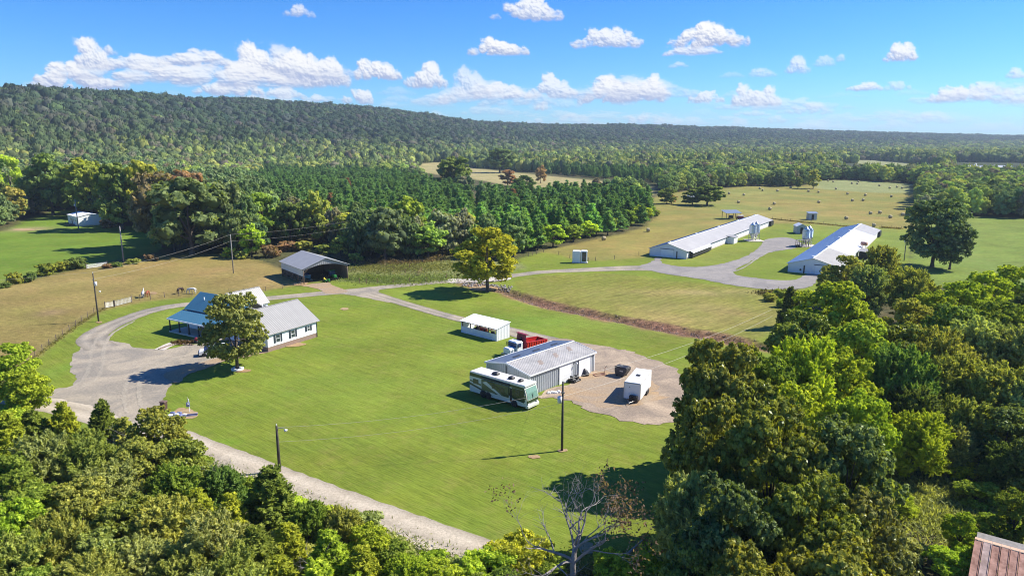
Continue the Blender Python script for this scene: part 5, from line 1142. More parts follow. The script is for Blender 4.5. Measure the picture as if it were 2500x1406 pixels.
def farmhouse():
    # local x runs along the street front (-31 deg), y runs back (59 deg)
    A = Vector((-61.8, 137.0)); o = thing("farmhouse", "white farmhouse with blue metal front roof, porch and grey-roofed wings", "house", (A.x, A.y, 0), R(-31))
    # front block: ridge on y=0
    zr, zb_, ze = 6.6, 3.9, 3.1
    b = MB(); b.slab((-.3, -3.9, zb_), (15.4, -3.9, zb_), (15.4, 0, zr), (-.3, 0, zr), .1, rib=.45, rh=.03); sub(o, "roof_slope", b, M['blue_roof'], "steep blue front roof slope")
    b = MB(); b.slab((15.4, 4.2, 3.7), (-.3, 4.2, 3.7), (-.3, .01, zr), (15.4, .01, zr), .1, rib=.45, rh=.03); sub(o, "roof_slope", b, M['house_roof'])
    b = MB(); b.slab((-.6, -7.4, 2.75), (14.2, -7.4, 2.75), (14.2, -3.8, 3.72), (-.6, -3.8, 3.72), .1, rib=.45, rh=.03); sub(o, "porch_roof", b, M['blue_roof'])
    b = MB(); b.box(-.6, -7.5, 2.52, 14.2, -7.4, 2.76); sub(o, "fascia", b, M['white'])
    b = MB(); b.wall((0, -3.7), (15, -3.7), 0, 3.55); b.wall((15, 4), (0, 4), 0, 3.5)
    b.wall((0, 4), (0, -3.7), 0, 3.5, top=lambda t: 3.5+2.9*(1-abs(2*t-1))); sub(o, "wall", b, M['white_siding'])
    b = MB(); b.box(-.5, -7.3, 0, 14.0, -3.82, .25); sub(o, "porch_floor", b, M['concrete'])
    for x in (-.3, 2.6, 5.5, 8.4, 11.3, 13.8):
        b = MB(); b.box(x-.09, -7.2, .25, x+.09, -7.02, 2.6); b.box(x-.14, -7.25, .25, x+.14, -6.97, .6); sub(o, "porch_post", b, M['dark'])
    F = frame4(6.6, -3.82, 1.3, 180); b = MB(); b.box(-.5, 0, -1.05, .5, .06, 1.05, M=F); d = sub(o, "door", b, M['wood']); k = MB(); k.lathe([(.01, .06), (.05, .08), (.05, .12), (.01, .14)], 8, (0, 0, 0), M=F @ Matrix.Translation((.4, 0, 0)) @ Matrix.Rotation(0, 4, 'X'), axis='y'); k.build("handle", M['steel'], d)
    b = MB(); b.box(4.2, -3.9, .25, 5.6, -3.82, 3.3); b.box(7.6, -3.9, .25, 9.0, -3.82, 3.3); sub(o, "stone_facing", b, M['rock'])
    for x in (1.6, 3.0, 10.4, 12.6): window(o, frame4(x, -3.82, 1.75, 180), 1.0, 1.5)
    window(o, frame4(-.02, .2, 4.4, 90), .8, 1.0)
    # rear wing on the left, side wing on the right (both run back)
    gable_house(o, 1.1, 6.5, 3.0, 10.6, 0, 3.3, 6.0, axis='y', roof='house_roof')
    # big side wing: its right wall carries the shuttered windows
    x0, x1, y0, y1 = 16.2, 26.6, 0.6, 11.5
    gable_house(o, x0, x1, y0-7.2, y1-6.6, .85, 3.25, 6.45, axis='y', ov=.45, roof='house_roof', rib=.42)
    b = MB(); b.box(x0+.03, y0-7.17, 0, x1-.03, y1-6.63, .85); sub(o, "foundation", b, M['brick'])
    for y, w, h in ((2.8, .7, 1.0), (-0.9, .95, 1.4), (-4.3, 1.0, 1.45)): window(o, frame4(x1, y, 2.15 if h < 1.2 else 2.0, -90), w, h, shut=True)
    b = MB(); b.tube([(x1+.06, y1-6.7, 3.1), (x1+.06, y1-6.7, .1)], .05, 6); sub(o, "downspout", b, M['dark'])
    # low link roofs between the wings
    gable_house(o, 8.5, 15.8, 4.4, 8.4, 0, 2.7, 3.6, axis='x', ov=.3, roof='house_roof')
    for x, y, z in ((3.0, -1.6, 5.6), (18.4, 1.0, 5.2), (20.3, -2.0, 6.3)):
        b = MB(); b.tube([(x, y, z-.3), (x, y, z+.55)], .08, 8); sub(o, "vent_pipe", b, M['white'])
    return o
farmhouse()

# --- two long chicken houses
def chicken_house(x, y, deg, L_, W, near, label):
    "origin at the near corner on the right; local x back along the house, y to the left"
    o = thing("chicken_house", label, "poultry house", (x, y, 0), R(deg))
    E_, RZ = 2.45, 4.35; top = lambda t: E_+(RZ-E_)*(1-abs(2*t-1))
    b = MB(); b.wall((0, 0), (L_, 0), .45, E_-.75, th=.1); sub(o, "side_wall", b, M['white'])
    b = MB(); b.wall((0, 0), (L_, 0), .02, .44, th=.2); sub(o, "footing", b, M['concrete'])
    b = MB(); b.box(.1, .02, E_-.74, L_-.1, .08, E_-.02); sub(o, "curtain", b, mat("side_curtain", (.30, .38, .48), .6, .1, 1))
    b = MB(); b.wall((L_, W), (0, W), 0, E_); sub(o, "side_wall", b, M['white'])
    b = MB(); b.wall((0, W), (0, 0), 0, E_, top=top)
    for k in range(13): yy = .3+k*(W-.6)/12; b.box(-.02, yy-.02, .05, -.002, yy+.02, top(yy/W)-.1)
    sub(o, "gable_wall", b, M['white'])
    b = MB(); b.wall((L_, 0), (L_, W), 0, E_, top=top); sub(o, "gable_wall", b, M['white'])
    ov = .45; zz = E_-ov*(RZ-E_)/(W/2)
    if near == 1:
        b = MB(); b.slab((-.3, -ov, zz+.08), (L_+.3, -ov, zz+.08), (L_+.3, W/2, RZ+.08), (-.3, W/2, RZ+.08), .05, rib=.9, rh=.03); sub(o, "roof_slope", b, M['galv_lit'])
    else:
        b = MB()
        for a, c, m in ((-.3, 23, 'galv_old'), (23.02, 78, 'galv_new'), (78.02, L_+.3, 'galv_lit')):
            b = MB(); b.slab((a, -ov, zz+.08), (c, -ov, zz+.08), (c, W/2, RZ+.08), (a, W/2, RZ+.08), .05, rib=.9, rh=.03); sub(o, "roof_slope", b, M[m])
    b = MB(); b.slab((L_+.3, W+ov, zz+.08), (-.3, W+ov, zz+.08), (-.3, W/2+.01, RZ+.08), (L_+.3, W/2+.01, RZ+.08), .05, rib=.9, rh=.03); sub(o, "roof_slope", b, M['galv_shaded'])
    b = MB(); b.box(-.3, W/2-.2, RZ+.1, L_+.3, W/2+.2, RZ+.17); sub(o, "ridge_cap", b, M['white'])
    dy = W*.52 if near == 1 else W*.30
    d = MB(); d.bbox(-.14, dy-1.9, .1, -.02, dy+1.9, 2.55, .03)
    for k in range(4): d.box(-.17, dy-1.85, .5+k*.55, -.14, dy+1.85, .53+k*.55)
    sub(o, "sliding_door", d, M['white_door'])
    q = MB(); q.box(-.2, dy-2.3, 2.6, -.02, dy+2.3, 2.72); sub(o, "door_track", q, M['dark'])
    sy = W*.27 if near == 1 else W*.68; q = MB(); q.box(-.09, sy-.3, .05, -.0, sy+.02, 2.2); sub(o, "side_door", q, M['dark'])
    for k in range(5):
        q = MB(); xx = 3+k*(L_-6)/4; q.box(xx-.4, W/2+.35, RZ-.12, xx+.4, W/2+.95, RZ+.3); sub(o, "roof_vent", q, M['white'])
    # fan cowl at the far end and cooling pad hood at the near end
    q = MB(); q.box(L_-5, -.9, .4, L_-.5, -.02, 2.2); sub(o, "fan_housing", q, M['dark'])
    if near == 1:
        q = MB(); q.slab((2.0, -1.5, 1.75), (21, -1.5, 1.75), (21, -.4, 2.35), (2.0, -.4, 2.35), .05); sub(o, "pad_hood", q, M['white'])
        q = MB(); q.box(2.3, -1.15, .35, 20.6, -.15, 1.6); sub(o, "cooling_pad", q, M['dark'])
        q = MB(); q.box(41, -2.6, 0, 45.5, -.02, 2.3); sub(o, "control_room", q, M['white'])
        q = MB(); q.slab((40.8, -2.9, 2.3), (45.7, -2.9, 2.3), (45.7, .1, 2.75), (40.8, .1, 2.75), .06, rib=.5); sub(o, "control_room_roof", q, M['galv_lit'])
    else:
        q = MB(); q.box(36, -3.4, 0, 40, -.6, 2.0); sub(o, "pump_shelter", q, M['dark'])
        q = MB(); q.slab((34.8, -4.6, 2.15), (42, -4.6, 2.15), (42, -.45, 2.5), (34.8, -.45, 2.5), .05, rib=.6); sub(o, "pump_shelter_roof", q, M['galv_lit'])
        q = MB(); q.lathe([(.05, 0), (.28, .02), (.28, .1), (.05, .12)], 12, (0, 0, 0), M=Matrix.Translation((-.05, W*.74, .9)), axis='x'); sub(o, "wall_fan", q, M['dark'])
    return o
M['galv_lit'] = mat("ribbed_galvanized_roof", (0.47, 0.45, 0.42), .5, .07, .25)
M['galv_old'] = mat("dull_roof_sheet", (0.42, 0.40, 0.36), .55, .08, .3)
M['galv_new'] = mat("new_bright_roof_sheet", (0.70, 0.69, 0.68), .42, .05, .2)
M['galv_shaded'] = mat("shaded_roof_sheet", (0.26, 0.36, 0.52), .35, .08, .15, metal=.3, stretch=(.3, 1, 1))  # blue shade of the slope away from the sun, put into the colour
M['white_door'] = mat("bright_white_door", (0.86, 0.87, 0.88), .5, .03, 1)
chicken_house(54.2, 216.0, 56.6, 106, 12.3, 1, "left one of the two long chicken houses, with one even grey roof")
chicken_house(88.3, 187.6, 57.2, 98, 13.0, 2, "right one of the two long chicken houses, roof patched bright and dull")

def feed_bin(x, y, label, h=7.3):
    o = thing("feed_silo", label, "silo", (x, y, 0), rng.random()*3, "galvanized feed silos of the chicken houses")
    m = M['bin']; q = MB(); R0 = 1.28
    prof = [(R0, 2.9)]
    for k in range(10): prof += [(R0+.03, 2.95+k*.27), (R0, 3.08+k*.27)]
    prof += [(R0, 5.6)]
    q.lathe([(.25, 1.2)]+prof+[(R0-.02, 5.62)], 20); sub(o, "tank", q, m)
    q = MB(); q.lathe([(R0+.06, 5.58), (.45, 6.55), (.3, 6.62)], 20); sub(o, "cone_roof", q, m)
    q = MB(); q.lathe([(.34, 6.6), (.34, 6.8), (.05, 6.9)], 12); sub(o, "filler_cap", q, m)
    for k in range(4):
        a = math.pi/4+k*math.pi/2; q = MB(); x0, y0 = R0*1.02*math.cos(a), R0*1.02*math.sin(a); q.tube([(x0, y0, 0), (x0, y0, 3.3)], .07, 5); sub(o, "leg", q, M['steel'])
    q = MB()
    for k in range(4):
        a = math.pi/4+k*math.pi/2; c = a+math.pi/2; q.tube([(R0*math.cos(a), R0*math.sin(a), 1.2), (R0*math.cos(c), R0*math.sin(c), 1.2)], .035, 4)
    sub(o, "brace", q, M['steel'])
    q = MB(); q.tube([(.0, .0, 1.3), (.2, 0, .7)], .14, 8); sub(o, "auger_boot", q, M['steel'])
    return o
M['bin'] = mat("galvanized_bin", (0.50, 0.56, 0.62), .33, .12, 1.2, metal=.6)
x, y = G(1836, 589); feed_bin(x, y, "front silo of the pair beside the left chicken house"); feed_bin(x+2.2, y+2.6, "rear silo of the pair beside the left chicken house")
q = MB(); q.box(x-1.9, y-1.8, 0.03, x+4.2, y+4.6, .16); tag(q.build("silo_pad", M['concrete']), kind='structure')
x, y = G(1966, 602); feed_bin(x, y, "front silo of the pair between the chicken houses, by the timber stand"); feed_bin(x+2.2, y+2.8, "rear silo of the pair between the chicken houses")
q = MB(); q.box(x-1.9, y-1.8, 0.03, x+4.2, y+4.8, .16); tag(q.build("silo_pad", M['concrete']), kind='structure')
o = thing("timber_stand", "open timber frame standing in front of the silos between the chicken houses", "frame", (x-2.4, y-1.6, 0), R(10))
for a in (-1.4, 0, 1.4, 2.8):
    for c in (-.6, .6): b = MB(); b.box(a-.07, c-.07, 0, a+.07, c+.07, 2.6); sub(o, "post", b, M['wood'])
b = MB(); b.box(-1.5, -.7, 2.6, 2.9, .7, 2.68); sub(o, "deck", b, M['concrete'])
b = MB(); b.bbox(-1.3, -.4, 0, -.4, .5, .9); sub(o, "motor_box", b, M['dark'])

def shed(name, label, px, py, w, d, h, rz, wallm, roofm, mono=False, cat="shed"):
    x, y = G(px, py); o = thing(name, label, cat, (x, y, 0), R(rz))
    top = (lambda t: h+.9*(1-abs(2*t-1)))
    b = MB(); b.wall((0, 0), (w, 0), 0, h, th=.1, rib=.4, top=None if mono else top); b.wall((w, d), (0, d), 0, h+(.0 if mono else 0), th=.1, top=None if mono else top); b.wall((w, 0), (w, d), 0, h, th=.1, rib=.4); b.wall((0, d), (0, 0), 0, h, th=.1, rib=.4); sub(o, "wall", b, M[wallm])
    if mono:
        b = MB(); b.slab((-.3, -.4, h+.12), (w+.6, -.4, h+.12), (w+.6, d+.3, h+.62), (-.3, d+.3, h+.62), .08, rib=.5); sub(o, "roof", b, M[roofm])
    else:
        for s in (0, 1):
            b = MB(); zz = h-.1+.1
            if s == 0: b.slab((-.25, d+.2, zz), (-.25, -.2, zz), (w/2, -.2, h+1.0), (w/2, d+.2, h+1.0), .06, rib=.5)
            else: b.slab((w+.25, -.2, zz), (w+.25, d+.2, zz), (w/2+.01, d+.2, h+1.0), (w/2+.01, -.2, h+1.0), .06, rib=.5)
            sub(o, "roof_slope", b, M[roofm])
    b = MB(); b.box(w*.35, -.05, .05, w*.65, -.0, h*.85); sub(o, "door", b, M['dark'])
    return o
shed("small_shed", "grey gabled shed behind the middle silos, one roof slope bright white", 1945, 571, 3.6, 5.5, 2.9, -8, 'shop_wall', 'white')
shed("small_shed", "grey flat-roofed shed standing among the hay bales", 1974, 537, 3.6, 3.6, 2.9, -6, 'shop_wall', 'galv', mono=True)

def hay_shelter():
    x, y = G(1773, 536); o = thing("hay_shelter", "open-sided shelter with a sloping grey roof behind the left chicken house", "shelter", (x, y, 0), R(6))
    for a in (0, 3.3, 6.6):
        for c in (0, 5): b = MB(); b.box(a-.1, c-.1, 0, a+.1, c+.1, 3.0+.1*c); sub(o, "post", b, M['wood'])
    b = MB(); b.slab((-.5, -.8, 3.0), (7.2, -.8, 3.0), (7.2, 5.8, 3.9), (-.5, 5.8, 3.9), .1, rib=.6); sub(o, "roof", b, M['galv'])
    b = MB(); b.box(0, -.12, 2.75, 6.6, -.04, 2.95); sub(o, "beam", b, M['wood'])
    p = thing("farm_cart", "white-topped farm cart parked under and beside the hay shelter", "cart", (x+6.6, y+1.0, 0), R(12))
    b = MB(); b.bbox(-1.4, -.8, .6, 1.6, .8, 1.3, .06); sub(p, "bed", b, M['darkred']); b = MB(); b.bbox(-1.5, -.9, 1.7, 1.7, .9, 1.85, .05); sub(p, "canopy", b, M['white'])
    for a in (-1.3, 1.5):
        for c in (-.7, .7): b = MB(); b.tube([(a, c, 1.3), (a, c, 1.7)], .05, 5); sub(p, "post", b, M['steel'])
    for a in (-1, 1.1):
        for c in (-.85, .85): wheel(p, a, c, .38, .38, .2)
    q = thing("baler", "dark green farm machine under the hay shelter", "farm machine", (x+2.6, y+1.5, 0), R(80))
    b = MB(); b.bbox(-1.3, -.9, .5, 1.2, .9, 1.7, .2); sub(q, "body", b, M['dark']); b = MB(); b.box(1.2, -.2, .5, 2.4, .2, .65); sub(q, "drawbar", b, M['steel'])
    for c in (-1, 1): wheel(q, 0, c, .5, .5, .25)

hay_shelter()

# --- mobile home and its lean-to on the upper lawn
def mobile_home():
    x, y = G(192, 553); o = thing("mobile_home", "white mobile home with a shallow roof and awning on the upper lawn", "mobile home", (x, y, 0), R(46))
    gable_house(o, 0, 9.4, 0, 15, .5, 4.0, 5.0, axis='y', ov=.25, walls='white_siding', roof='white', rib=.8)
    b = MB(); b.box(.05, .05, 0, 9.35, 14.9, .5); sub(o, "skirting", b, M['cream'])
    for yy in (3.0, 6.5, 10.5): window(o, frame4(0, yy, 2.4, 90), 1.1, 1.2)
    b = MB(); b.box(-.06, 8.2, .5, 0, 9.2, 2.7); sub(o, "door", b, M['dark'])
    b = MB(); b.box(-2.4, 5.0, 0, -.05, 9.6, .55); sub(o, "deck", b, M['wood'])
    for a in (5.1, 7.2, 9.5): b = MB(); b.box(-2.4, a, .55, -2.3, a+.1, 1.5); sub(o, "deck_post", b, M['dark'])
    b = MB(); b.slab((9.6, 6, 3.2), (9.6, 14, 3.2), (17.5, 14, 2.8), (17.5, 6, 2.8), .1, rib=.8); sub(o, "carport_roof", b, M['blue_light'])
    for a in (11, 17.2):
        for c in (6.3, 13.7): b = MB(); b.tube([(a, c, 0), (a, c, 2.55)], .08, 5); sub(o, "carport_post", b, M['steel'])
    p = thing("garden_shed", "small pale blue shed roof showing behind the mobile home", "shed", (x+14, y+19, 0), R(10))
    gable_house(p, 0, 5, 0, 4, 0, 3.0, 3.8, axis='x', ov=.2, walls='white_siding', roof='blue_light', rib=.8)
M['blue_light'] = mat("light_blue_roof", (0.42, 0.55, 0.68), .4, .05, .6)
mobile_home()

# --- far farm buildings beyond the last trees
for k, (px, lab) in enumerate(((2382, "left one of two tiny white barn roofs beyond the woods"), (2452, "right one of two tiny white barn roofs beyond the woods"))):
    x, y = G(px, 411, 9.0); o = thing("distant_barn", lab, "barn", (x, y, 0), R(8))
    gable_house(o, 0, 17, 0, 22, 0, 8.2, 11.2, axis='y', ov=.5, walls='white_siding', roof='galv_new', rib=0)
x, y = G(2376, 409, 9.0); o = thing("distant_silo", "tiny white silo beside the far barn roofs", "silo", (x, y-3, 0))
b = MB(); b.lathe([(1.3, 0), (1.3, 12), (.2, 13.4)], 14); sub(o, "tank", b, M['white'])
x, y = G(1085, 462, 4.0); o = thing("distant_house", "small white roof among the trees above the pine plantation", "house", (x, y, 0), R(20)); gable_house(o, 0, 9, 0, 6, 0, 5.0, 6.6, axis='x', ov=.3, walls='white_siding', roof='white', rib=0)
x, y = G(1147, 482, 1.0); o = thing("distant_car", "tiny white car on the sandy track between the pines", "car", (x, y, 0), R(70))
b = MB(); b.bbox(-2.2, -.9, .35, 2.2, .9, 1.1, .15); sub(o, "body", b, M['white']); b = MB(); b.bbox(-1.2, -.8, 1.1, 1.0, .8, 1.6, .2); sub(o, "cabin", b, M['glass'])
for a in (-1.4, 1.4):
    for c in (-.85, .85): wheel(o, a, c, .35, .35, .2)

# --- rusty shed in the corner: roof sheets are single panels
def rusty_shed():
    a = Vector(G(2379, 1316, 3.4)); c = Vector(G(2500, 1350, 3.4)); ang = math.atan2((c-a).y, (c-a).x)
    o = thing("rusty_shed", "low shed with brown rusty sheet roof cut by the lower right corner", "shed", (a.x, a.y, 0), ang)
    n = 22; w = .62
    for k in range(n):
        b = MB(); x = k*w; dz = .02*math.sin(k*2.3)
        b.slab((x+.015, -4.6, 1.55+dz), (x+w-.01, -4.6, 1.55+dz), (x+w-.01, 0, 3.40+dz), (x+.015, 0, 3.40+dz), .03)
        for e in (0.02, w-.07):
            bb = [(x+e, -4.6), (x+e+.05, 0)]
            b.add([Vector((x+e, -4.6, 1.555+dz)), Vector((x+e+.05, -4.6, 1.555+dz)), Vector((x+e+.05, 0, 3.405+dz)), Vector((x+e, 0, 3.405+dz)), Vector((x+e+.01, -4.6, 1.60+dz)), Vector((x+e+.04, -4.6, 1.60+dz)), Vector((x+e+.04, 0, 3.45+dz)), Vector((x+e+.01, 0, 3.45+dz))], ((4,5,6,7),(0,1,5,4),(1,2,6,5),(2,3,7,6),(3,0,4,7)))
        c_ = sub(o, "roof_panel", b, M['rust'] if k % 5 != 1 else M['rust2']); c_.name = "roof_panel"
    for k in range(n):
        b = MB(); x = k*w; b.slab((x+w-.01, .9, 3.22), (x+.015, .9, 3.22), (x+.015, .02, 3.46), (x+w-.01, .02, 3.46), .03); sub(o, "rear_roof_panel", b, M['rust_lit'])
    b = MB(); b.wall((0.1, -4.4), (n*w, -4.4), 0, 1.5); b.wall((0.1, .8), (0.1, -4.4), 0, 1.6, top=lambda t: 3.1-1.5*t if t > .15 else 3.1); sub(o, "wall", b, M['wood'])
    b = MB(); b.slab((.1, 1.1, 2.95), (n*w, 1.1, 2.95), (n*w, 2.2, 3.1), (.1, 2.2, 3.1), .12); sub(o, "back_roof", b, M['pole_grey'])
    b = MB(); b.box(.1, 1.0, 2.35, n*w, 1.08, 2.93); sub(o, "fascia_board", b, M['cream'])
M['rust2'] = mat("pale_rusty_sheet", (0.36, 0.24, 0.20), .7, .3, 1.6, c2=(0.45, .33, .29)); M['rust_lit'] = mat("sunlit_rust_sheet", (0.52, 0.32, 0.22), .7, .2, 1.6)  # last one: the rear slope's sunlight put into a lighter rust colour
rusty_shed()
# ------------------------------------------------------------------ vehicles
def xf(x, y, rz, z=0): return (x, y, z)
M['rv_cream'] = mat("coach_cream", (0.66, 0.67, 0.60), .3, .03, 1, coat=.5)
M['rv_green'] = mat("coach_dark_green", (0.035, 0.060, 0.035), .3, .08, 1, coat=.5)
M['rv_sage'] = mat("coach_sage", (0.10, 0.13, 0.075), .3, .05, 1, coat=.5)
M['rv_roof'] = mat("coach_roof", (0.62, 0.59, 0.55), .55, .08, 1)
M['curtain'] = mat("windshield_curtain", (0.16, 0.30, 0.25), .5, .25, 5, stretch=(1, 6, .3))
M['navy'] = mat("navy_glass", (0.015, 0.04, 0.12), .2, .1, 1)
M['blue'] = mat("blue_paint", (0.03, 0.05, 0.30), .3, .08, 1, coat=.5)
def motorhome():
    # nose at +x
    a = Vector(G(1147, 960)); b_ = Vector(G(1272, 998)); ang = math.atan2((b_-a).y, (b_-a).x)
    L_, W, H_ = 10.6, 2.55, 3.35
    o = thing("motorhome", "large green and cream striped motorhome parked beside the workshop", "motorhome", (a.x, a.y, 0), ang)
    b = MB(); prof = [(0, .42), (10.15, .42), (10.5, .6), (10.6, 1.5), (10.45, 2.3), (10.15, 3.05), (9.9, H_), (.15, H_), (0, H_-.15)]
    b.prism(prof, 0, W, 'y'); sub(o, "body", b, M['rv_cream'])
    b = MB(); b.bbox(.05, .06, H_+.003, 9.85, W-.06, H_+.09, .05); sub(o, "roof", b, M['rv_roof'])
    b = MB(); b.bbox(9.3, -.02, H_-.12, 10.28, W+.02, H_+.12, .08); sub(o, "roof_cap", b, M['rv_cream'])
    def stripe(name, pts, m, k=0, mat_=None):
        q = MB(); q.prism([(p[0], p[1]) for p in pts], -.012-.006*k, -.001, 'y'); sub(o, name, q, M[m])
    stripe("upper_stripe", [(0.02, 2.75), (10.2, 2.75), (10.05, 3.1), (0.02, 3.25)], 'rv_green')
    stripe("dark_panel", [(2.3, 1.55), (5.0, 1.0), (7.6, 1.55), (7.6, 2.7), (2.3, 2.7)], 'rv_sage')
    stripe("sweep_stripe", [(3.4, 2.72), (4.6, 2.72), (8.3, 1.1), (10.1, .95), (10.1, 1.25), (8.6, 1.45), (6.2, 2.4)], 'rv_green', 1)
    stripe("pale_sweep", [(3.0, 2.45), (3.6, 2.5), (8.0, .9), (9.9, .7), (9.9, .85), (8.2, 1.15), (4.8, 2.4)], 'rv_cream', 2)
    stripe("rear_stripe", [(0.02, 1.75), (2.2, 1.25), (4.6, .62), (4.2, .62), (0.02, 1.45)], 'rv_green', 1)
    stripe("rear_stripe", [(0.02, 2.2), (2.2, 1.9), (2.2, 1.65), (0.02, 2.0)], 'rv_sage', 1)
    stripe("front_panel", [(8.0, 1.3), (10.25, 1.1), (10.2, 2.72), (8.0, 2.72)], 'rv_green')
    stripe("lower_panel", [(2.2, .46), (3.2, .46), (3.2, .8), (2.2, .8)], 'rv_green', 1)
    q = MB(); q.box(2.45, -.14, 1.15, 7.4, -.02, 2.72); so = sub(o, "slide_out", q, M['rv_sage'])
    q = MB(); q.prism([(3.3, 2.7), (4.6, 2.7), (7.38, 1.5), (7.38, 1.17), (6.6, 1.17), (5.4, 2.0)], -.155, -.142, 'y'); q.build("slide_stripe", M['rv_green'], so)
    q = MB(); q.prism([(2.6, 2.3), (3.3, 2.6), (6.2, 1.17), (5.6, 1.17)], -.16, -.142, 'y'); q.build("slide_stripe", M['rv_cream'], so)
    for x, z, w, h, y in ((1.2, 1.75, 1.05, .7, -.02), (4.7, 1.85, .6, .5, -.16), (6.2, 1.65, .95, .65, -.16), (8.9, 1.75, .8, .8, -.03)):
        q = MB(); q.bbox(x-w/2, y-.02, z, x+w/2, y+.01, z+h, .01); sub(o, "window", q, M['glass'])
    q = MB(); q.box(7.62, -.04, .6, 7.98, -.013, 2.6); sub(o, "door", q, M['dark'])
    # windscreen with curtains: a sloping pane on the nose
    q = MB(); pts = [(10.645, 1.45), (10.49, 2.32), (10.235, 2.95), (10.215, 2.95), (10.47, 2.3), (10.62, 1.45)]
    q.prism(pts, .14, W-.14, 'y'); sub(o, "windscreen", q, M['curtain'])
    q = MB(); q.box(10.6, W/2-.03, 1.45, 10.66, W/2+.03, 2.2); sub(o, "screen_bar", q, M['dark'])
    q = MB(); q.bbox(10.5, .08, .95, 10.66, W-.08, 1.4, .03); sub(o, "nose_panel", q, M['rv_green'])
    q = MB(); q.bbox(10.3, -.02, .3, 10.8, W+.02, .72, .08); sub(o, "bumper", q, M['rv_cream'])
    for y in (.15, W-.5): q = MB(); q.bbox(10.62, y, .76, 10.7, y+.35, .95, .02); sub(o, "headlight", q, M['white'])
    for x, w in ((3.5, 1.0), (6.5, .8), (8.3, .55)):
        q = MB(); q.bbox(x, .8, H_+.1, x+w, 1.6, H_+.42, .12); sub(o, "roof_air_conditioner", q, M['dark'])
    q = MB(); q.tube([(2.4, -.08, 3.02), (7.6, -.08, 3.02)], .09, 8); sub(o, "awning_roll", q, M['dark'])
    for x in (2.6, 3.6, 8.4):
        for y in (.12, W-.12): wheel(o, x, y, .48, .48, .3)
    for x in (2.6, 3.6, 8.4): q = MB(); q.lathe([(.56, -.02), (.56, .0), (.4, .004)], 18, (x, -.008, .5), axis='y'); sub(o, "wheel_arch", q, M['dark'])
    for y in (-.3, W+.02):
        q = MB(); q.bbox(10.2, y, 1.6, 10.4, y+.28, 2.2, .04); sub(o, "mirror", q, M['rv_green'])
motorhome()

def cargo_trailer():
    a = Vector((17.95, 93.35)); o = thing("cargo_trailer", "plain white enclosed cargo trailer on the dirt of the shop yard", "trailer", (a.x, a.y, 0), R(66))
    L_, W, H_ = 6.6, 2.35, 2.85
    # local x back, y left (the front face is x=0)
    Mx = Matrix.Translation((0, 0, 0)); b = MB(); b.bbox(0, -W, .45, L_, 0, H_, .06, M=Matrix.Translation((0, W, 0))); sub(o, "body", b, M['white'])
    b = MB(); b.box(-.02, -.02, H_-.14, L_+.02, W+.02, H_-.06); sub(o, "roof_rail", b, M['steel'])
    b = MB(); b.bbox(.03, .03, H_+.002, L_-.03, W-.03, H_+.03, .01); sub(o, "roof", b, M['white'])
    b = MB(); b.bbox(3.0, .9, H_+.03, 3.6, 1.5, H_+.17, .04); sub(o, "roof_vent", b, M['dark'])
    for y in (-.03, W-.03): b = MB(); b.bbox(-.03, y, .5, .04, y+.07, H_-.16, .01); sub(o, "corner_strip", b, M['cream'])
    b = MB(); b.bbox(-.5, .35, .35, -.02, 1.5, 1.1, .06); tb = sub(o, "tool_box", b, M['dark'])
    b = MB(); b.tube([(0, .4, .42), (-1.6, W/2, .42), (0, W-.4, .42)], .05, 5); sub(o, "tongue", b, M['steel'])
    wheel(o, -.45, 1.05, .9, .34, .2, 'steel', None)
    for x in (3.6, 4.4):
        for y in (-.05, W+.05): wheel(o, x, y, .36, .36, .2)
    for y in (-.16, W+.06): b = MB(); b.box(3.1, y, .74, 4.9, y+.1, .8); sub(o, "fender", b, M['steel'])
    b = MB(); b.box(-.012, 1.5, 2.15, -.001, 1.62, 2.25); sub(o, "marker_plate", b, M['dark'])
cargo_trailer()

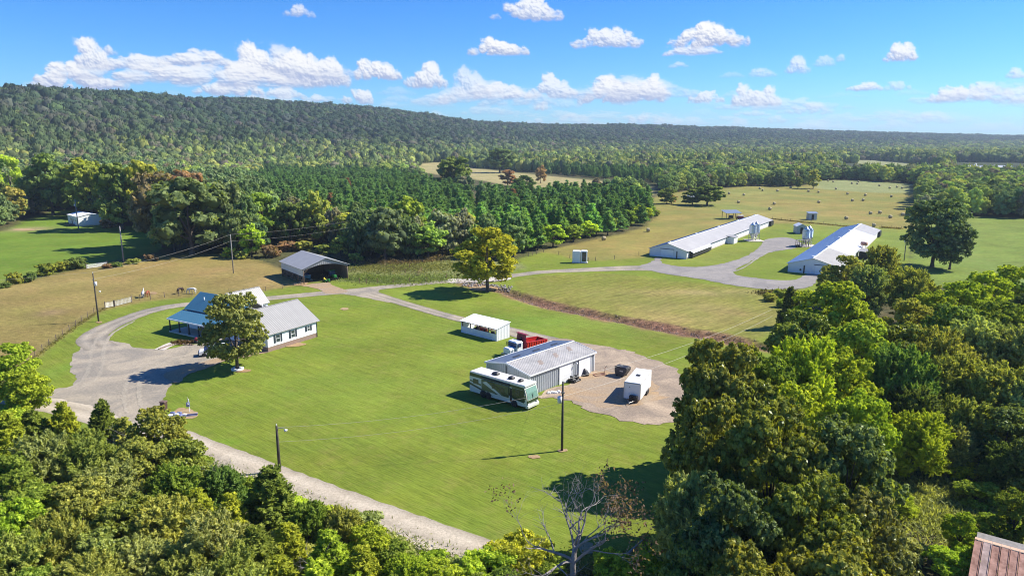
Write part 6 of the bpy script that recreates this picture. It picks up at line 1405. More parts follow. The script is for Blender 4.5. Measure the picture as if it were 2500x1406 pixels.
def dump_truck():
    # nose towards the camera-left; stands behind the workshop
    x, y = G(1262, 868); o = thing("dump_truck", "white-cabbed dump truck with red bed behind the workshop", "truck", (x, y, 0), R(-137))
    # local +x is the nose direction
    b = MB(); b.box(-6.2, -.5, .75, 1.6, .5, 1.0); sub(o, "chassis", b, M['dark'])
    b = MB(); b.bbox(-.4, -1.15, 1.0, 1.1, 1.15, 2.75, .16); c = sub(o, "cab", b, M['white'])
    b = MB(); b.bbox(1.1, -.85, .9, 2.5, .85, 1.85, .18); sub(o, "hood", b, M['white'])
    b = MB(); b.box(1.1, -1.0, 1.85, 1.13, 1.0, 2.55); sub(o, "windscreen", b, M['navy'])
    for s in (-1, 1):
        b = MB(); b.box(.1, s*1.16-.01, 1.85, .85, s*1.16+.01, 2.5); sub(o, "side_window", b, M['navy'])
        b = MB(); b.box(1.0, s*1.38-.1, 1.8, 1.08, s*1.38+.1, 2.4); sub(o, "mirror", b, M['dark'])
    b = MB(); b.bbox(2.45, -1.1, .5, 2.65, 1.1, .85, .04); sub(o, "bumper", b, M['steel'])
    # tipped bed: headboard stands tall behind the cab
    Mb = Matrix.Translation((-.9, 0, 1.15)) @ Matrix.Rotation(R(-4), 4, 'Y')
    b = MB(); b.prism([(-1.2, 0), (1.2, 0), (1.25, .9), (1.0, 2.55), (-1.0, 2.55), (-1.25, .9)], -.12, 0, 'x', M=Mb); b.box(-.5, -1.25, 2.5, .15, 1.25, 2.58, M=Mb); hb = sub(o, "headboard", b, M['darkred'])
    b = MB(); b.box(.005, -.13, .2, .06, .13, 2.0, M=Mb); b.build("lift_channel", M['dark'], hb)
    for s in (-1, 1):
        b = MB(); b.box(-5.2, s*1.2-.04, 0, -.12, s*1.2+.04, 1.15, M=Mb); b.box(-5.2, s*1.2-.09, 1.15, -.12, s*1.2+.09, 1.27, M=Mb)
        for k in range(9): xx = -5.0+k*.58; b.box(xx, s*1.2+(.04 if s > 0 else -.14), 0, xx+.1, s*1.2+(.14 if s > 0 else -.04), 1.15, M=Mb)
        sub(o, "bed_side", b, M['red'])
    b = MB(); b.box(-5.2, -1.16, -.08, -.12, 1.16, .0, M=Mb); sub(o, "bed_floor", b, M['rust'])
    b = MB(); b.box(-5.28, -1.2, 0, -5.21, 1.2, 1.2, M=Mb); sub(o, "tailgate", b, M['red'])
    for xx in (1.5, -3.6, -4.7):
        for s in (-1, 1): wheel(o, xx, s*1.05, .5, .5, .32 if xx > 0 else .5, 'white')
dump_truck()

def dumpster():
    x, y = G(1500, 917); o = thing("tipping_bin", "black wheeled waste bin in the shop yard near the white doors", "bin", (x, y, 0), R(-38))
    b = MB(); b.prism([(.15, .25), (1.55, .25), (2.1, 1.1), (2.1, 1.45), (0, 1.45), (0, .9)], 0, 1.35, 'y'); sub(o, "body", b, M['bin_dark'])
    b = MB(); b.bbox(-.06, -.06, 1.45, 2.16, 1.41, 1.55, .04); sub(o, "rim", b, M['dark'])
    b = MB(); b.bbox(.05, .03, 1.56, 1.0, 1.32, 1.63, .03); sub(o, "lid", b, M['dark']); b = MB(); b.bbox(1.03, .03, 1.56, 2.0, 1.32, 1.63, .03); sub(o, "lid", b, M['dark'])
    for s in (0.1, 1.25): wheel(o, 1.35, s, .17, .17, .1); wheel(o, .35, s, .17, .17, .1)
    b = MB(); b.box(.9, -.012, .9, 1.5, -.002, 1.1); sub(o, "sticker", b, M['concrete'])
M['bin_dark'] = mat("dark_grey_steel", (0.05, 0.05, 0.055), .5, .15, 2)
dumpster()

def mower(name, label, px, py, rz, c, seat='dark', s=1.0):
    x, y = G(px, py); o = thing(name, label, "mower", (x, y, 0), R(rz)); o.scale = (s, s, s)
    b = MB(); b.bbox(-.5, -.6, .12, .9, .6, .32, .08); sub(o, "cutting_deck", b, M[c])
    b = MB(); b.bbox(.55, -.28, .35, 1.25, .28, .85, .1); sub(o, "hood", b, M[c])
    b = MB(); b.bbox(-.7, -.35, .35, .2, .35, .6, .08); sub(o, "fender", b, M[c])
    b = MB(); b.bbox(-.55, -.24, .6, -.1, .24, .72, .04); b.bbox(-.62, -.24, .7, -.5, .24, 1.1, .04); sub(o, "seat", b, M[seat])
    b = MB(); b.tube([(.55, 0, .8), (.35, 0, 1.0)], .03, 5); b.lathe([(.15, -.01), (.18, 0), (.15, .01)], 12, (.33, 0, 1.02)); sub(o, "steering_wheel", b, M['dark'])
    for a, r_ in ((-.45, .28), (.95, .2)):
        for q in (-.5, .5): wheel(o, a, q, r_, r_, .2)
    return o
mower("riding_mower", "dark riding mower parked in front of the workshop between its two doors", 1400, 932, 50, 'dark')
mower("riding_mower", "green mower deck at the mouth of the pole barn", 796, 688, -30, 'green_paint', 'yellow_paint')

def hoist():
    x, y = G(1452, 917); o = thing("engine_hoist", "rusty red floor hoist by the workshop's corner", "hoist", (x, y, 0), R(20))
    b = MB(); b.box(0, -.5, .08, 1.9, -.42, .16); b.box(0, .42, .08, 1.9, .5, .16); b.box(-.1, -.5, .08, 0, .5, .16); sub(o, "base", b, M['rust'])
    b = MB(); b.tube([(1.7, 0, .1), (1.8, 0, 1.2)], .05, 6); b.box(1.0, -.05, .1, 1.9, .05, .18); sub(o, "mast", b, M['rust']); b = MB(); b.tube([(1.8, 0, 1.2), (2.05, 0, 1.35), (2.15, 0, 1.1)], .04, 6); sub(o, "handle", b, M['dark'])
    for a in (0, 1.85):
        for c in (-.46, .46): wheel(o, a, c, .09, .09, .06)
    p = thing("tarp_pile", "black covered pile leaning at the workshop's far door post", "pile", (x-1.5, y+.1, 0), R(40))
    b = MB(); b.lathe([(.65, 0), (.6, .35), (.3, .8), (.05, 1.15)], 9); me = sub(p, "cover", b, M['dark']); 
    for v in me.data.vertices: w = mnoise.noise_vector(Vector(v.co)*2.3)*.22; v.co += Vector((w.x, w.y, 0))
hoist()

def tractor(name, label, x, y, rz, c, cab=True, s=1.0):
    o = thing(name, label, "tractor", (x, y, 0), R(rz)); o.scale = (s, s, s)
    b = MB(); b.bbox(.2, -.4, .8, 2.1, .4, 1.5, .12); sub(o, "hood", b, M[c])
    b = MB(); b.box(-1.0, -.3, .6, 2.0, .3, .85); sub(o, "frame", b, M['dark'])
    if cab:
        b = MB(); b.bbox(-1.1, -.75, 1.2, .2, .75, 2.35, .1); sub(o, "cab", b, M['navy']); b = MB(); b.bbox(-1.2, -.85, 2.36, .3, .85, 2.5, .05); sub(o, "cab_roof", b, M[c])
    else:
        b = MB(); b.bbox(-.9, -.3, 1.0, -.4, .3, 1.1, .03); b.bbox(-1.0, -.3, 1.1, -.85, .3, 1.6, .03); sub(o, "seat", b, M['dark'])
        b = MB(); b.tube([(-.1, 0, 1.2), (-.25, 0, 1.5)], .03, 5); b.lathe([(.2, -.01), (.22, 0), (.2, .01)], 12, (-.27, 0, 1.52)); sub(o, "steering_wheel", b, M['dark'])
        b = MB(); b.bbox(-1.2, -.95, 1.1, -.3, -.45, 1.25, .05); b.bbox(-1.2, .45, 1.1, -.3, .95, 1.25, .05); sub(o, "fender", b, M[c])
    for q in (-.8, .8): wheel(o, -.75, q, .72, .72, .4, 'yellow_paint' if c == 'green_paint' else 'white'); wheel(o, 1.6, q*.8, .42, .42, .25, 'yellow_paint' if c == 'green_paint' else 'white')
    b = MB(); b.tube([(1.4, .25, 1.5), (1.4, .25, 2.1)], .04, 6); sub(o, "exhaust", b, M['dark'])
    return o
tractor("farm_tractor", "green tractor standing inside the open pole barn", -47.6, 183.6, -55, 'green_paint')
sh = bpy.data.objects["equipment_shelter"]; mw = Matrix.Translation(sh.location) @ Matrix.Rotation(sh.rotation_euler.z, 4, 'Z')
p = mw @ Vector((3.4, 1.7, 0)); tractor("compact_tractor", "small red tractor inside the white lean-to shelter", p.x, p.y, -42, 'red', cab=False, s=.85)
p = mw @ Vector((5.6, 1.6, 0)); o = mower("lawn_mower", "dark lawn mower beside the red tractor in the shelter", 1250, 900, -20, 'dark', s=1.15); o.location = (p.x, p.y, 0)

def boat():
    x, y = G(752, 687); o = thing("motor_boat", "blue and white motor boat on a trailer at the left of the pole barn's opening", "boat", (x-1.2, y+2.2, 0), R(-48))
    n = 9; vs = []; st = [(-2.8, .95, .75), (-1.8, 1.0, .78), (-.6, 1.02, .8), (.6, .98, .85), (1.6, .8, .95), (2.4, .45, 1.05), (2.85, .05, 1.12)]
    b = MB()
    def ring(x_, w, hh): return [(x_, -w, .55+hh), (x_, -w*.96, .55+hh*.55), (x_, -w*.6, .55+.12), (x_, 0, .55), (x_, w*.6, .55+.12), (x_, w*.96, .55+hh*.55), (x_, w, .55+hh)]
    R_ = [ring(*s) for s in st]; v = [p for r in R_ for p in r]; f = []
    for i in range(len(st)-1):
        for k in range(6): f.append((i*7+k, i*7+k+1, (i+1)*7+k+1, (i+1)*7+k))
    f.append(tuple(range(7))); b.smooth = True; b.add(v, f); b.smooth = False; sub(o, "hull", b, M['blue_boat'])
    b = MB(); b.add([(s[0], -s[1]*1.02, .56+s[2]) for s in st] + [(s[0], s[1]*1.02, .56+s[2]) for s in st], [(i, i+1, 7+i+1, 7+i) for i in range(6)]); sub(o, "deck_cover", b, M['white'])
    b = MB(); b.prism([(.3, 1.35), (.9, 1.4), (.35, 1.85)], -.75, .75, 'y'); sub(o, "windscreen", b, M['navy'])
    b = MB(); b.bbox(-3.2, -.25, .7, -2.8, .25, 1.75, .08); sub(o, "outboard_motor", b, M['dark'])
    b = MB(); b.box(-2.6, -.7, .38, 2.2, -.62, .5); b.box(-2.6, .62, .38, 2.2, .7, .5); b.tube([(2.2, -.66, .44), (3.9, 0, .44), (2.2, .66, .44)], .05, 5); sub(o, "trailer_frame", b, M['steel'])
    for q in (-.95, .95): wheel(o, -.6, q, .33, .33, .2)
M['blue_boat'] = mat("boat_blue", (0.05, 0.20, 0.34), .25, .1, 1, coat=.4)
boat()

def car():
    x, y = G(520, 868); o = thing("family_van", "white and dark blue car parked nose-out behind the lawn oak at the farmhouse", "car", (x-.1, y+.6, 0), R(22))
    # nose towards -x
    prof = [(-2.3, .35), (2.35, .35), (2.4, .9), (2.2, 1.05), (1.9, 1.7), (-.6, 1.75), (-1.4, 1.1), (-2.25, .95), (-2.35, .6)]
    b = MB(); b.prism(prof, -.9, .9, 'y'); me = sub(o, "body", b, M['white'])
    bm = bmesh.new(); bm.from_mesh(me.data); bmesh.ops.bevel(bm, geom=[e for e in bm.edges], offset=.06, segments=2, affect='EDGES'); bm.to_mesh(me.data); bm.free()
    b = MB(); b.prism([(-1.42, 1.12), (2.1, 1.1), (1.86, 1.62), (-.66, 1.66)], -.915, -.88, 'y'); b.prism([(-1.42, 1.12), (2.1, 1.1), (1.86, 1.62), (-.66, 1.66)], .88, .915, 'y'); sub(o, "side_window", b, M['navy'])
    b = MB(); b.prism([(-1.47, 1.10), (-.66, 1.72), (-.60, 1.66), (-1.38, 1.06)], -.8, .8, 'y'); sub(o, "windscreen", b, M['blue'])
    b = MB(); b.prism([(2.24, 1.08), (1.96, 1.64), (1.9, 1.6), (2.16, 1.06)], -.78, .78, 'y'); sub(o, "rear_window", b, M['navy'])
    b = MB(); b.bbox(-2.46, -.88, .3, -2.3, .88, .6, .04); sub(o, "bumper", b, M['dark'])
    for q in (-.8, .45): b = MB(); b.bbox(-2.4, q, .68, -2.3, q+.35, .85, .02); sub(o, "headlight", b, M['glass'])
    for a in (-1.5, 1.5):
        for q in (-.82, .82): wheel(o, a, q, .36, .36, .24)
car()

def water_tank_pair():
    x, y = G(1412, 643); o = thing("white_container", "pair of tall white open-sided boxes on a pallet beside the poultry drive", "container", (x-1.8, y+.3, 0), R(-8))
    b = MB(); b.bbox(0, 0, .25, 2.4, 2.2, 3.7, .15); sub(o, "box", b, M['white']); b = MB(); b.bbox(2.5, .2, .25, 4.4, 2.2, 3.75, .12); sub(o, "box", b, M['white'])
    b = MB(); b.box(2.9, .12, .6, 4.1, .2, 3.4); b.box(4.4, .5, .6, 4.46, 1.9, 3.4); sub(o, "grille", b, M['glass'])
    b = MB(); b.box(-.1, -.1, .06, 4.6, 2.4, .24); sub(o, "pallet", b, M['concrete'])
water_tank_pair()

def fan_stand():
    x, y = G(2107, 622); o = thing("fuel_tank_stand", "dark round tank on a tall splayed stand beside the right chicken house", "tank", (x, y, 0), R(30))
    b = MB(); b.lathe([(.1, -1.0), (.55, -.95), (.62, 0), (.55, .95), (.1, 1.0)], 14, (0, 0, 3.6), axis='y'); sub(o, "tank", b, M['rust'])
    for sx in (-1, 1):
        for sy in (-1, 1): b = MB(); b.tube([(sx*.9, sy*1.1, 0), (sx*.35, sy*.7, 3.2)], .07, 5); sub(o, "leg", b, M['rust'])
    b = MB(); b.box(-.6, -.8, 1.4, .6, -.72, 1.5); b.box(-.6, .72, 1.4, .6, .8, 1.5); sub(o, "cross_brace", b, M['rust'])
    x, y = G(2178, 632); o = thing("utility_cart", "small dark utility cart with a roof under the airy tree by the right chicken house", "cart", (x, y, 0), R(70))
    b = MB(); b.bbox(-1.3, -.65, .35, 1.2, .65, .85, .08); sub(o, "body", b, M['green_paint']); b = MB(); b.bbox(-.7, -.7, 1.8, .8, .7, 1.9, .04); sub(o, "canopy", b, M['dark'])
    for a in (-.6, .7):
        for c in (-.6, .6): b = MB(); b.tube([(a, c, .85), (a, c, 1.8)], .035, 5); sub(o, "post", b, M['dark'])
    for a in (-.9, .9):
        for c in (-.62, .62): wheel(o, a, c, .3, .3, .2)
    x, y = G(1682, 485); o = thing("camper", "small white rounded camper behind the dark clump in the hay field", "camper", (x, y, 0), R(20))
    b = MB(); b.prism([(0, .6), (5.5, .6), (6, 1.4), (5.4, 3.0), (1.2, 3.2), (0, 2.4)], 0, 2.4, 'y'); sub(o, "body", b, M['white']); b = MB(); b.box(1.5, -.02, 1.6, 2.6, 0, 2.3); sub(o, "window", b, M['glass'])
    for q in (0.1, 2.3): wheel(o, 3, q, .36, .36, .2)
fan_stand()

# ------------------------------------------------------------------ near the road: bin, meter post, heap
def roadside():
    x, y = G(401, 1000); o = thing("rubbish_bin", "brown wheeled rubbish bin standing at the mouth of the gravel drive", "bin", (x, y, 0), R(-10))
    b = MB(); b.prism([(-.28, .06), (.28, .06), (.36, 1.15), (-.36, 1.15)], -.32, .32, 'y'); sub(o, "body", b, M['bin_brown']); b = MB(); b.bbox(-.42, -.38, 1.16, .42, .38, 1.26, .04); sub(o, "lid", b, M['bin_brown2'])
    for q in (-.3, .3): wheel(o, -.26, q, .12, .12, .07)
    x, y = G(463, 1006); o = thing("meter_post", "white post carrying a blue and white meter box at the lawn corner", "post", (x, y, 0), R(15))
    b = MB(); b.tube([(0, 0, 0), (0, 0, 1.9)], .05, 6); sub(o, "post", b, M['white']); b = MB(); b.tube([(-.1, 0, 1.2), (-.12, 0, 2.2)], .025, 5); sub(o, "rod", b, M['concrete'])
    b = MB(); b.bbox(-.32, -.16, .85, .12, .06, 1.45, .05); sub(o, "meter_box", b, M['blue_grey']); b = MB(); b.lathe([(.05, 0), (.12, .02), (.12, .06), (.05, .08)], 10, (-.1, -.24, 1.25), axis='y'); sub(o, "dial", b, M['white'])
    x0, y0 = G(432, 1016)
    o = thing("salvage_heap", "heap of white and blue-grey sacks and pipes lying at the lawn corner", "heap", (x0, y0, 0))
    for k in range(9):
        b = MB(); a = rng.uniform(-.9, .9); c = rng.uniform(-.45, .45); b.bbox(a-.32, c-.2, 0.02, a+.32, c+.2, rng.uniform(.25, .55), .09, M=Matrix.Rotation(rng.uniform(-.4, .4), 4, 'Z')); sub(o, "sack", b, M[rng.choice(['white', 'blue_grey', 'concrete'])])
    o = thing("pipe_bundle", "dark and purple-grey pipes lying beside the heap at the lawn corner", "pipes", (x0+1.7, y0+.2, 0), R(15))
    for k in range(5): b = MB(); b.tube([(-.9, -.3+k*.15, .1+.06*(k % 2)), (.9, -.25+k*.15, .12+.05*(k % 2))], .07, 6); sub(o, "pipe", b, M[['blue_grey', 'dark', 'darkred', 'blue_grey', 'white'][k]])
    # white ring round the lawn oak
    x, y = G(580, 903); o = thing("planter_ring", "white painted tyre ring round the trunk of the lawn oak", "planter", (x, y, 0))
    b = MB(); b.lathe([(.75, .0), (.95, .03), (.98, .30), (.86, .36), (.74, .32)], 20); sub(o, "ring", b, M['white'])
    # white fabric heap by the workshop
    x, y = G(1357, 960); o = thing("feed_sacks", "white sacks lying on the grass at the workshop's front corner", "sacks", (x-.3, y, 0), R(10))
    for k in range(4): b = MB(); b.bbox(-1.0+k*.5, -.25+.1*(k % 2), .03, -.45+k*.5, .3, .3+.08*(k % 2), .1); sub(o, "sack", b, M['white'])
M['bin_brown'] = mat("brown_bin", (0.09, 0.05, 0.045), .5, .1, 2); M['bin_brown2'] = mat("paler_brown_lid", (0.16, 0.10, 0.08), .6, .1, 2); M['blue_grey'] = mat("blue_grey_box", (0.16, 0.18, 0.32), .5, .15, 2)  # bin lid a paler brown than its body
roadside()

# ------------------------------------------------------------------ utility poles and wires
POLES = {}
def upole(key, label, px, py, h, r=.14, m='pole', arm=False, can=False, lamp=False, lean=0.0):
    x, y = G(px, py); o = thing("utility_pole", label, "utility pole", (x, y, 0)); o.rotation_euler = (0, R(lean), 0)
    b = MB(); b.tube([(0, 0, -.4), (0, 0, h*.5), (0, 0, h)], [r*1.15, r, r*.75], 9); sub(o, "shaft", b, M[m])
    b = MB(); b.tube([(0, 0, h), (0, 0, h+.22)], .05, 6); sub(o, "insulator", b, M['white'])
    if arm: b = MB(); b.box(-.7, -.06, h-.45, .7, .06, h-.33); sub(o, "crossarm", b, M['wood'])
    if can:
        b = MB(); b.lathe([(.05, h-2.6), (.26, h-2.55), (.28, h-1.8), (.05, h-1.7)], 12, (.36*can, -.1, 0)); sub(o, "transformer", b, M['galv_new'])
        b = MB(); b.box(-.2, -.2, h-1.35, .2, .0, h-1.25); sub(o, "bracket", b, M['steel'])
    if lamp:
        b = MB(); b.tube([(0, 0, h-lamp), (.6, -.05, h-lamp+.12), (.95, -.08, h-lamp+.02)], .03, 5); sub(o, "lamp_arm", b, M['steel']); b = MB(); b.lathe([(.05, 0), (.2, -.08), (.17, -.24), (.05, -.26)], 10, (1.0, -.08, h-lamp)); sub(o, "lamp", b, M['white'])
    POLES[key] = (x, y, h)
upole('shop', "dark pole with a grey transformer standing alone on the lawn in front of the workshop", 1372, 1100, 8.6, can=-1)
upole('road', "short black pole with a small lamp at the country road", 683, 1150, 5.4, r=.16, lamp=.35)
upole('drive', "black pole with white transformer and lamp on the grass strip beside the drive", 241, 785, 10.0, can=1, lamp=3.6)
upole('barn', "slim grey pole in the pasture left of the pole barn", 570, 667, 10.6, m='pole_grey')
upole('hedge', "grey leaning pole in the bush row of the upper lawn", 302, 640, 10.7, m='pole_grey', r=.2)
upole('home', "grey pole with fittings in front of the mobile home", 192, 560, 12.2, m='pole_grey', can=-1, r=.2)
upole('meadow', "grey pole with a small transformer beside the huge pasture oak", 2207, 637, 8.2, m='pole_grey', can=-1)
upole('wood', "pole hidden among the right-hand wood that carries the wires", 2010, 800, 8.5)
def wire(a, b, sag, label, r=.012):
    pts = [Vector(a).lerp(Vector(b), t) - Vector((0, 0, sag*4*t*(1-t))) for t in np.linspace(0, 1, 13)]
    q = MB(); q.tube(pts, r, 4); o = q.build("overhead_wire", M['wire']); tag(o, label, "wire", "overhead wires")
P_ = lambda k, d=0.2: (POLES[k][0], POLES[k][1], POLES[k][2]+d)
wire(P_('shop'), (*G(1885, 755, 7.5), 7.5), 1.0, "upper wire running from the workshop pole over the yard to the wood", .016)
wire(P_('shop', -1.8), (*G(1885, 772, 6.2), 6.2), 1.0, "lower wire running from the workshop pole over the yard to the wood", .016)
wire(P_('shop', -1.0), P_('road', -.2), .8, "upper thin wire over the lawn between workshop pole and road pole")
wire(P_('shop', -2.6), P_('road', -1.9), .8, "lower thin wire over the lawn between workshop pole and road pole")
wire(P_('drive'), (-150, 128, 9), 1.0, "wire leaving the drive pole to the left edge over the pasture", .013)
wire(P_('drive'), P_('barn'), .8, "upper wire between the drive pole and the pasture pole", .013)
wire(P_('drive', -1.2), P_('barn', -1.6), .9, "lower wire between the drive pole and the pasture pole", .013)
wire(P_('barn'), (*G(850, 540, 11), 11), .6, "wire from the pasture pole into the woods behind the pole barn", .013)
wire(P_('barn', -1.6), (*G(850, 556, 10), 10), .6, "lower wire from the pasture pole into the woods behind the pole barn", .013)
wire(P_('hedge'), P_('home'), .8, "wire between the bush row pole and the mobile home pole", .013)
wire(P_('meadow', -.3), (*G(1990, 690, 6), 6), 1.0, "wire from the pasture oak's pole down to the right chicken house", .013)
wire(P_('shop', -3.0), (7.6, 102.9, 3.3), .2, "short wire from the workshop pole to the workshop eave")

# ------------------------------------------------------------------ fences
def fence(label, pts, post_h=1.25, pm='wood', wires=(.35, .7, 1.05), each=None, wr=.011, r=.06, cat="fence"):
    P = [Vector(G(*p)) for p in pts]; o = thing("wire_fence" if wr < .03 else "rail_fence", label, cat, (P[0].x, P[0].y, 0))
    if each:
        Q = []
        for a, b in zip(P[:-1], P[1:]):
            k = max(1, round((b-a).length/each)); Q += [a.lerp(b, j/k) for j in range(k)]
        P = Q+[P[-1]]
    P = [p-P[0] for p in P]
    me = None
    for p in P:
        if me is None: b = MB(); b.tube([(0, 0, -.2), (0, 0, post_h)], r, 5); me = b.mesh("post", M[pm])
        c = link("post", me, o, (p.x, p.y, 0)); c.rotation_euler = (rng.uniform(-.05, .05), rng.uniform(-.05, .05), rng.random()*3)
    for z in wires:
        b = MB(); b.tube([(p.x, p.y, z) for p in P], wr, 4); sub(o, "wire" if wr < .03 else "rail", b, M['fence_wire'] if wr < .03 else M[pm])
M['rusty_post'] = mat("rusty_brown_post", (.22, .12, .08), .85, .2, 3)
fence("wire fence on thin posts along the outer edge of the curved gravel drive", [(50, 900), (67, 883), (86, 871), (104, 857), (120, 844), (138, 832), (154, 819), (170, 807), (185, 796), (200, 785.5), (214.5, 775), (229.5, 765), (257, 752)])
fence("wire fence stretch between the pipe gate and the farmhouse roof", [(322, 734), (342, 732), (368, 732), (402, 726), (437, 723), (470, 720)], r=.09)
fence("thin wire fence behind the farmhouse up to the pole barn", [(560, 717), (595, 715), (621, 712), (649, 711), (690, 705), (735, 699)])
fence("fence of brown posts through the weeds right of the pole barn", [(850, 683), (878, 691), (895, 693), (922, 692), (960, 692), (1000, 690), (1040, 688), (1090, 680)], r=.08, pm='rusty_post', post_h=1.4)
fence("old corral rails among the weeds behind the weedy fence", [(930, 655), (960, 662), (990, 668), (1020, 676), (1030, 664), (1000, 655)], r=.06, wr=.035, pm='rusty_post', wires=(.5, .95, 1.35), post_h=1.5)
fence("wire fence from the shade tree round to the white boxes", [(1290, 626), (1300, 624), (1310, 621), (1327, 616), (1364, 622), (1391, 630), (1437, 638), (1454, 637), (1500, 633), (1560, 624)], r=.09)
fence("low brushy fence line across the hay field behind the left chicken house", [(1885, 535), (1930, 540), (1980, 545), (2040, 551), (2085, 555)], each=6, r=.07)
fence("short fence from the right chicken house's far end to the meadow lane", [(2152, 556), (2175, 558), (2200, 559)], each=5, r=.07)
def gate(label, a, b, n=5, m='galv'):
    A, B = Vector(G(*a)), Vector(G(*b)); d = B-A; o = thing("pipe_gate", label, "gate", (A.x, A.y, 0), math.atan2(d.y, d.x)); L_ = d.length
    f = MB(); f.tube([(0.1, 0, .25), (0.1, 0, 1.3), (L_-.1, 0, 1.3), (L_-.1, 0, .25), (0.1, 0, .25)], .035, 5); sub(o, "gate_frame", f, M[m])
    for k in range(n-1): r_ = MB(); z = .25+(k+1)*1.05/n; r_.tube([(.1, 0, z), (L_-.1, 0, z)], .028, 5); sub(o, "rail", r_, M[m])
    for x in (0, L_): p = MB(); p.tube([(x, .0, -.2), (x, 0, 1.55)], .09, 6); sub(o, "post", p, M['wood'])
gate("wide metal pipe gate in the pasture fence beside the drive", (281, 749), (322, 738)); gate("narrow metal gate left of the wide pasture gate", (257, 753), (279, 749))
gate("metal gate between the dark bushes of the upper lawn's fence row", (211, 657), (262, 650), 6)
gate("pipe railing on the near side of the concrete crossing", (1118, 691), (1160, 691), 3, 'rusty_post')
def brush(name, label, pts, w, hgt, c, n, ls=.16, asp=2.0, lean=.8):
    "tangled growth along a line: one mass"
    P = [Vector(G(*p)) for p in pts]; V = []
    seg = [(a, b, (b-a).length) for a, b in zip(P[:-1], P[1:])]; tot = sum(s[2] for s in seg)
    pp = []
    for a, b, l in seg:
        for k in range(max(1, int(n*l/tot))): pp.append(a.lerp(b, rng.random()))
    pp = np.array([[p.x, p.y] for p in pp]); m = len(pp); h_ = np.abs(nr.normal(size=m))*hgt*.4
    C = np.stack([pp[:, 0]+nr.normal(size=m)*w, pp[:, 1]+nr.normal(size=m)*w, ground_z(pp[:, 0], pp[:, 1])+h_*.7], 1)
    V, F = leaf_quads(C, unit(nr.normal(size=(m, 3))+np.array([0, 0, .5 if asp < 3 else 0])), ls+1.5*ls*nr.random(m), asp, up=np.tile([0, 0, .6], (m, 1))+nr.normal(size=(m, 3))*lean)
    o = link(name, mesh_np(name, V, F, M['leaf'], fattr=nr.random(m))); o.color = (*c, 1); tag(o, label=label, kind='stuff')
brush("weeds", "brown weeds along the fence line behind the chicken houses", [(1885, 535), (1980, 545), (2085, 555)], .5, .6, (.07, .06, .025), 1500)
brush("weeds", "weeds along the short fence at the right chicken house", [(2152, 556), (2200, 559)], .5, .9, (.10, .08, .03), 500)
brush("weeds", "pale weeds under the fence of the gravel drive", [(50, 900), (86, 871), (138, 832), (200, 786), (257, 752)], .35, .22, (.075, .07, .022), 1400, .08)
brush("weeds", "tall green weeds between barn and crossing", [(850, 676), (900, 680), (960, 684), (1030, 684), (1090, 676)], 3.2, .7, (.075, .10, .03), 9000, .12)
brush("weeds", "rough growth in the hollow behind the weedy fence", [(880, 652), (960, 655), (1040, 655), (1110, 648)], 5.0, .7, (.085, .09, .03), 8000, .13)
brush("weeds", "brown brush at the woods' foot behind the pole barn", [(860, 640), (940, 642), (1000, 640), (1080, 632)], 2.5, 1.5, (.07, .055, .03), 4200)
brush("undergrowth", "grass and weeds along the lower edge of the country road", [(380, 1100), (480, 1140), (620, 1196), (800, 1270), (960, 1332), (1100, 1385), (1230, 1430)], 1.0, .6, (.07, .09, .02), 14000, .06, 4, .35)
brush("undergrowth", "pale rough grass in the clearing by the rusty shed", [(2200, 1230), (2280, 1215), (2360, 1230), (2440, 1260), (2300, 1270)], 3.4, .9, (.13, .145, .055), 34000, .07, 4.5, .3)
brush("undergrowth", "dry twigs and weeds at the foot of the dead tree", [(1230, 1400), (1340, 1420), (1450, 1400), (1560, 1400)], 1.5, .7, (.09, .08, .03), 7000, .07)
brush("weeds", "dark growth at the gravel end below the right chicken house", [(1868, 716), (1900, 720), (1925, 716)], 1.4, 1.2, (.05, .045, .02), 1800)

# ------------------------------------------------------------------ rocks of the creek, flower bed edging
def rock_mesh(seed):
    b = bmesh.new(); bmesh.ops.create_icosphere(b, subdivisions=1, radius=1.0)
    for v in b.verts: v.co = v.co*(1+.45*mnoise.noise(v.co*1.7+Vector((seed*3, 0, 0)))); v.co.z *= .65
    V = np.array([v.co[:] for v in b.verts]); F = np.array([[v.index for v in f.verts] for f in b.faces]); b.free(); return V, F
RK = [rock_mesh(i) for i in range(6)]
def rocks(name, label, C, S, m):
    Vs = []; Fs = []; o = 0
    for c, s in zip(C, S):
        V, F = RK[rng.randrange(6)]; a = rng.random()*6.28; ca, sa = math.cos(a), math.sin(a); W = V*np.array([s, s*rng.uniform(.6, 1), s*rng.uniform(.5, 1)])
        W = np.stack([W[:, 0]*ca-W[:, 1]*sa, W[:, 0]*sa+W[:, 1]*ca, W[:, 2]], 1)+c; Vs.append(W); Fs.append(F+o); o += len(V)
    tag(link(name, mesh_np(name, np.concatenate(Vs), np.concatenate(Fs), m)), label=label, kind='stuff')
cl = spline([tuple(p) for p in CREEK], 6); C = []; S = []; C2 = []; S2 = []
for i in range(3200):
    p = cl[rng.randrange(len(cl))]; x = p.x+rng.gauss(0, 1.0); y = p.y+rng.gauss(0, 1.0); s = rng.uniform(.06, .19); C.append((x, y, float(ground_z(x, y))+.02)); S.append(s)
for i in range(170):
    px = rng.uniform(1130, 1250); p = Vector(G(px, 690+(px-1130)*.10+rng.uniform(-3, 8))); s = rng.uniform(.2, .55)
    C2.append((p.x, p.y, float(ground_z(p.x, p.y))+.1)); S2.append(s*.7)
rocks("rubble", "brown rubble and stones filling the creek ditch", C, S, M['rock']); rocks("boulders", "pale broken rocks banked at the culvert under the shade tree", C2, S2, M['rock_pale'])
x0, y0 = G(1150, 692); x1, y1 = G(1240, 686); o = thing("culvert", "dark culvert opening under the concrete crossing", "culvert", (x0, y0, 0), math.atan2(y1-y0, x1-x0))
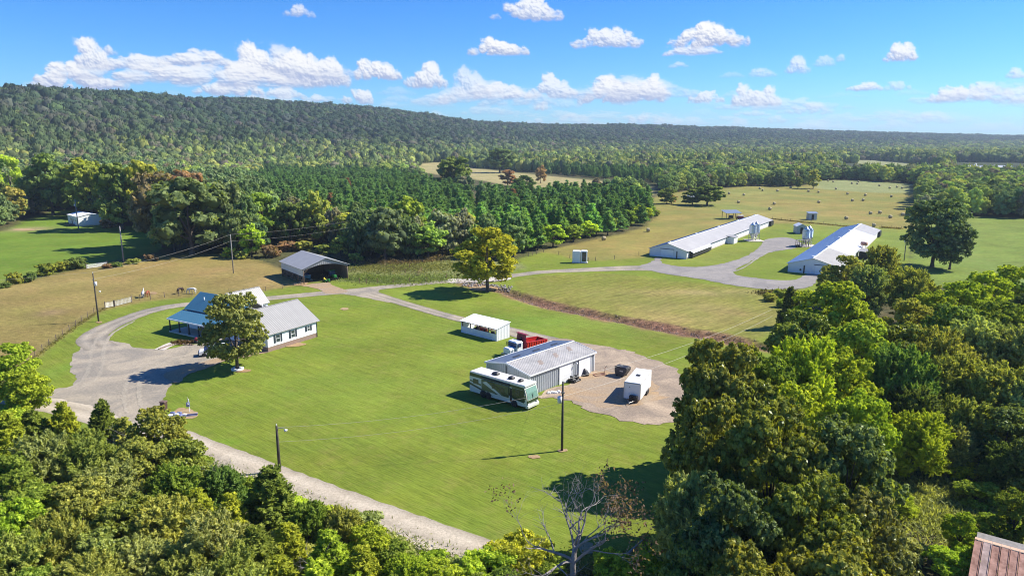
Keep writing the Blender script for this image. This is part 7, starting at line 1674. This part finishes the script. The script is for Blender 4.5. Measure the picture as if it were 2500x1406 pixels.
q = MB(); q.box(0, -.1, -.9, 9, .1, .25); sub(o, "head_wall", q, M['wood']); q = MB()
for k in (2.2, 6.0): q.lathe([(.75, -.16), (.75, -.12), (.6, -.12)], 16, (k, 0, -.35), axis='y')
sub(o, "pipe_mouth", q, M['dark'])
edge = [(390, 853), (400, 849), (412, 845), (425, 842), (440, 841), (455, 842), (470, 843)]
E_ = spline([G(*p) for p in edge], 5); o = thing("stone_edging", "row of dark stones edging the flower bed by the front walk", "edging", (E_[0].x, E_[0].y, 0))
for k, p in enumerate(E_[::2]):
    V, F = RK[k % 6]; c = link("stone", mesh_np("stone", V*np.array([.28, .22, .22]), F, M['rock']), o, (p.x-E_[0].x, p.y-E_[0].y, .1))
for k, (px, py, s) in enumerate([(1385, 1082, .05), (1300, 1114, .05)]): pass
brush("flower_bed", "dark low plants in the flower bed before the porch", [(430, 836), (450, 838), (475, 834)], .5, .5, (.06, .04, .02), 900)
x, y = G(480, 838); o = thing("porch_tub", "dark tub with a reddish plant by the front walk", "planter", (x, y, 0)); q = MB(); q.lathe([(.25, 0), (.35, .45), (.3, .45)], 10); sub(o, "tub", q, M['dark']); q = MB(); q.lathe([(.1, .45), (.4, .7), (.3, 1.0), (.05, 1.15)], 9); sub(o, "plant", q, M['darkred'])

# ------------------------------------------------------------------ hay bales, each one
def bale_mesh():
    b = MB(); n = 22; prof = [(.12, -.68), (.45, -.66), (.70, -.62), (.78, -.52), (.80, -.3), (.79, 0), (.80, .3), (.78, .52), (.70, .62), (.45, .66), (.12, .68)]
    b.lathe(prof, n, (0, 0, .76), axis='x'); me = b.mesh("hay_bale", M['straw'])
    for v in me.vertices: w = mnoise.noise_vector(Vector(v.co)*3.1)*.05; v.co += w
    return me
BM_ = bale_mesh()
BALES = [(1780, 471.7, "at the hay field's left end, by the tree line"), (1816, 475, "second from the left behind the dark clump"), (1803, 493, "right of the dark clump in the field"), (1855, 459, "left of the close pair under the tree line"), (1861.7, 463.5, "right of the close pair under the tree line"), (1898, 465, "right of the close pair near the tree line"),
 (1890, 497, "above the left chicken house's far end"), (1879.7, 510, "nearest the left chicken house's far end"), (1973.8, 466, "in front of the tall single tree"), (1998, 468, "right of the tall single tree's foot"), (1999, 493, "in the middle of the field above the flat-roofed shed"), (2069, 472.4, "upper middle of the field"), (2080.8, 489, "left of the middle pair"), (2107, 488, "right of the middle pair"),
 (2112.7, 475.6, "above the middle pair"), (2176, 479, "upper right of the near field"), (2066, 533, "right of the flat-roofed shed"), (2125, 520.7, "left of the near right pair"), (2148, 519, "right of the near right pair"), (2173.5, 530, "below the near right pair"), (2204, 524, "in the shade of the right tree line"), (2146.8, 452, "in the far hay strip, near its middle"), (2172, 458, "in the far hay strip, right of its middle"),
 (2190, 455.6, "in the far hay strip, second from the right"), (2224, 453, "at the far hay strip's right end"), (2202, 458, "low in the far strip's right part"), (2040.5, 460, "in the far strip's lower left"), (2095.6, 442.4, "at the far woods' foot in the strip"), (2079.7, 446.5, "left of the small far pair"), (2092.9, 447.6, "right of the small far pair"), (2021.6, 440.5, "leftmost at the far woods' foot"), (2034, 442.5, "second at the far woods' foot"),
 (1474, 584, "nearest, in the brown field beside the pine stand"), (1508, 562, "second in the brown field beside the pine stand"), (1582.4, 563, "in the brown field behind the left chicken house's front"), (2133, 551, "just beyond the right chicken house's far end"), (1930, 457, "at the foot of the tree line, far middle")]
for k, (px, py, w) in enumerate(BALES):
    x, y = G(px, py+3); o = link("hay_bale", BM_, None, (x, y, 0)); o.rotation_euler = (0, 0, R(rng.uniform(-25, 25))); tag(o, "round hay bale " + w, "hay bale", "round hay bales on the fields")

# ------------------------------------------------------------------ horses
def horse(label, px, py, rz, coat, graze, mane):
    x, y = G(px, py); o = thing("horse", label, "horse", (x, y, 0), R(rz))
    V = [((0, 0, 1.25), .27), ((.35, 0, 1.28), .26), ((.7, 0, 1.25), .27), ((-.45, 0, 1.27), .28), ((-.75, 0, 1.22), .24)]
    if graze: V += [((.98, 0, 1.15), .17), ((1.25, 0, .75), .115), ((1.42, 0, .42), .10), ((1.42, 0, .25), .075), ((1.34, 0, .10), .055)]
    else: V += [((.95, 0, 1.45), .17), ((1.15, 0, 1.72), .12), ((1.28, 0, 1.92), .11), ((1.5, 0, 1.85), .085), ((1.72, 0, 1.72), .06)]
    E = [(0, 1), (1, 2), (0, 3), (3, 4), (2, 5), (5, 6), (6, 7), (7, 8), (8, 9)]
    for s in (-1, 1):
        n = len(V); V += [((.68, s*.17, .95), .13), ((.66, s*.17, .58), .065), ((.66, s*.17, .28), .045), ((.68, s*.17, .06), .06)]; E += [(2, n), (n, n+1), (n+1, n+2), (n+2, n+3)]
        n = len(V); V += [((-.66, s*.18, .95), .17), ((-.55, s*.18, .70), .10), ((-.82, s*.18, .50), .06), ((-.76, s*.18, .25), .045), ((-.74, s*.18, .06), .06)]; E += [(4, n), (n, n+1), (n+1, n+2), (n+2, n+3), (n+3, n+4)]
    n = len(V); V += [((-.98, 0, 1.15), .05), ((-1.06, 0, .8), .07), ((-1.05, 0, .5), .03)]; E += [(4, n), (n, n+1), (n+1, n+2)]
    me = bpy.data.meshes.new("horse_body"); me.from_pydata([v[0] for v in V], E, []); t = bpy.data.objects.new("tmp", me); col.objects.link(t)
    sk = t.modifiers.new("s", 'SKIN'); 
    for i, v in enumerate(V): me.skin_vertices[0].data[i].radius = (v[1], v[1]); me.skin_vertices[0].data[i].use_root = (i == 0)
    t.modifiers.new("u", 'SUBSURF').levels = 1; dg = bpy.context.evaluated_depsgraph_get(); me2 = bpy.data.meshes.new_from_object(t.evaluated_get(dg)); bpy.data.objects.remove(t)
    me2.materials.clear(); me2.materials.append(coat); me2.polygons.foreach_set("use_smooth", [True]*len(me2.polygons)); me2.name = "body"; link("body", me2, o)
    hx = (1.36, 0, .52) if graze else (1.24, 0, 2.02)
    b = MB()
    for s in (-1, 1): b.lathe([(.04, 0), (.03, .08), (.005, .15)], 6, (hx[0]-.02, s*.07, hx[2]))
    sub(o, "ears", b, coat)
    b = MB(); pts = [(.95, 0, 1.40), (1.15, 0, 1.12), (1.33, 0, .75), (1.46, 0, .5)] if graze else [(.75, 0, 1.52), (.95, 0, 1.68), (1.1, 0, 1.86), (1.22, 0, 2.0)]
    b.tube(pts, [.05, .07, .06, .03], 6); sub(o, "mane", b, mane)
hw = mat("white_coat", (.62, .60, .56), .7, .08, 2); hb = mat("dark_bay_coat", (.035, .018, .012), .6, .2, 2); hc = mat("chestnut_coat", (.26, .07, .025), .6, .2, 2); hg = mat("light_grey_coat", (.42, .42, .44), .7, .15, 2)
horse("white horse grazing broadside behind the blue farmhouse roof", 470, 717, 185, hw, True, hw)
horse("dark brown horse grazing left of the white one", 440, 717, 75, hb, True, hb)
horse("chestnut horse standing beside the pale grey one near the fence", 361, 725, 100, hc, True, hb)
horse("pale grey horse next to the chestnut near the fence", 350, 726, 110, hg, False, hw)

# ------------------------------------------------------------------ dead tree in front, fallen grey log, bare trunks
def branch(b, p, d, L_, r, depth, tips):
    n = 4; pts = [p]; rad = [r]; q = Vector(p); dd_ = Vector(d).normalized()
    for k in range(n):
        dd_ = (dd_+Vector((rng.gauss(0, .2), rng.gauss(0, .2), rng.gauss(.04, .14)))).normalized(); q = q+dd_*L_/n; pts.append(q.copy()); rad.append(r*(1-.5*(k+1)/n))
    b.tube(pts, rad, 6 if r > .06 else 4)
    if depth == 0: tips.append((pts[-1], dd_)); return
    for k in range(3 if depth > 1 else 4):
        i = rng.randrange(2, n+1); nd = (dd_+Vector((rng.gauss(0, .65), rng.gauss(0, .65), rng.gauss(.1, .45)))).normalized()
        branch(b, pts[i], nd, L_*rng.uniform(.55, .8), rad[i]*.72, depth-1, tips)
rng2 = rng.getstate(); rng.seed(21)
x, y = G(1398, 1440); o = thing("dead_tree", "bare dead tree with grey limbs and clusters of brown leaves at the lower edge", "tree", (x, y, 0)); o.scale = (1.45, 1.45, 1.5)
b = MB(); tips = []; b.tube([(0, 0, -.3), (0, .05, 1.6), (.1, .1, 2.6)], [.2, .16, .13], 8)
for d in ((-.75, .15, .55), (-.35, .3, .9), (.12, .2, 1.0), (.55, .1, .85), (.9, .4, .7), (-.95, -.3, .25), (.15, -.35, .9)): branch(b, (.05, .08, rng.uniform(1.6, 2.6)), d, 2.5, .085, 3, tips)
sub(o, "trunk", b, M['bark_pale'])
tp = np.array([t[0][:] for t in tips]); sel = tp[(tp[:, 0] > 1.6) | ((tp[:, 0] < -3.4))]; m = 14*len(sel); kk = np.repeat(np.arange(len(sel)), 14)
C = sel[kk]+nr.normal(size=(m, 3))*.22; V, F = leaf_quads(C, unit(nr.normal(size=(m, 3))), .08+.08*nr.random(m), 1.5); lo_ = mesh_np("leaves", V, F, M['leaf'], fattr=nr.random(m)); lf = link("leaves", lo_, o); lf.color = (.075, .055, .038, 1)
x, y = G(1470, 1400); o = thing("fallen_log", "grey fallen log with broken limbs beside the big dark oaks", "log", (x, y, 0), R(20))
b = MB(); b.tube([(-.6, -.4, .25), (.8, 0, .5), (2.2, .25, .9), (3.4, .5, 1.5), (4.4, .6, 2.1)], [.22, .2, .16, .11, .05], 7); b.tube([(1.2, .1, .6), (1.9, -.3, 1.3), (2.3, -.4, 1.6)], [.1, .07, .03], 5); b.tube([(.3, -.1, .4), (.9, -.6, .2)], [.1, .04], 5); sub(o, "trunk", b, M['bark_pale'])
for px, py, h_, lab in ((1730, 985, 9, "bare brown twiggy sapling in front of the dark oaks at the lawn edge"), (780, 1330, 5.5, "leafless pale sapling in the middle of the thicket"), (520, 1120, 6.0, "grey leafless sapling rising in the thicket's centre"), (300, 1040, 6.5, "reddish bare twigs beside the tall cedar")):
    x, y = G(px, py, h_); o = thing("bare_sapling", lab, "tree", (x, y, 0)); b = MB(); tips = []; b.tube([(0, 0, 0), (0.1, 0, h_*.5)], [.09, .06], 6)
    for k in range(6): branch(b, (.05, 0, h_*rng.uniform(.25, .5)), (rng.gauss(0, .3), rng.gauss(0, .3), 1), h_*.32, .045, 2, tips)
    sub(o, "trunk", b, M['bark_pale'])
rng.setstate(rng2)
# ------------------------------------------------------------------ the air
m, nt, N, L, p = new_mat("valley_air"); N.remove(p); out = N["Material Output"]; pv = N.new("ShaderNodeVolumePrincipled")
pv.inputs['Color'].default_value = (.66, .82, 1.0, 1); pv.inputs['Density'].default_value = HAZE; pv.inputs['Anisotropy'].default_value = .1; L.new(pv.outputs[0], out.inputs['Volume'])
b = MB(); zt = 215; b.box(-9300, -9300, -3, 9300, 9300, zt); o = b.build("haze", m); tag(o, label="pale blue air lying over the whole valley", kind='stuff')
